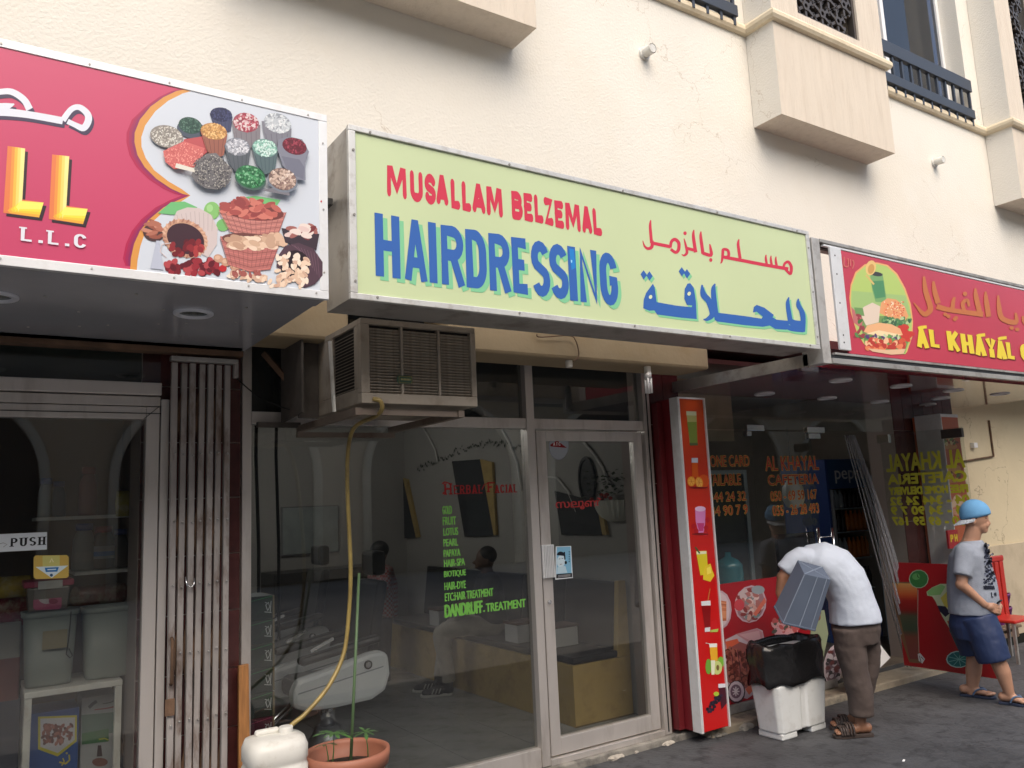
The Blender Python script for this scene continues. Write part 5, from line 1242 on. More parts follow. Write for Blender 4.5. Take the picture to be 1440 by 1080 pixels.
# drain hose of the air conditioner
HOSE = mat('hose_yellow', (.34, .25, .08), .3, var=.2, vscale=9, dirt=(.12, .08, .03), dirt_amt=.6, dscale=7)
def smooth_path(P, k=6):
    P = [Vector(p) for p in P]; out = []
    for i in range(len(P)-1):
        p0, p1, p2, p3 = P[max(i-1, 0)], P[i], P[i+1], P[min(i+2, len(P)-1)]
        for j in range(k):
            t = j/k; out.append(.5*((2*p1)+(p2-p0)*t+(2*p0-5*p1+4*p2-p3)*t*t+(3*p1-p0-3*p2+p3)*t**3))
    return out+[P[-1]]
hp = [onY(525, 561, -1.0), onY(535, 564, -1.02), onY(537, 576, -1.0), onY(527, 586, -.9), onY(508, 594, -.7), onY(495, 607, -.55), onY(489, 640, -.45), onY(489, 700, -.4), onY(493, 800, -.38), onY(490, 870, -.38), onY(483, 920, -.40), onY(462, 965, -.43), onY(430, 1003, -.45), onY(408, 1022, -.46), onY(402, 1042, -.47)]
setp(MB().tube(smooth_path(hp), .0112, 12).build('drain_hose', HOSE), 'yellow translucent hose hanging from the air conditioner into the white jerrycan', 'hose')
setp(MB().tube(smooth_path([onY(333, 532, -.06), onY(360, 555, -.12), onY(395, 572, -.25), onY(430, 582, -.4)]), .004, 6).build('black_wire', BLACK), 'thin black wire sagging from the left pier to the air conditioner bracket', 'wire')
# jerrycan
jy = -.47; a = onY(343, 1050, jy); b = onY(428, 1050, jy); cx = (a.x+b.x)/2; r = (b.x-a.x)/2; zt = onY(385, 1036, jy).z+.01
jc = thing('jerrycan', (cx, jy, GZ), 'dirty white plastic jerrycan catching the hose water in front of the salon', 'jerrycan')
def sq(cx, cy, rx, ry, z, n=32, p=.6): return [Vector((cx+math.copysign(abs(math.cos(2*math.pi*k/n))**p, math.cos(2*math.pi*k/n))*rx, cy+math.copysign(abs(math.sin(2*math.pi*k/n))**p, math.sin(2*math.pi*k/n))*ry, z)) for k in range(n)]
MB().loft([sq(cx, jy, r*.5, r*.45, GZ+.002), sq(cx, jy, r*.93, r*.85, GZ+.004), sq(cx, jy, r, r*.9, GZ+.04), sq(cx, jy, r, r*.9, zt-.14), sq(cx, jy, r*.96, r*.86, zt-.13), sq(cx, jy, r*.96, r*.86, zt-.115), sq(cx, jy, r, r*.9, zt-.105), sq(cx, jy, r, r*.9, zt-.05), sq(cx, jy, r*.9, r*.8, zt-.012), sq(cx, jy, r*.6, r*.5, zt), sq(cx, jy, r*.2, r*.2, zt+.001)]).build('can_body', WHITED, jc)
MB().obox((cx-r*.6, jy+.03, zt+.012), (cx+r*.2, jy+.03, zt+.012), .035, .03).build('can_handle', WHITED, jc, .012)
h = onY(402, 1042, jy); MB().cyl((h.x, jy, zt-.02), (h.x, jy, zt+.03), .034, n=20).build('can_neck', WHITED, jc, .006)
# plant pot
py_ = -.50; a = onY(430, 1058, py_); b = onY(543, 1058, py_); cx = (a.x+b.x)/2; r = (b.x-a.x)/2; zr = onY(487, 1041, py_+r*.75).z
TERRA = mat('terracotta_plastic', (.36, .14, .085), .55, var=.08, vscale=5, dirt=(.2, .1, .07), dirt_amt=.4)
pt = thing('plant_pot', (cx, py_, GZ), 'terracotta plant pot with seedlings and a tall green stick before the salon window', 'plant pot')
MB().lathe((cx, py_, 0), [(.02, GZ), (r*.62, GZ), (r*.66, GZ+.02), (r*.88, zr-.09), (r*.9, zr-.075), (r*.97, zr-.07), (r, zr-.03), (r, zr), (r*.93, zr+.002), (r*.9, zr-.02), (r*.86, zr-.09), (.02, zr-.09)], 44, caps=False).build('pot_body', TERRA, pt)
MB().lathe((cx, py_, zr-.085), [(r*.84, 0), (r*.5, .012), (.01, .004)], 30, caps=False).build('soil', mat('soil_dark', (.03, .02, .014), .95, var=.4, vscale=60, bump=1, bscale=80), pt)
c0 = onY(493, 1070, py_); c1 = onY(505, 806, py_+.12)
setp(MB().cyl((c0.x, py_, zr-.08), c1, .0085, .0075, 10).build('plant_stick', mat('stick_green', (.10, .17, .08), .5)), 'thin green plastic stick standing in the terracotta pot', 'stick')
LEAF = mat('leaf_green', (.06, .14, .035), .5, var=.35, vscale=30)
def seedling(px, py, h, s, n, lab):
    c = onY(px, py+18, py_-.02); base = Vector((c.x, py_-.02+rg.uniform(-.05, .05), zr-.08)); top = base+Vector((rg.uniform(-.02, .02), 0, h+.08))
    st = MB().tube([base, (base+top)/2+Vector((.005, 0, 0)), top], [.0035, .003, .002], 6)
    t = thing('seedling', base, lab, 'plant', 'seedlings in the terracotta pot'); st.build('stem', LEAF, t)
    lf = MB()
    for k in range(n):
        a = k*6.283/n+rg.random()*.4; d = Vector((math.cos(a), math.sin(a)*.8, rg.uniform(-.15, .35))).normalized(); L = s*rg.uniform(.7, 1.1); e = d.cross(Vector((0, 0, 1))).normalized()
        pts = [top+d*L*f+e*w*L+Vector((0, 0, -.25*L*f*f)) for f, w in ((0, 0), (.25, .09), (.4, .05), (.5, .14), (.62, .07), (.75, .11), (1, 0), (.75, -.11), (.62, -.07), (.5, -.14), (.4, -.05), (.25, -.09))]
        lf.add(pts, [tuple(range(12))])
    lf.build('leaves', LEAF, t, kind='stuff')
seedling(466, 1042, .10, .11, 11, 'tallest leafy seedling at the left of the terracotta pot'); seedling(516, 1048, .075, .09, 10, 'leafy seedling right of the green stick'); seedling(466, 1062, .04, .07, 5, 'smallest seedling at the front of the pot')
# plank
a = onY(344, 937, -.13); 
pk = MB().hexa([(a.x-.035, -.17, GZ), (a.x+.028, -.17, GZ), (a.x+.028, -.145, GZ), (a.x-.035, -.145, GZ)], [(a.x-.022, -.10, a.z), (a.x+.03, -.10, a.z+.004), (a.x+.03, -.075, a.z+.004), (a.x-.022, -.075, a.z)])
o = pk.build('wooden_plank', WOOD, None, .003); setp(o, 'orange wooden plank leaning on the salon frame beside the jerrycan', 'plank')
# energy saving bulb and empty holder
def bulb(px, py, lab, lamp):
    p = onY(px, py, -.50); z = 2.53; t = thing('light_holder', (p.x, -.50, z), lab, 'light bulb' if lamp else 'bulb holder')
    MB().cyl((p.x, -.47, z), (p.x, -.47, z-.045), .024, n=16).build('socket', WHITED, t, .003)
    if lamp:
        MB().cyl((p.x, -.47, z-.0455), (p.x, -.47, z-.085), .026, .024, 16).build('ballast', WHITE, t)
        for dx, dy in ((-.013, -.013), (.013, -.013), (-.013, .013), (.013, .013)): MB().cyl((p.x+dx, -.47+dy, z-.0855), (p.x+dx, -.47+dy, z-.19), .0085, n=10).build('bulb_tube', WHITE, t)
bulb(915, 525, 'white energy saving bulb hanging under the lintel right of the salon door', True); bulb(804, 512, 'empty bulb holder under the lintel above the salon door', False)
w = [onY(755, 470, WY-.02), onY(760, 474, WY-.02), onY(800, 472, WY-.03), onY(810, 480, WY-.03), onY(814, 500, WY-.02), onY(806, 508, WY-.01)]
setp(MB().tube(smooth_path(w), .004, 6).build('loose_wire', RUSTD), 'loose brown wire looping on the lintel above the bulb holder', 'wire')
c = onY(847, 530, .3); t = thing('exhaust_fan_ring', c, 'faint round vent ring behind the transom over the salon door', 'vent')
m = MB(); m.loft([[c+Vector((math.cos(k*.2618)*rr_, dy, math.sin(k*.2618)*rr_)) for k in range(24)] for rr_, dy in ((.085, 0), (.085, -.015), (.072, -.015), (.072, 0))], True, False); m.build('vent_rim', ALUD, t)
# dark cladding behind transoms
MB().box(1.27, 4.21, .10, .12, 2.2, 2.86).build('transom_backing', mat('backing_grey', (.07, .075, .08), .6, var=.15, vscale=2), sf)

# ================================================================ CAFETERIA FRONT
cf = thing('cafeteria_shopfront', (6, 0, FZ), 'frameless glass shopfront of the cafeteria with red and yellow lettering', 'shopfront')
LGHT = (225, 185, 60); REDT = (165, 35, 25)
MB().box(4.665, 5.475, -.006, .006, .0, 2.14).build('glass_pane', GLASSC, cf)
MB().box(5.485, 6.285, -.006, .006, .0, 2.14).build('glass_pane', GLASSC, cf)
MB().box(4.665, 7.60, -.006, .006, 2.152, 2.44).build('glass_transom', GLASSC, cf)
m = MB(); m.box(4.665, 6.29, -.03, .02, -.07, -.005); m.build('bottom_rail', ALUD, cf, .003)
MB().box(4.665, 6.29, .03, .28, -.2, -.075).build('plinth', mat('plinth_beige', (.32, .27, .2), .7, var=.1), cf)
def patch(px0, py0, px1, py1):
    a = onY(px0, py0, -.02); b = onY(px1, py1, -.02); MB().box(a.x, b.x, -.022, .022, b.z, a.z).build('patch_fitting', STEEL, cf, .003)
patch(1050, 597, 1075, 606); patch(1050, 606, 1057, 613); patch(1135, 600, 1160, 609); patch(1137, 609, 1154, 617)
for px in (1150, 1170):
    a = onY(px, 742, -.06); b = onY(px+3, 812, -.06); MB().cyl((a.x, -.06, a.z), (a.x, -.06, b.z), .013, n=14).build('door_handle', STEEL, cf)
a = onY(1150, 756, -.06); b = onY(1170, 756, -.06); MB().cyl((a.x, -.06, a.z), (b.x, -.06, a.z), .006, n=10).build('handle_chain', STEEL, cf)
CC = (-.009, 900, 540, 4.153)
VRED = mat('vinyl_red', (.40, .03, .015), .5); VYEL = mat('vinyl_yellow', (.62, .42, .04), .5); VOLV = mat('vinyl_olive', (.42, .40, .02), .55)
def glow(s, crop, xl, yb, yt, xr, w, serif=False):
    glyph_row(s, 'lettering_outline', crop, xl, yb, yt, xr, VYEL, cf, halo=.0052 if serif else .0044)
    glyph_row(s, 'glass_lettering', crop, xl, yb, yt, xr, VRED, cf, bold=.0022 if serif else .0012, k0=.0006)
for s_, xl, yb, yt, xr, w, sf_ in (('TELEPHONE CARD', 248, 486, 420, 638, 8, False), ('AVAILABLE', 365, 596, 530, 588, 8, False), ('04 - 344 24 32', 300, 696, 640, 620, 8, False), ('04 - 34 90 7 9', 300, 780, 722, 630, 8, False),
       ('AL KHAYAL', 735, 506, 424, 1042, 10, True), ('CAFETERIA', 750, 592, 533, 1042, 8, True), ('050 - 69 59 167', 765, 684, 628, 1034, 7.5, False), ('055 - 26 28 493', 778, 770, 712, 1046, 7.5, False)):
    glow(s_, CC, xl, yb, yt, xr, w, sf_)
# red poster with dishes along the bottom of the glass
zt = onY(1040, 818, -.014).z
po = MB().box(4.665, 6.12, -.016, -.0065, .0, zt).build('food_poster', mat('poster_red', (.36, .012, .02), .35, var=.05, vscale=2), cf)
PF = Print(pix_plane(-.0165, 920, 780, 3.6))
def plate(P, cx, cy, rx, ry, c): P.ell(cx, cy, rx, ry, (186,150,158), 0, 30); P.ell(cx-2, cy-2, rx*.93, ry*.93, (206,180,188), 0, 30); P.ell(cx, cy, rx*.84, ry*.84, c, 0, 26)
PF.ell(330, 280, 62, 100, (196,168,178)); PF.ell(328, 280, 54, 90, (212,190,196))
for k in range(14): PF.line([(300, 230+k*8), (365, 240+k*7)], 7, rg.choice([(206,120,80),(180,100,66),(222,146,104)]))
PF.ell(487, 250, 80, 96, (196,168,180), .25); PF.ell(487, 250, 72, 88, (160,120,128), .25)
for k in range(70):
    t = rg.random()*6.28; r = math.sqrt(rg.random()); PF.ell(487+64*r*math.cos(t), 250+78*r*math.sin(t), 17, 10, rg.choice([(176,110,104),(206,160,150),(140,60,60),(196,176,176),(120,140,140),(220,190,184)]), rg.random()*3, 9)
PF.ell(525, 178, 34, 22, (150,160,166)); PF.ell(430, 255, 26, 30, (200,70,80)); PF.poly([(500,300),(560,215),(566,240),(515,312)], (214,110,90))
PF.poly([(360,430),(420,400),(520,372),(548,385),(560,450),(566,600),(540,680),(470,730),(360,700)], (198,178,186)); PF.poly([(366,470),(430,440),(540,480),(552,560),(520,640),(440,690),(366,640)], (150,84,80))
PF.poly([(412,402),(520,374),(548,392),(552,490),(470,440)], (196,140,146)); PF.poly([(430,405),(530,385),(545,460),(480,432)], (214,166,170)); PF.poly([(360,440),(420,425),(430,445),(366,480)], (212,96,66)); PF.poly([(460,680),(560,590),(562,612),(480,710)], (214,110,80))
for r_ in range(5):
    for k in range(46):
        t = rg.random(); x = 372+r_*34+t*20; y = 470+r_*8+t*170; PF.ell(x+rg.uniform(-10,10), y, 12, 8, rg.choice([(110,50,42),(140,74,60),(86,36,32),(166,100,84)]), rg.random()*3, 8)
    PF.line([(388+r_*34, 470+r_*10), (410+r_*33, 650)], 4, (60,26,24))
for k in range(20): PF.ell(rg.uniform(495,540), rg.uniform(500,570), 11, 8, rg.choice([(50,70,60),(80,100,84),(40,40,50)]), rg.random()*3, 8)
PF.ell(414, 694, 46, 58, (60,40,50)); PF.ell(414, 692, 40, 52, (212,196,206)); PF.ell(412, 692, 28, 36, (120,90,110))
for k in range(8): a = k*.785; PF.line([(412,692),(412+18*math.cos(a), 692+24*math.sin(a))], 6, (224,214,220))
# more of the poster right of the white bin, half hidden by the bending man
PF.ell(665, 385, 62, 50, (214,160,166)); 
for k in range(40): PF.ell(rg.uniform(600,720), rg.uniform(330,390), 16, 10, rg.choice([(190,90,90),(220,160,160),(90,90,80)]), rg.random()*3, 8)
PF.poly([(790,290),(860,280),(880,400),(840,600),(790,520)], (150,160,130)); PF.ell(905, 560, 50, 110, (196,180,186), .2); PF.ell(905, 560, 36, 90, (120,100,108), .2)
for k in range(30): PF.ell(905+rg.uniform(-30,30), 560+rg.uniform(-70,70), 14, 10, rg.choice([(200,190,194),(110,60,60),(60,56,60)]), rg.random()*3, 8)
PF.build('poster_print', po)
# narrow juice board
jb = thing('juice_board', (4.5, -.2, GZ), 'tall narrow orange to red board with pictures of juices at the pier', 'menu board')
yb_ = onX(941, 620, 4.36).y; yr_ = max(-.045, onX(930, 620, 4.36).y)
MB().box(4.36, 4.645, -.276, -.05, -.05, 2.35).build('board_box', mat('board_side_red', (.18, .014, .02), .4, var=.1, vscale=3), jb)
m = MB(); m.box(4.354, 4.3595, -.285, -.20, -.052, 2.355); m.box(4.3596, 4.372, -.290, -.2765, -.052, 2.355); m.box(4.633, 4.647, -.290, -.2765, -.052, 2.355); m.box(4.3725, 4.6325, -.29, -.2765, 2.343, 2.355)
m.build('board_frame', ALUW, jb)
MB().box(4.30, 4.353, -.12, -.06, -.05, 2.33).build('side_strip', mat('side_strip_red', (.13, .012, .016), .4, var=.1), jb)
PJ = Print(pix_plane(-.2785, 0, 0, 1)); 
N = 40; pL = lambda z: None
PW = Print(wall_plane(-.278), base=.0)
ca, cb_ = (200, 75, 25), (190, 22, 22)
for k in range(N):
    z0 = 2.343-k*2.39/N; z1 = 2.343-(k+1)*2.39/N; f = min(1, k/N*2.0); c = tuple(ca[i]+(cb_[i]-ca[i])*f for i in range(3)); PW.poly([(4.3725, z0), (4.6325, z0), (4.6325, z1), (4.3725, z1)], c, keep=True)
PW.build('board_print', jb)
J = Print(pix_plane(-.2795, 940, 560, 4.5)); J2 = Print(pix_plane(-.2795, 960, 760, 3.857))
J.poly([(112,82),(176,84),(184,296),(136,298)], (170,170,110)); J.poly([(118,150),(178,150),(184,290),(138,292)], (120,140,60)); J.poly([(112,82),(176,84),(177,110),(114,108)], (196,200,170)); J.poly([(132,282),(186,282),(186,298),(136,300)], (90,100,60))
J.poly([(146,378),(186,378),(186,408),(146,408)], (200,205,225)); J.poly([(148,410),(184,410),(190,500),(150,500)], (215,90,20)); J.ell(222, 524, 36, 42, (214,84,24)); J.ell(145, 526, 26, 32, (226,140,40)); J.ell(145, 526, 20, 26, (234,170,70)); J.ell(194, 534, 25, 38, (226,140,40), -.2); J.ell(194, 534, 19, 31, (236,176,80), -.2)
for q in range(6): J.line([(145,526),(145+19*math.cos(q), 526+25*math.sin(q))], 2, (200,110,30)); J.line([(194,534),(194+18*math.cos(q), 534+29*math.sin(q))], 2, (200,110,30))
J.ell(190, 566, 60, 6, (120,16,16)); J.poly([(168,700),(234,698),(232,790),(222,850),(190,852),(172,780)], (214,130,190)); J.ell(201, 700, 34, 17, (230,190,226)); J.poly([(180,790),(226,790),(220,840),(194,842)], (190,60,120))
for x, y in ((160,810),(176,840),(238,820),(236,858),(246,770)): J.ell(x, y, 15, 17, (176,20,34)); 
J.ell(232, 860, 13, 14, (206,40,50)); J.ell(200, 860, 54, 7, (120,16,16))
J2.poly([(72,58),(130,56),(138,180),(96,190)], (214,196,40)); J2.poly([(74,60),(128,58),(129,72),(76,76)], (230,228,190)); J2.line([(68,36),(92,70)], 8, (50,90,50)); J2.poly([(120,140),(150,125),(162,165),(172,190),(150,224),(110,212),(112,180)], (224,196,50)); J2.poly([(130,150),(150,140),(156,176),(132,186)], (240,220,90))
J2.line([(148,262),(136,330)], 4, (190,130,70)); J2.poly([(100,330),(150,326),(152,352),(102,354)], (220,220,225)); J2.poly([(102,354),(152,352),(148,480),(122,490)], (130,16,20)); J2.poly([(120,474),(150,470),(148,494),(120,496)], (210,210,215)); J2.poly([(155,440),(182,430),(194,484),(152,492)], (196,30,34)); J2.poly([(150,486),(194,478),(190,496),(150,498)], (170,190,90))
J2.line([(124,556),(160,564)], 4, (200,196,190)); J2.poly([(144,562),(186,560),(190,650),(154,660)], (226,170,50)); J2.poly([(144,560),(186,558),(186,578),(146,580)], (232,232,226)); J2.ell(140, 684, 17, 42, (110,160,60)); J2.ell(206, 660, 18, 30, (120,176,60)); J2.ell(187, 690, 27, 38, (196,206,130)); J2.ell(190, 690, 8, 16, (120,100,60)); J2.poly([(152,650),(176,650),(172,728),(156,728)], (226,226,200))
J2.poly([(192,780),(236,778),(240,880),(210,918)], (70,16,34)); J2.poly([(192,778),(236,776),(236,796),(194,800)], (220,216,226))
for k in range(40):
    t = rg.random(); J2.ell(200-60*t+rg.uniform(-18,18), 840+90*t, 8, 8, rg.choice([(28,20,36),(44,34,56),(16,12,24)]), 0, 8)
J2.ell(182, 832, 15, 12, (170,196,60))
J.build('board_print', jb); J2.build('board_print', jb)

# open glass door with mirrored yellow lettering
OX = 7.2
od = thing('open_glass_door', (OX, -.1, FZ), 'open glass door of the cafeteria with mirrored yellow lettering and a red drinks poster', 'door')
MB().box(OX-.005, OX+.005, -.885, -.10, -.02, 2.11).build('door_glass', GLASSC, od)
MB().box(OX-.02, OX+.02, -.885, -.70, 2.02, 2.10).build('top_patch', mat('patch_dark', (.1, .085, .08), .3, metal=.6), od, .002)
MB().box(OX-.02, OX+.02, -.20, -.08, 2.03, 2.11).build('top_patch', STEEL, od, .002)
XP = lambda u, v, k: Vector((OX-.0055-k, u, v))
zz = lambda y: onX(1300, y, OX).z
for s_, y0, y1 in (('AL KHAYAL', 660, 636), ('CAFETERIA', 679, 665), ('FREE HOME DELIVERY', 694, 684), ('04 - 344 24 32', 709, 698), ('04 - 34 90 7 9', 723, 712), ('050 - 69 59 167', 738, 727)):
    glyph_mesh(s_, 'door_lettering', -.87, zz(y0), -.14, zz(y1), 0, VOLV, od, fn=XP, halo=.006)
def xpix(u, v, k):
    p = onX(1230+u/4.32, 760+v/4.32, OX-.012); p.x -= k; return p
dp0 = onX(1256, 795, OX); dpz = onX(1300, 792, OX).z
dpo = MB().box(OX-.012, OX-.0055, -.98, -.10, -.01, dpz).build('drinks_poster', mat('poster_red2', (.36, .015, .02), .3, var=.06, vscale=2), od)
PD = Print(xpix)
PD.poly([(95,250),(210,252),(262,300),(262,560),(272,690),(300,712),(290,745),(262,745),(210,740),(165,600),(120,400)], (120,90,66))
gst = [(0,(205,150,90)),(.14,(190,90,50)),(.22,(150,40,36)),(.34,(130,36,36)),(.42,(80,80,62)),(.6,(64,78,62)),(.7,(120,70,58)),(1,(120,62,62))]
for k in range(46):
    f = k/46; 
    for q in range(len(gst)-1):
        if gst[q][0] <= f <= gst[q+1][0]: t_ = (f-gst[q][0])/(gst[q+1][0]-gst[q][0]); cc_ = tuple(gst[q][1][z_]*(1-t_)+gst[q+1][1][z_]*t_ for z_ in range(3))
    y_ = 258+f*460; xl_ = 104+f*110; PD.poly([(xl_, y_), (258+f*6, y_+4), (258+f*6, y_+15), (xl_+2, y_+11)], cc_)
PD.ell(268, 234, 60, 57, (150,180,150)); PD.ell(268, 234, 55, 52, (60,120,66)); PD.ell(252, 220, 24, 20, (100,160,96)); PD.line([(258,205),(262,222),(272,225)], 4, (20,40,24)); PD.line([(264,300),(262,500),(270,680)], 3, (190,160,150)); PD.poly([(262,690),(276,684),(306,720),(290,748),(268,730)], (200,200,200)); PD.line([(272,700),(282,740)], 4, (70,70,80)); PD.line([(282,706),(298,724)], 4, (70,70,80))
PD.poly([(316,312),(350,285),(400,264),(440,264),(520,300),(520,420),(560,640),(520,660),(470,560),(410,460),(370,370),(350,340),(320,335)], (196,206,170))
PD.poly([(318,312),(352,286),(405,266),(430,280),(400,330),(330,336)], (140,190,120)); PD.poly([(400,350),(450,300),(470,400),(430,410)], (206,196,90)); PD.poly([(380,395),(430,400),(460,440),(430,465),(395,430)], (26,30,60)); PD.poly([(440,490),(500,480),(520,560),(470,560)], (214,110,40)); PD.poly([(450,540),(530,560),(545,650),(505,660)], (30,90,96))
PD.ell(510, 722, 76, 52, (170,206,200)); PD.ell(512, 722, 70, 46, (36,110,112))
for k in range(9): a = k*.698; PD.line([(512,722),(512+64*math.cos(a),722+42*math.sin(a))], 4, (120,180,176))
PD.build('poster_print', dpo)
# clear plastic curtain strips gathered to the side
st = thing('plastic_strip_curtain', (6.9, -.1, 2.1), 'clear plastic curtain strips pulled aside in the cafeteria doorway', 'strip curtain')
CLR = mat('clear_pvc', (.42, .42, .45), .1, spec=.9); 
nt = CLR.node_tree; b_ = nt.nodes['Principled BSDF']; b_.inputs['Alpha'].default_value = .45
for k in range(6):
    a = onY(1188+k*2.5, 612, -.04-.006*k); b = onY(1276+k*5, 938, -.10-.012*k); w = .012+.004*(k % 3)
    mid = a.lerp(b, .5)+Vector((-.02+.008*k, -.005*k, 0)); P = smooth_path([a, a.lerp(mid, .5)+Vector((.01*(k % 3), 0, 0)), mid, mid.lerp(b, .5)+Vector((-.012*(k % 2), 0, 0)), b], 5)
    m = MB(); rings = []
    for q, p in enumerate(P):
        tw = k+.25*q; e = Vector((math.cos(tw*.3)*w, math.sin(tw*.3)*w*.7, 0)); rings.append([p-e, p-e*.3+Vector((0, -.008, 0)), p+e*.3+Vector((0, .004, 0)), p+e, p+e*.3+Vector((0, .007, 0)), p-e*.3+Vector((0, -.005, 0))])
    m.loft(rings, True).build('plastic_strip', CLR, st)
# ---- cafeteria interior
def pthing(name, px, py, Y, label, cat, group=None): return thing(name, onY(px, py, Y), label, cat, group)
ALB = mat('aluminium_pale_blue', (.36, .43, .46), .4, metal=.3)
t = pthing('inner_door', 1030, 750, .7, 'pale aluminium inner door behind the left cafeteria pane', 'door')
a = onY(985, 662, .7); b = onY(1062, 830, .7)
m = MB(); m.box(a.x-.3, b.x-.05, .68, .72, a.z-.04, a.z); m.box(b.x-.05, b.x+.0, .68, .72, FZ, a.z); m.box(a.x-.3, a.x-.25, .68, .72, FZ, a.z-.0405); m.build('door_frame', ALB, t, .003)
MB().box(a.x-.25, b.x-.05, .695, .705, FZ, a.z-.041).build('door_panel', mat('panel_dark_glass', (.05, .06, .062), .2), t)
MB().box(4.63, 6.1, .72, .76, 2.12, 2.7).build('partition_panel', mat('partition_beige', (.34, .29, .2), .7, var=.1), None); setp(bpy.data.objects['partition_panel'], 'beige partition above the inner door of the cafeteria', 'partition')
c = onY(1026, 812, .45); t = thing('water_bottle', c, 'blue water cooler bottle behind the left cafeteria pane', 'bottle')
WB = mat('bottle_cyan', (.05, .26, .32), .1, spec=.8)
MB().lathe((c.x, c.y, c.z-.12), [(.02, 0), (.12, .0), (.125, .05), (.12, .1), (.125, .15), (.12, .2), (.12, .23), (.09, .27), (.03, .30), (.025, .34)][::1], 28).build('bottle_body', WB, t)
MB().box(c.x-.14, c.x+.14, c.y-.13, c.y+.13, FZ, c.z-.122).build('cooler_body', WHITED, t, .01)
t = pthing('black_screen', 1122, 775, .5, 'black flat screen standing behind the middle cafeteria pane', 'screen')
a = onY(1092, 752, .5); b = onY(1150, 806, .5); MB().box(a.x, b.x, .49, .53, b.z, a.z).build('screen_panel', mat('screen_black', (.008, .008, .01), .15), t, .004); MB().box(a.x+.1, b.x-.1, .46, .6, FZ, b.z-.001).build('screen_stand', BLACK, t, .005)
c = onY(1115, 690, .4); t = thing('hanging_bag', c, 'white plastic bag hanging behind the cafeteria lettering', 'bag')
m = MB(); rings = [[c+Vector((math.cos(k*.5236)*r_*(1+.15*math.sin(3*k)), math.sin(k*.5236)*r_*.5, h)) for k in range(12)] for r_, h in ((.02, .14), (.06, .10), (.12, .03), (.13, -.08), (.09, -.15), (.02, -.17))]; m.loft(rings).build('bag_body', mat('bag_white', (.55, .56, .54), .4), t); MB().cyl(c+Vector((0, 0, .14)), c+Vector((0, 0, .6)), .004, n=6).build('bag_string', BLACK, t)
# drinks fridge
FY = 1.0; a = onY(1163, 655, FY); b = onY(1232, 900, FY)
fr = thing('drinks_fridge', (a.x+.4, FY+.3, FZ), 'glass fronted blue drinks fridge filled with bottles inside the cafeteria', 'fridge')
fx0_, fx1_ = a.x, a.x+.78
m = MB(); m.box(fx0_-.04, fx0_, FY, FY+.6, FZ, 1.95); m.box(fx1_, fx1_+.04, FY-.0, FY+.6, FZ, 1.95); m.box(fx0_, fx1_, FY+.55, FY+.6, FZ, 1.95); m.box(fx0_, fx1_, FY, FY+.55, FZ, .15); m.box(fx0_, fx1_, FY+.0, FY+.55, 1.62, 1.95); m.build('fridge_body', mat('fridge_blue', (.03, .07, .26), .35), fr, .004)
m = MB(); m.box(fx0_-.001, fx0_+.02, FY-.03, FY-.002, .16, 1.61); m.box(fx1_-.02, fx1_+.001, FY-.03, FY-.002, .16, 1.61); m.build('fridge_door_frame', mat('fridge_grey', (.3, .33, .36), .4), fr)
pr = Print(wall_plane(FY-.001)); pr.rect(fx0_, 1.63, fx1_, 1.94, (40,80,130)); pr.build('header_print', fr)
glyph_mesh('pepsi', 'header_lettering', fx0_+.12, 1.68, fx1_-.16, 1.86, FY-.004, mat('letter_white', (.6, .64, .7), .4), fr, .003)
zs = [.16, .50, .84, 1.14, 1.40]
for z in zs: MB().box(fx0_+.001, fx1_-.001, FY+.03, FY+.54, z-.012, z).build('fridge_shelf', mat('shelf_pale', (.35, .42, .45), .4), fr)
BC = [mat('drink_amber', (.25, .09, .015), .2), mat('drink_orange', (.45, .13, .01), .2), mat('drink_green', (.05, .16, .03), .2), mat('drink_clear', (.25, .3, .33), .15), mat('drink_yellow', (.45, .4, .03), .3), mat('drink_dark', (.03, .02, .02), .15)]
bm_ = MB().lathe((0, 0, 0), [(.004, .0), (.032, 0), (.034, .02), (.031, .08), (.034, .14), (.026, .18), (.012, .215), (.013, .24), (.004, .242)], 12)
bms = [bm_.mesh('drink_bottle', c) for c in BC]; names = ['amber', 'orange', 'green', 'clear', 'yellow', 'dark cola']
rows = {0: [2, 2, 4, 4], 1: [4, 4, 2, 5], 2: [3, 3, 1, 1], 3: [3, 5, 1, 1], 4: [5, 3, 5, 5]}
wd = ['bottom', 'second lowest', 'middle', 'second highest', 'top']
for r_, z in enumerate(zs):
    for k in range(9):
        ci = rows[r_][min(3, k//2)]
        o = bpy.data.objects.new('drink_bottle', bms[ci]); col.objects.link(o); o.location = (fx0_+.06+k*.082, FY+.09, z+.001); o.scale = (1, 1, .95 if r_ < 4 else .85)
        setp(o, '%s bottle, %s from the left, on the %s shelf of the drinks fridge' % (names[ci], ['first', 'second', 'third', 'fourth', 'fifth', 'sixth', 'seventh', 'eighth', 'ninth'][k], wd[r_]), 'bottle', 'drink bottles in the fridge')
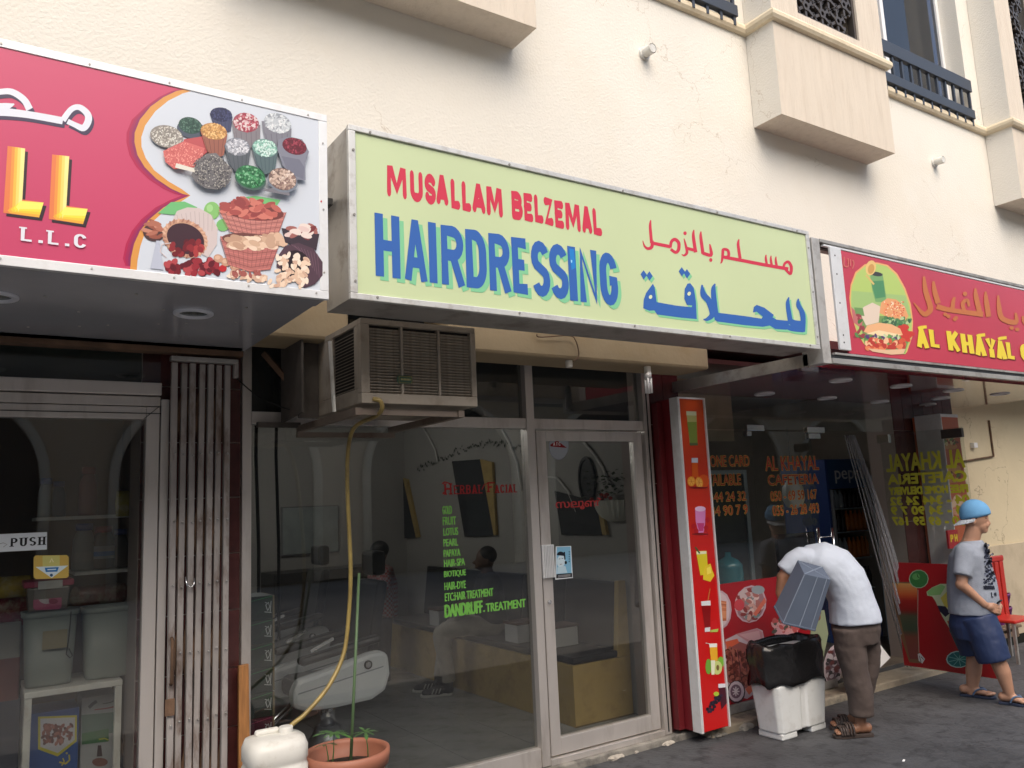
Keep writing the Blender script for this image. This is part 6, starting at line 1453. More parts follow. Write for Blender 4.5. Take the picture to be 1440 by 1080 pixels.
# pale blue palm poster and strips beside the fridge
p0 = onY(1225, 668, .35); p1 = onY(1256, 800, .35)
t = thing('palm_curtain', (p0.x+.2, .35, FZ), 'pale blue hanging strips with a palm picture in the cafeteria doorway', 'strip curtain')
x = p0.x
for k in range(5):
    MB().box(x+k*.085, x+k*.085+.08, .35-.006*(k % 2), .352-.006*(k % 2)+.003, FZ+.1, p0.z-.02*k).build('curtain_strip', mat('strip_blue', (.30, .42, .52), .5, var=.12, vscale=3), t)
pr = Print(wall_plane(.342)); pz = onY(1240, 715, .342).z; px_ = onY(1243, 715, .342).x
pr.poly([(x, p0.z-.1), (x+.16, p0.z-.1), (x+.16, pz+.1), (x, pz+.14)], (70, 130, 190)); 
for k in range(9): a = .3+k*.3; pr.line([(px_, pz), (px_+.07*math.cos(a), pz+.06*math.sin(a)), (px_+.12*math.cos(a), pz+.07*math.sin(a)-.05)], [.03, .03, .004], (120, 50, 70))
pr.build('palm_print', t)

# right pier menu board and red sign
mbd = thing('burger_board', (8.08, -.2, GZ), 'tall orange board with pictures of burgers behind the open glass door', 'menu board')
MB().box(7.93, 8.27, -.30, -.02, -.05, 2.30).build('board_box', mat('board_orange', (.50, .12, .05), .4, var=.12, vscale=1.5), mbd)
MB().box(7.918, 7.9295, -.32, -.05, -.05, 2.31).build('board_frame', ALUW, mbd); MB().box(7.93, 8.27, -.305, -.3005, 2.28, 2.31).build('board_frame', ALUW, mbd)
pr = Print(pix_plane(-.3025, 1140, 540, 4.153))
for cy, cx in ((325, 815), (520, 835)):
    pr.ell(cx, cy-25, 42, 26, (206,150,90)); pr.ell(cx, cy+40, 42, 18, (196,140,84)); 
    for k in range(20): pr.ell(cx+rg.uniform(-38,38), cy+rg.uniform(-4,28), 14, 7, rg.choice([(90,130,60),(150,60,50),(210,190,140),(120,70,50)]), rg.random()*3, 8)
pr.ell(858, 700, 34, 55, (226,190,160)); pr.ell(858, 740, 30, 30, (206,150,120)); pr.line([(830,725),(885,722)],5,(190,60,50)); pr.build('board_print', mbd)
t = thing('small_red_sign', (7.95, -.4, 1.0), 'small red sign with yellow letters behind the man in the cap', 'sign')
a = onY(1331, 746, -.36); b = onY(1348, 770, -.36); MB().box(a.x, b.x, -.37, -.35, b.z, a.z).build('sign_plate', mat('plate_red', (.4, .02, .03), .4), t)
pr = Print(wall_plane(-.371)); text(pr, 'PH', a.x+.03, b.z+.06, a.x+.16, b.z+.13, .02, (220,190,40)); pr.build('sign_lettering', t)

# stool with purple baskets, red chair
sx, sy = 9.45, .0
p = onZ(1400, 900, GZ); sx, sy = p.x-.0, p.y-.05
sto = thing('wooden_stool', (sx+.15, sy, GZ), 'weathered wooden stool carrying purple baskets at the right edge', 'stool')
zs_ = onY(1420, 880, sy).z
for dx in (0, .36):
    for dy in (0, .28): MB().obox((sx+dx, sy+dy, GZ), (sx+dx*.92+.015, sy+dy, zs_-.03), .055, .055, up=(0, 1, 0)).build('leg', WOODG, sto, .004)
MB().box(sx-.04, sx+.44, sy-.04, sy+.34, zs_-.03, zs_).build('seat', WOODG, sto, .006)
for z in (GZ+.1, zs_-.12): MB().box(sx+.02, sx+.34, sy-.015, sy+.015, z, z+.05).build('cross_rail', WOODG, sto, .003)
PUR = mat('basket_purple', (.14, .02, .13), .35)
for k in range(2):
    z0 = zs_+.002+k*.16; x0_, x1_ = sx-.02, sx+.40
    t = thing('plastic_basket', (sx+.2, sy+.12, z0), ('lower purple slatted basket on the wooden stool', 'upper purple slatted basket on the wooden stool')[k], 'basket', 'purple baskets on the stool')
    m = MB(); H = .20 if k == 0 else .19
    def rg_(f, z): return [Vector((sx+.2+math.copysign(abs(math.cos(q*.2618))**.7, math.cos(q*.2618))*.20*f, sy+.14+math.copysign(abs(math.sin(q*.2618))**.7, math.sin(q*.2618))*.16*f, z)) for q in range(24)]
    m.loft([rg_(.78, z0), rg_(.8, z0+.02), rg_(.77, z0+.02), rg_(.74, z0+.004)], True, True).build('basket_floor', PUR, t)
    MB().loft([rg_(1.02, z0+H-.03), rg_(1.07, z0+H-.025), rg_(1.07, z0+H), rg_(1.0, z0+H)], True, False).build('basket_rim', PUR, t)
    MB().loft([rg_(.92, z0+H*.5), rg_(.95, z0+H*.5), rg_(.96, z0+H*.6), rg_(.92, z0+H*.6)], True, False).build('basket_band', PUR, t)
    a0, a1 = rg_(.80, z0+.01), rg_(1.01, z0+H-.03)
    m = MB()
    for q in range(24): m.obox(a0[q], a1[q], .028, .006, up=(a1[q]-Vector((sx+.2, sy+.14, a1[q].z))))
    m.build('basket_slats', PUR, t, kind='stuff')
RDP = mat('red_plastic', (.50, .03, .02), .35)
cx1_ = onY(1411, 800, -.22).x; cx_ = cx1_-.40; ztop = onY(1411, 780, -.22).z; zst = onY(1408, 872, -.40).z
rc = thing('red_plastic_chair', (cx_+.2, -.4, GZ), 'red plastic chair half hidden behind the man in the cap', 'chair')
MB().box(cx_-.12, cx1_-.12, -.52, -.24, zst-.03, zst).build('seat', RDP, rc, .01)
for k in range(4): MB().box(cx_+.01+k*.1, cx_+.085+k*.1, -.235, -.21, zst-.02, ztop-.06).build('back_slat', RDP, rc, .006)
MB().box(cx_, cx1_, -.24, -.205, ztop-.0595, ztop).build('back_rail', RDP, rc, .012)
for dx in (-.10, .26):
    for dy in (-.49, -.26): MB().obox((cx_+dx, dy, zst-.031), (cx_+dx, dy, GZ), .025, .025, up=(0, 1, 0)).build('leg', ALUD, rc)
# folded black and white carton on the step behind the bending man
c = onY(1240, 925, -.30); t = thing('opened_carton', c, 'opened black and white cardboard flap standing on the cafeteria step', 'carton')
A = [onY(*p, -.30) for p in ((1215, 880), (1250, 925), (1212, 962), (1196, 955))]
MB().prism([onY(x, y, -.30) for x, y in ((1208,890),(1228,925),(1205,962),(1190,950),(1192,880))], (0, .02, 0)).build('dark_flap', BLACK, t)
MB().prism([onY(x, y, -.325) for x, y in ((1222,885),(1252,925),(1208,968),(1206,962),(1234,926),(1212,884))], (0, .015, 0)).build('white_flap', WHITE, t)

# ================================================================ WHITE BIN WITH BLACK BAG
by_ = -.62
a = onY(1090, 950, by_); b = onY(1166, 950, by_); c = onY(1098, 1026, by_); d = onY(1163, 1026, by_); bcx = (a.x+b.x)/2; hw = (b.x-a.x)/2; hb = (d.x-c.x)/2; btop = onY(1128, 905, by_).z; dep = .135
wb = thing('white_bin', (bcx, by_+dep, GZ), 'white plastic waste bin with a grooved front, lined with a black bag', 'waste bin')
BW = mat('bin_white', (.66, .68, .68), .35, var=.03, vscale=6, dirt=(.4, .38, .34), dirt_amt=.35, dscale=8)
def bring(h, dd, z):
    y0, y1 = by_+dep-dd, by_+dep+dd; r = .03
    return [Vector(p) for p in ((bcx-h+r, y0, z), (bcx-.035, y0, z), (bcx-.02, y0+.012, z), (bcx+.03, y0+.012, z), (bcx+.045, y0, z), (bcx+h-r, y0, z), (bcx+h, y0+r, z), (bcx+h, y1-r, z), (bcx+h-r, y1, z), (bcx-h+r, y1, z), (bcx-h, y1-r, z), (bcx-h, y0+r, z))]
MB().loft([bring(hb*1.02, dep*.85, GZ+.045), bring(hw*.97, dep*.94, btop-.27), bring(hw*.80, dep*.78, btop-.255), bring(hw*.84, dep*.8, btop-.03)], False).build('bin_body', BW, wb, .012)
for s_ in (-1, 1): MB().box(bcx+s_*hb*.98, bcx+s_*hb*.32, by_+dep-dep*.8, by_+dep+dep*.8, GZ, GZ+.046).build('bin_foot', BW, wb, .01)
rings = []; rg2 = random.Random(8)
prof = [(.88, btop-.12), (.97, btop+.005), (1.02, btop+.022), (1.07, btop+.014), (1.13, btop-.02), (1.12, btop-.08), (1.10, btop-.15), (1.12, btop-.22), (1.15, btop-.262)]
for f, z in prof:
    ring = []
    for k in range(48):
        an = 2*math.pi*k/48; cx__, sy__ = math.cos(an), math.sin(an)
        w_ = 1+.016*math.sin(7*an+2)+.02*math.sin(17*an+z*12)+.03*math.sin(5*an+z*30)+.005*rg2.uniform(-1, 1)
        ring.append(Vector((bcx+math.copysign(abs(cx__)**.68, cx__)*hw*f*w_, by_+dep+math.copysign(abs(sy__)**.68, sy__)*dep*f*w_, z+(.006 if z > btop-.1 else .016)*math.sin(7*an+f*4)-(.035 if z < btop-.2 and cx__ > .7 else 0)+.003*rg2.uniform(-1, 1))))
    rings.append(ring)
mm = MB(); mm.loft(rings, True, False); o = mm.build('bin_bag', mat('bag_black', (.011, .011, .012), .27, bump=.7, bscale=18, spec=.55), wb)
sm = o.modifiers.new('sol', 'SOLIDIFY'); sm.thickness = .004
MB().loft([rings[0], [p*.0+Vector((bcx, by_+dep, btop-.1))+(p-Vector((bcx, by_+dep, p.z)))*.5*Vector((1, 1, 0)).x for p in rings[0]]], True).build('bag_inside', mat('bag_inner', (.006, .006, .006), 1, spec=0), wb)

# ================================================================ PEOPLE
def framer(O, crop):
    """landmarks read in an enlarged crop, placed on a vertical plane through O facing the camera; d moves them away (+) or nearer (-)"""
    v = Vector((O[0]-CAM.x, O[1]-CAM.y, 0)).normalized(); cx, cy, q = crop
    lat = Vector((v.y, -v.x, 0))
    def W(x, y, d=0):
        r = ray(cx+x/q, cy+y/q); base = Vector(O)+v*d; t = (base-CAM).dot(v)/r.dot(v); return CAM+r*t
    return W, v, lat
def hring(c, a, b, lat, v, n=24): return [c+lat*math.cos(2*math.pi*k/n)*a+v*math.sin(2*math.pi*k/n)*b for k in range(n)]
def limb(m, pts, rs, n=16):
    m.tube(pts, rs, n)
    for p, r in zip(pts, rs): m.ell(p, r, r, r, 14, 9)
def hand(m, wrist, d, nrm, side, L=.17, curl=.9):
    """palm with four curled fingers and a thumb. d = direction of the hand, nrm = back of the hand, side = towards the thumb"""
    d, nrm, side = d.normalized(), nrm.normalized(), side.normalized()
    pc = wrist+d*L*.27
    for s in (-.3, -.1, .1, .3): m.tube([wrist+side*s*.03, wrist+d*L*.5+side*s*.13*L/.17*.9], [.017, .014], 10)
    m.ell(pc, .032, .03, .03, 12, 8)
    for i, s in enumerate((-.36, -.12, .12, .36)):
        ln = (.36, .44, .47, .42)[i]*L; b = wrist+d*L*.5+side*s*.09
        a1 = curl*.5; a2 = curl*1.2; a3 = curl*2.0
        p1 = b+(d*math.cos(a1)-nrm*math.sin(a1))*ln*.45; p2 = p1+(d*math.cos(a2)-nrm*math.sin(a2))*ln*.32; p3 = p2+(d*math.cos(a3)-nrm*math.sin(a3))*ln*.26
        m.tube([b-d*.02, b, p1, p2, p3], [.0095, .0095, .0088, .008, .0065], 10); m.ell(p3, .0065, .0065, .0065, 8, 6)
    b = wrist+d*L*.12+side*.02; p1 = b+side*.028+d*.03-nrm*.01; p2 = p1+d*.03+side*.004-nrm*.015; p3 = p2+d*.022-nrm*.012
    m.tube([b, p1, p2, p3], [.014, .012, .010, .008], 10); m.ell(p3, .008, .008, .008, 8, 6)
def foot(m, ankle, toe, gz, w=.045):
    d = (toe-ankle); d.z = 0; L = d.length; d.normalize(); heel = Vector((ankle.x, ankle.y, gz))-d*.05; s = Vector((d.y, -d.x, 0))
    m.ell(heel+Vector((0, 0, .035)), .036, .036, .035, 14, 9)
    for f, w_, h in ((.15, .036, .07), (.35, .038, .06), (.55, .042, .045), (.75, .046, .032)):
        c = heel+d*(L+.05)*f+Vector((0, 0, h*.55)); m.ell(c, .05, w_, h*.55, 14, 9, rot=Matrix((d, s, Vector((0, 0, 1)))).transposed())
    for i in range(5):
        c = heel+d*(L+.05)*(.9-.025*abs(i-1)-(.02*i))+s*((i-2)*.019); m.ell(c+Vector((0, 0, .014)), .026 if i == 0 else .02, .0125 if i == 0 else .009, .012, 10, 7, rot=Matrix((d, s, Vector((0, 0, 1)))).transposed())
    return heel, d, s, L+.05
def sole(name, m_, heel, d, s, L, gz, parent, strapm, th=.02):
    out = [(-.035, -.0), (-.03, .034), (.3*L, .033), (.62*L, .048), (.85*L, .046), (.98*L, .025), (1.0*L, -.0), (.97*L, -.028), (.8*L, -.044), (.6*L, -.042), (.3*L, -.032), (-.03, -.032)]
    o = MB().prism([heel+d*a+s*b-Vector((0, 0, heel.z-gz-.001)) for a, b in out], (0, 0, th)).build(name, m_, parent, .004)
    return o
# ---- man in a blue cap walking away from the shops
O2 = (6.95, -1.02, GZ)
W, V2, L2 = framer(O2, (0, 0, 1))
pm = thing('person', O2, 'man in blue backward cap, grey t-shirt and navy shorts walking with a phone', 'person', 'people outside the shops')
SB = MB()
# head
hc = W(1371, 727); U = Vector((0, 0, 1))
def rotm(a, b, c): return Matrix((a, b, c)).transposed()
HR = rotm(L2, V2, U)
SB.ell(hc, .098, .076, .112, 22, 16, rot=HR); SB.ell(W(1378, 739), .06, .058, .06, 18, 12, rot=HR); SB.ell(W(1383.5, 746), .03, .036, .024, 14, 10, rot=HR)
SB.ell(W(1387, 738), .022, .04, .03, 12, 9, rot=HR); SB.tube([W(1387.5, 727), W(1391.5, 736.5)], [.007, .013], 10); SB.ell(W(1390.5, 737), .014, .015, .010, 10, 8, rot=HR); SB.ell(W(1387.5, 725), .014, .05, .012, 12, 8, rot=HR)
SB.ell(W(1388.5, 742), .010, .022, .006, 10, 7, rot=HR); SB.ell(W(1388, 744.5), .010, .02, .006, 10, 7, rot=HR)
SB.ell(W(1369, 733, -.078), .017, .010, .030, 12, 8, rot=HR); SB.ell(W(1369, 733, .078), .017, .010, .030, 12, 8, rot=HR)
limb(SB, [W(1370, 742), W(1366, 758), W(1364, 770)], [.062, .065, .08])
SB.loft([hring(W(1364, 770), .09, .13, L2, V2), hring(W(1365, 800), .13, .15, L2, V2), hring(W(1367, 850), .14, .15, L2, V2), hring(W(1368, 880), .13, .14, L2, V2)])
# arms
limb(SB, [W(1357, 782, -.17), W(1352, 822, -.21), W(1384, 850, -.17)], [.052, .047, .030])
limb(SB, [W(1378, 782, .18), W(1385, 825, .2), W(1402, 848, .05)], [.05, .044, .029])
hand(SB, W(1385, 851, -.17), W(1400, 856, -.12)-W(1385, 851, -.17), -V2, Vector((0, 0, 1)), .165, .8)
hand(SB, W(1402, 846, .04), W(1408, 862, -.02)-W(1402, 846, .04), V2*.4+L2, V2*-1+U*.3, .16, .8)
# legs
limb(SB, [W(1378, 872, -.09), W(1400, 922, -.11), W(1410, 945, -.11), W(1421, 980, -.1)], [.09, .062, .060, .034])
limb(SB, [W(1360, 872, .09), W(1371, 920, .09), W(1369, 945, .09), W(1366.5, 974, .09)], [.09, .062, .060, .034])
fA = foot(SB, W(1421, 984, -.1), W(1450, 998, -.13), GZ+.022); fB = foot(SB, W(1366, 978, .09), W(1402, 985, .06), GZ+.022)
body2 = SB.organic('body', SKIN_B, pm, .0065, 3)
SHB = mat('flipflop_navy', (.02, .03, .06), .6)
for f_ in (fA, fB):
    heel, d, s_, L = f_; so_ = sole('flip_flop', SHB, heel, d, s_, L, GZ, pm, None)
    stp = MB(); t0 = heel+d*L*.72+U*.03
    for sg in (-1, 1): stp.tube(smooth_path([t0+U*.006, heel+d*L*.6+s_*sg*.02+U*.052, heel+d*L*.42+s_*sg*.040+U*.040, heel+d*L*.3+s_*sg*.042+U*.0]), .007, 8)
    stp.build('strap', mat('strap_blue', (.08, .13, .22), .5), so_)
# shirt
GREYT = mat('tshirt_grey', (.27, .30, .36), .9, var=.05, vscale=25, bump=.25, bscale=120)
SH = MB()
SH.loft([hring(W(1367, 760, 0), .075, .085, L2, V2), hring(W(1365, 768), .12, .165, L2, V2), hring(W(1363, 780), .150, .215, L2, V2), hring(W(1364, 800), .168, .205, L2, V2), hring(W(1367, 825), .188, .195, L2, V2), hring(W(1369, 845), .192, .198, L2, V2), hring(W(1367, 862), .178, .195, L2, V2)])
def sleeve(m, a, b, r0, r1): m.ell(a, r0, r0, r0, 16, 10); m.tube([a, b], [r0, r1], 20)
sleeve(SH, W(1357, 777, -.15), W(1353, 810, -.215), .078, .073); sleeve(SH, W(1374, 777, .15), W(1380, 810, .215), .078, .073)
shirt = SH.organic('t_shirt', GREYT, pm, .009, 5, .016)
# printed graphic on the chest, wrapped just proud of the shirt
gr = Print(lambda u, v, k: Vector((u, v, 0))); prt = []
rgp = random.Random(6)
from mathutils.bvhtree import BVHTree
bv = BVHTree.FromPolygons([v.co for v in shirt.data.vertices], [tuple(p.vertices) for p in shirt.data.polygons])
def on_shirt(u, v, k):
    r_ = ray(1300+u/5.4, 680+v/5.4).normalized(); h = bv.ray_cast(CAM, r_)
    p = h[0] if h[0] else W((1300+u/5.4), 680+v/5.4, -.15)
    n_ = h[1] if h[0] else -V2
    return p+n_*(.0025+k) if n_.dot(r_) < 0 else p-n_*(.0025+k)
PT = Print(on_shirt)
def quads(x0, y0, x1, y1, nx, ny, cf_):
    for i in range(nx):
        for j in range(ny):
            a, b = x0+(x1-x0)*i/nx, x0+(x1-x0)*(i+1)/nx; c, d = y0+(y1-y0)*j/ny, y0+(y1-y0)*(j+1)/ny; cc = cf_(i, j)
            if cc: PT.poly([(a, c), (b, c), (b, d), (a, d)], cc, keep=True)
for k in range(230):
    v_ = rgp.random(); y = 455+v_*335; xc = 462+38*v_; x = xc+rgp.gauss(0, 1)*(10+22*v_)
    if 438+20*(1-v_) < x < 532: PT.ell(x, y, rgp.uniform(3, 12), rgp.uniform(3, 10), rgp.choice([(24,28,44),(32,36,54),(60,66,88),(26,30,44),(130,138,158),(24,28,44)]), rgp.random()*3, 9)
for k in range(9): PT.line([(448+k*9, 790+math.sin(k)*2), (457+k*9, 790+math.sin(k+1)*2)], 26, (26, 30, 44))
PT.k += .0004
for pts in ([(505,826),(509,860),(520,862)], [(528,830),(531,850)], [(538,826),(540,855)]): PT.line(pts, 7, (30, 34, 48))
PT.build('chest_print', pm, STICK)
# shorts
SO = MB()
SO.loft([hring(W(1368, 855), .165, .17, L2, V2), hring(W(1368, 880), .18, .185, L2, V2), hring(W(1373, 897), .17, .18, L2, V2)])
SO.tube([W(1360, 868, .08), W(1365, 890, .09), W(1373, 920, .09)], [.135, .13, .125], 22); SO.tube([W(1374, 868, -.08), W(1386, 895, -.10), W(1399, 929, -.11)], [.14, .135, .125], 22)
SO.organic('shorts', mat('shorts_navy', (.015, .03, .09), .55, bump=.1, bscale=200), pm, .009, 5, .022)
# cap
CAPB = mat('cap_blue_cloth', (.13, .34, .60), .8, bump=.2, bscale=200)
m = MB(); rings = []; cc = W(1371, 722)
for i in range(10):
    t = R(4+i*9.6); rings.append([cc+HR @ Vector((math.cos(k*.2618)*.118*math.sin(t), math.sin(k*.2618)*.098*math.sin(t), .118*math.cos(t))) for k in range(24)])
rings.append([p+Vector((0, 0, -.045+.03*math.cos(k*.2618)))-L2*.004 for k, p in enumerate(rings[-1])])
cap = m.loft(rings[::-1], True, True).build('cap', CAPB, pm); 
cap.modifiers.new('s', 'SUBSURF').levels = 1
m = MB(); N_ = 13; top_ = []
for k in range(N_):
    a = R(92+176*k/(N_-1)); f = max(.05, math.cos((k/(N_-1)-.5)*math.pi))**.6
    inn = cc+HR @ Vector((math.cos(a)*.114, math.sin(a)*.096, -.050+.012*(1-f))); out = inn+HR @ Vector((-.055*f, 0, -.030*f-.012)); top_.append((inn, out))
for k in range(N_-1):
    a, b = top_[k], top_[k+1]; dn = Vector((0, 0, -.007)); m.hexa([a[0]+dn, b[0]+dn, b[1]+dn, a[1]+dn], [a[0], b[0], b[1], a[1]])
brim = m.build('cap_brim', mat('brim_white', (.55, .6, .66), .8, var=.3, vscale=80), cap)
m = MB(); m.ell(hc+L2*-.012+U*-.002, .1, .079, .075, 18, 12, rot=HR); m.build('hair', mat('hair_black', (.012, .01, .009), .6, bump=.5, bscale=150), pm)
for d_ in (-.038, .038): 
    m = MB().ell(W(1386.6, 728.5, d_), .006, .014, .005, 8, 6, rot=HR); m.build('eye', BLACK, pm)
    MB().ell(W(1387.2, 725.5, d_), .005, .018, .003, 8, 6, rot=HR).build('eyebrow', BLACK, pm)
t = thing('mobile_phone', W(1403, 848, -.1), 'small dark phone held in the hands of the man in the cap', 'phone')
MB().obox(W(1398, 852, -.08), W(1408, 844, -.10), .035, .012).build('phone_body', BLACK, t, .003)

# ---- bending man emptying a crate into the bin
O1 = (5.34, -.80, GZ)
W, V1, L1 = framer(O1, (1040, 740, 3.482))
pb = thing('person', O1, 'bending man in white shirt and brown trousers emptying a grey tub into the bin', 'person', 'people outside the shops')
HR = rotm(L1, V1, U)
SB = MB()
limb(SB, [W(300, 190), W(262, 270)], [.06, .06]); SB.ell(W(258, 318), .085, .078, .105, 20, 14, rot=HR); SB.ell(W(240, 345), .05, .055, .05, 14, 10, rot=HR); SB.tube([W(205, 330), W(196, 345)], [.008, .012], 8); SB.ell(W(262, 315, -.078), .018, .01, .03, 10, 8, rot=HR); SB.ell(W(262, 315, .078), .018, .01, .03, 10, 8, rot=HR)
SB.loft([hring(W(560, 480), .12, .12, L1, V1), hring(W(550, 380), .11, .13, L1, V1), hring(W(500, 260), .12, .14, L1, V1), hring(W(420, 190), .1, .15, L1, V1), hring(W(310, 180), .06, .1, L1, V1)])
limb(SB, [W(290, 165, -.17), W(212, 250, -.19), W(205, 325, -.2), W(228, 420, -.28)], [.055, .046, .043, .03])
limb(SB, [W(330, 190, .17), W(330, 320, .12), W(380, 420, -.1)], [.055, .045, .03])
hand(SB, W(228, 420, -.28), W(262, 462, -.30)-W(228, 420, -.28), -L1, -V1, .17, .5); hand(SB, W(380, 420, -.1), W(372, 490, -.2)-W(380, 420, -.1), L1, -V1, .17, .6)
limb(SB, [W(595, 880, -.06), W(592, 965, -.06)], [.045, .036]); limb(SB, [W(565, 880, .12), W(560, 945, .12)], [.045, .036])
fA = foot(SB, W(590, 985, -.06), W(455, 1010, -.14), GZ+.026); fB = foot(SB, W(550, 955, .14), W(440, 965, .08), GZ+.026)
SB.organic('body', SKIN_A, pb, .0065, 3)
LEA = mat('sandal_brown', (.05, .035, .03), .6)
for heel, d, s_, L in (fA, fB):
    so_ = sole('sandal', LEA, heel, d, s_, L, GZ, pb, None, .025)
    stp = MB()
    for f0, f1, h in ((.45, .62, .07), (.66, .80, .05)):
        for q in range(3):
            f = f0+(f1-f0)*q/2; stp.tube(smooth_path([heel+d*L*f+s_*(-.047)+U*0, heel+d*L*f+s_*(-.035)+U*h*.8, heel+d*L*f+U*h, heel+d*L*f+s_*.035+U*h*.8, heel+d*L*f+s_*.047]), .009, 6)
    stp.build('sandal_strap', LEA, so_)
SHW = mat('shirt_white', (.50, .55, .64), .85, var=.03, vscale=18, bump=.15, bscale=150)
def pring(c, ax, a, b, n=24):
    """ring perpendicular to axis ax: half width a in the picture plane, b in depth"""
    ax = ax.normalized(); p = ax.cross(V1).normalized(); return [c+p*math.cos(2*math.pi*k/n)*a+V1*math.sin(2*math.pi*k/n)*b for k in range(n)]
k_ = .00153
SH = MB()
path = [(567,470),(560,420),(545,345),(510,265),(455,205),(390,172),(330,165),(300,172)]; hw_ = [118,112,104,108,112,98,74,45]; dp_ = [.19,.185,.185,.19,.205,.21,.17,.09]
C_ = [W(*p) for p in path]
SH.loft([pring(C_[i], C_[min(i+1, 7)]-C_[max(i-1, 0)], hw_[i]*k_, dp_[i]) for i in range(8)])
SH.ell(W(315, 150, -.13), .085, .085, .075, 16, 10); SH.tube([W(318, 148, -.14), W(262, 178, -.17), W(218, 222, -.19)], [.082, .075, .066], 20); SH.tube([W(335, 170, .14), W(315, 215, .16), W(318, 280, .15)], [.08, .072, .065], 20)
SH.organic('shirt', SHW, pb, .009, 7, .024)
TR = MB()
TRB = mat('trousers_brown', (.075, .055, .048), .85, var=.06, vscale=20, bump=.2, bscale=150)
TR.loft([hring(W(565, 448), .155, .15, L1, V1), hring(W(568, 500), .168, .165, L1, V1), hring(W(572, 570), .15, .15, L1, V1)])
TR.tube([W(535, 500, -.07), W(545, 600, -.07), W(570, 720, -.07), W(588, 820, -.07), W(597, 925, -.07)], [.115, .108, .092, .085, .083], 24)
TR.tube([W(600, 500, .09), W(615, 600, .10), W(612, 720, .11), W(600, 820, .12), W(590, 905, .12)], [.115, .108, .092, .082, .08], 24)
TR.organic('trousers', TRB, pb, .009, 4, .03)
m = MB(); m.ell(W(264, 300), .09, .083, .092, 18, 12, rot=HR); m.build('hair', mat('hair_black2', (.012, .01, .009), .6, bump=.5, bscale=150), pb)
# tub in his hands
TUB = mat('tub_blue_grey', (.095, .12, .17), .45, var=.05, vscale=6); TUBL = mat('tub_edge', (.2, .24, .31), .45)
tb = thing('grey_tub', W(318, 330, -.35), 'blue grey rectangular tub held upside down over the black bag', 'tub')
A, B, C, D = W(285, 168, -.34), W(405, 200, -.26), W(445, 262, -.34), W(318, 236, -.44)
A2, B2, C2, D2 = W(172, 392, -.36), W(325, 420, -.24), W(370, 510, -.34), W(214, 474, -.48)
mb = MB().add([A, B, C, D, A2, B2, C2, D2], [(0, 1, 2, 3), (0, 3, 7, 4), (3, 2, 6, 7), (2, 1, 5, 6), (1, 0, 4, 5)])
o = mb.build('tub_shell', TUB, tb); sd_ = o.modifiers.new('s', 'SOLIDIFY'); sd_.thickness = .006; sd_.offset = 0; bv_ = o.modifiers.new('b', 'BEVEL'); bv_.width = .01; bv_.segments = 2; bv_.limit_method = 'ANGLE'
m = MB(); ce = (A+B+C+D)/4; nn = (A-A2).normalized()
for p in (A, B, C, D): m.obox(p+nn*.002, ce+nn*.002, .007, .006, up=nn)
m.build('bottom_rib', TUBL, tb)
m = MB(); out_ = -V1*.004
for p, q in ((D, D2), (D.lerp(C, .5), D2.lerp(C2, .5)), (D.lerp(C, .86), D2.lerp(C2, .86))): m.obox(p+out_, q+out_, .006, .006, up=V1)
m.build('side_rib', TUBL, tb)
m = MB()
for p, q in ((A2, D2), (D2, C2), (C2, B2), (B2, A2)): m.obox(p, q, .018, .014, up=nn)
m.build('tub_rim', TUB, tb, .004)

# ---- seated man inside the salon and the customer behind
O3 = (3.98, 1.86, FZ)
W, V3, L3 = framer(O3, (500, 600, 3.6)); HR = rotm(L3, V3, U)
ps = thing('person', O3, 'seated man in black shirt and grey trousers on the mustard bench in the salon', 'person', 'people inside the salon')
SB = MB(); SB.ell(W(655, 672), .085, .072, .11, 20, 14, rot=HR); SB.ell(W(632, 700), .05, .05, .05, 14, 10, rot=HR); SB.tube([W(604, 676), W(594, 693)], [.008, .013], 8); SB.ell(W(612, 712), .02, .03, .012, 10, 8, rot=HR); SB.ell(W(668, 682, -.07), .016, .01, .03, 10, 8, rot=HR); SB.ell(W(668, 682, .07), .016, .01, .03, 10, 8, rot=HR)
limb(SB, [W(660, 710), W(668, 745)], [.052, .06])
limb(SB, [W(690, 780, -.16), W(640, 880, -.2), W(545, 915, -.2)], [.05, .042, .03]); limb(SB, [W(650, 780, .17), W(600, 860, .2), W(530, 900, .12)], [.05, .042, .03])
hand(SB, W(545, 915, -.2), W(500, 925, -.18)-W(545, 915, -.2), U, V3, .16, .5); hand(SB, W(530, 900, .12), W(490, 915, .1)-W(530, 900, .12), U, -V3, .16, .5)
SB.loft([hring(W(670, 760), .07, .12, L3, V3), hring(W(675, 900), .1, .14, L3, V3), hring(W(680, 985), .1, .14, L3, V3)])
SB.organic('body', mat('skin_dark', (.13, .07, .045), .5), ps, .008, 3)
SH = MB(); SH.loft([hring(W(668, 738), .065, .075, L3, V3), hring(W(670, 752), .1, .17, L3, V3), hring(W(674, 800), .13, .2, L3, V3), hring(W(680, 880), .135, .18, L3, V3), hring(W(690, 990), .15, .18, L3, V3)])
sleeve(SH, W(688, 775, -.14), W(665, 850, -.2), .075, .066); sleeve(SH, W(650, 775, .15), W(625, 840, .19), .075, .066)
SH.organic('shirt', mat('shirt_black', (.02, .02, .026), .85), ps, .011, 4, .02)
TR = MB(); TR.ell(W(680, 1000), .15, .19, .11, 18, 12, rot=HR)
GRT = mat('trousers_grey', (.42, .39, .34), .85, var=.08, vscale=20)
TR.tube([W(680, 1005, -.09), W(560, 1010, -.11), W(440, 1035, -.12)], [.095, .085, .078], 20); TR.ell(W(435, 1045, -.12), .08, .078, .075, 16, 10); TR.tube([W(430, 1050, -.12), W(455, 1180, -.1), W(472, 1290, -.09)], [.075, .066, .06], 20)
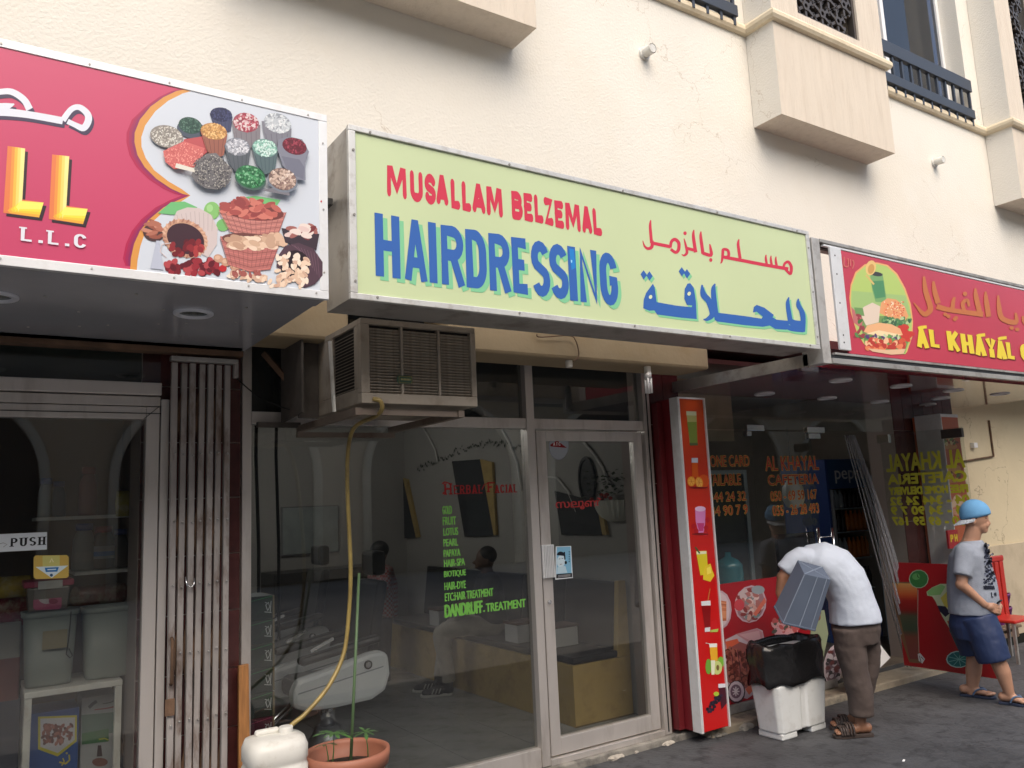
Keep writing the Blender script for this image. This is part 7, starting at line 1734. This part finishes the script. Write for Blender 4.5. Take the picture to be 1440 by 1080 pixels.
TR.tube([W(690, 1000, .1), W(580, 990, .14), W(470, 1015, .18)], [.09, .08, .075], 20); TR.ell(W(465, 1025, .18), .076, .076, .07, 14, 9); TR.tube([W(462, 1030, .18), W(440, 1160, .16), W(425, 1265, .14)], [.07, .06, .056], 20)
TR.organic('trousers', GRT, ps, .01, 4, .02)
SHO = mat('shoe_black', (.02, .022, .025), .5); SOL = mat('shoe_sole_white', (.5, .5, .48), .5)
for hx, hy, tx, ty, dd in ((470, 1345, 360, 1365, -.09), (425, 1310, 350, 1325, .14)):
    h = W(hx, hy, dd); tt = W(tx, ty, dd-.03); h.z = tt.z = FZ; d = (tt-h).normalized(); s_ = Vector((d.y, -d.x, 0)); R3 = rotm(d, s_, U)
    m = MB(); m.ell(h+U*.055, .05, .042, .055, 16, 10, rot=R3); m.ell(h+d*.1+U*.045, .08, .045, .045, 16, 10, rot=R3); m.ell(h+d*.18+U*.035, .06, .045, .035, 16, 10, rot=R3); m.tube([h+U*.06, h+U*.12], [.045, .046], 16)
    sh_ = m.organic('shoe', SHO, ps, .008, 2); 
    sole('shoe_sole', SOL, h, d, s_, .25, FZ, sh_, None, .022)
    m = MB()
    for q in range(3): m.tube([h+d*(.09+.03*q)-s_*.046+U*.03, h+d*(.07+.03*q)-s_*.04+U*.07], .005, 6)
    m.build('shoe_stripe', SOL, sh_)
m = MB(); m.ell(W(668, 650), .088, .08, .085, 18, 12, rot=HR); m.build('hair', mat('hair_black3', (.01, .009, .008), .6), ps)
O4 = (2.85, 3.3, FZ); W, V4, L4 = framer(O4, (500, 600, 3.6)); HR = rotm(L4, V4, U)
pc_ = thing('person', O4, 'customer in red checked shirt far back in the dark salon', 'person', 'people inside the salon')
SB = MB(); SB.ell(W(118, 640), .085, .075, .115, 18, 12, rot=HR); SB.ell(W(96, 668), .05, .05, .05, 12, 9, rot=HR); SB.tube([W(70, 645), W(62, 660)], [.008, .013], 8); limb(SB, [W(120, 680), W(125, 705)], [.05, .055]); limb(SB, [W(150, 760, -.16), W(140, 860, -.2), W(80, 900, -.2)], [.05, .04, .03]); hand(SB, W(80, 900, -.2), -L4, U, V4, .16, .6)
SB.loft([hring(W(128, 720), .08, .13, L4, V4), hring(W(135, 860), .1, .14, L4, V4), hring(W(138, 960), .1, .15, L4, V4)])
limb(SB, [W(138, 960, .1), W(138, 1150, .1), W(140, 1300, .1)], [.09, .06, .05]); limb(SB, [W(138, 960, -.1), W(138, 1150, -.1), W(140, 1300, -.1)], [.09, .06, .05])
SB.organic('body', MATS['skin_dark'], pc_, .009, 3)
SH = MB(); SH.loft([hring(W(122, 700), .07, .08, L4, V4), hring(W(128, 715), .12, .18, L4, V4), hring(W(135, 780), .15, .2, L4, V4), hring(W(138, 900), .15, .19, L4, V4), hring(W(138, 960), .15, .19, L4, V4)]); sleeve(SH, W(150, 745, -.15), W(148, 830, -.2), .07, .065)
chk = mat('shirt_checked', (.28, .07, .06), .85); nt = chk.node_tree; cb2 = nt.nodes.new('ShaderNodeTexChecker'); cb2.inputs['Scale'].default_value = 45; cb2.inputs[1].default_value = (.3, .06, .06, 1); cb2.inputs[2].default_value = (.3, .26, .26, 1)
tc = nt.nodes.new('ShaderNodeTexCoord'); nt.links.new(tc.outputs['Object'], cb2.inputs[0]); nt.links.new(cb2.outputs[0], nt.nodes['Principled BSDF'].inputs[0])
SH.organic('shirt', chk, pc_, .012, 4, .02)
m = MB(); m.ell(W(122, 622), .095, .083, .09, 16, 10, rot=HR); m.build('hair', MATS['hair_black3'], pc_)
m = MB(); m.tube([W(138, 960, -.1), W(138, 1150, -.1), W(140, 1330, -.1)], [.1, .08, .07], 16); m.tube([W(138, 960, .1), W(138, 1150, .1), W(140, 1330, .1)], [.1, .08, .07], 16); m.organic('trousers', mat('trousers_dark', (.03, .03, .035), .8), pc_, .012, 3)
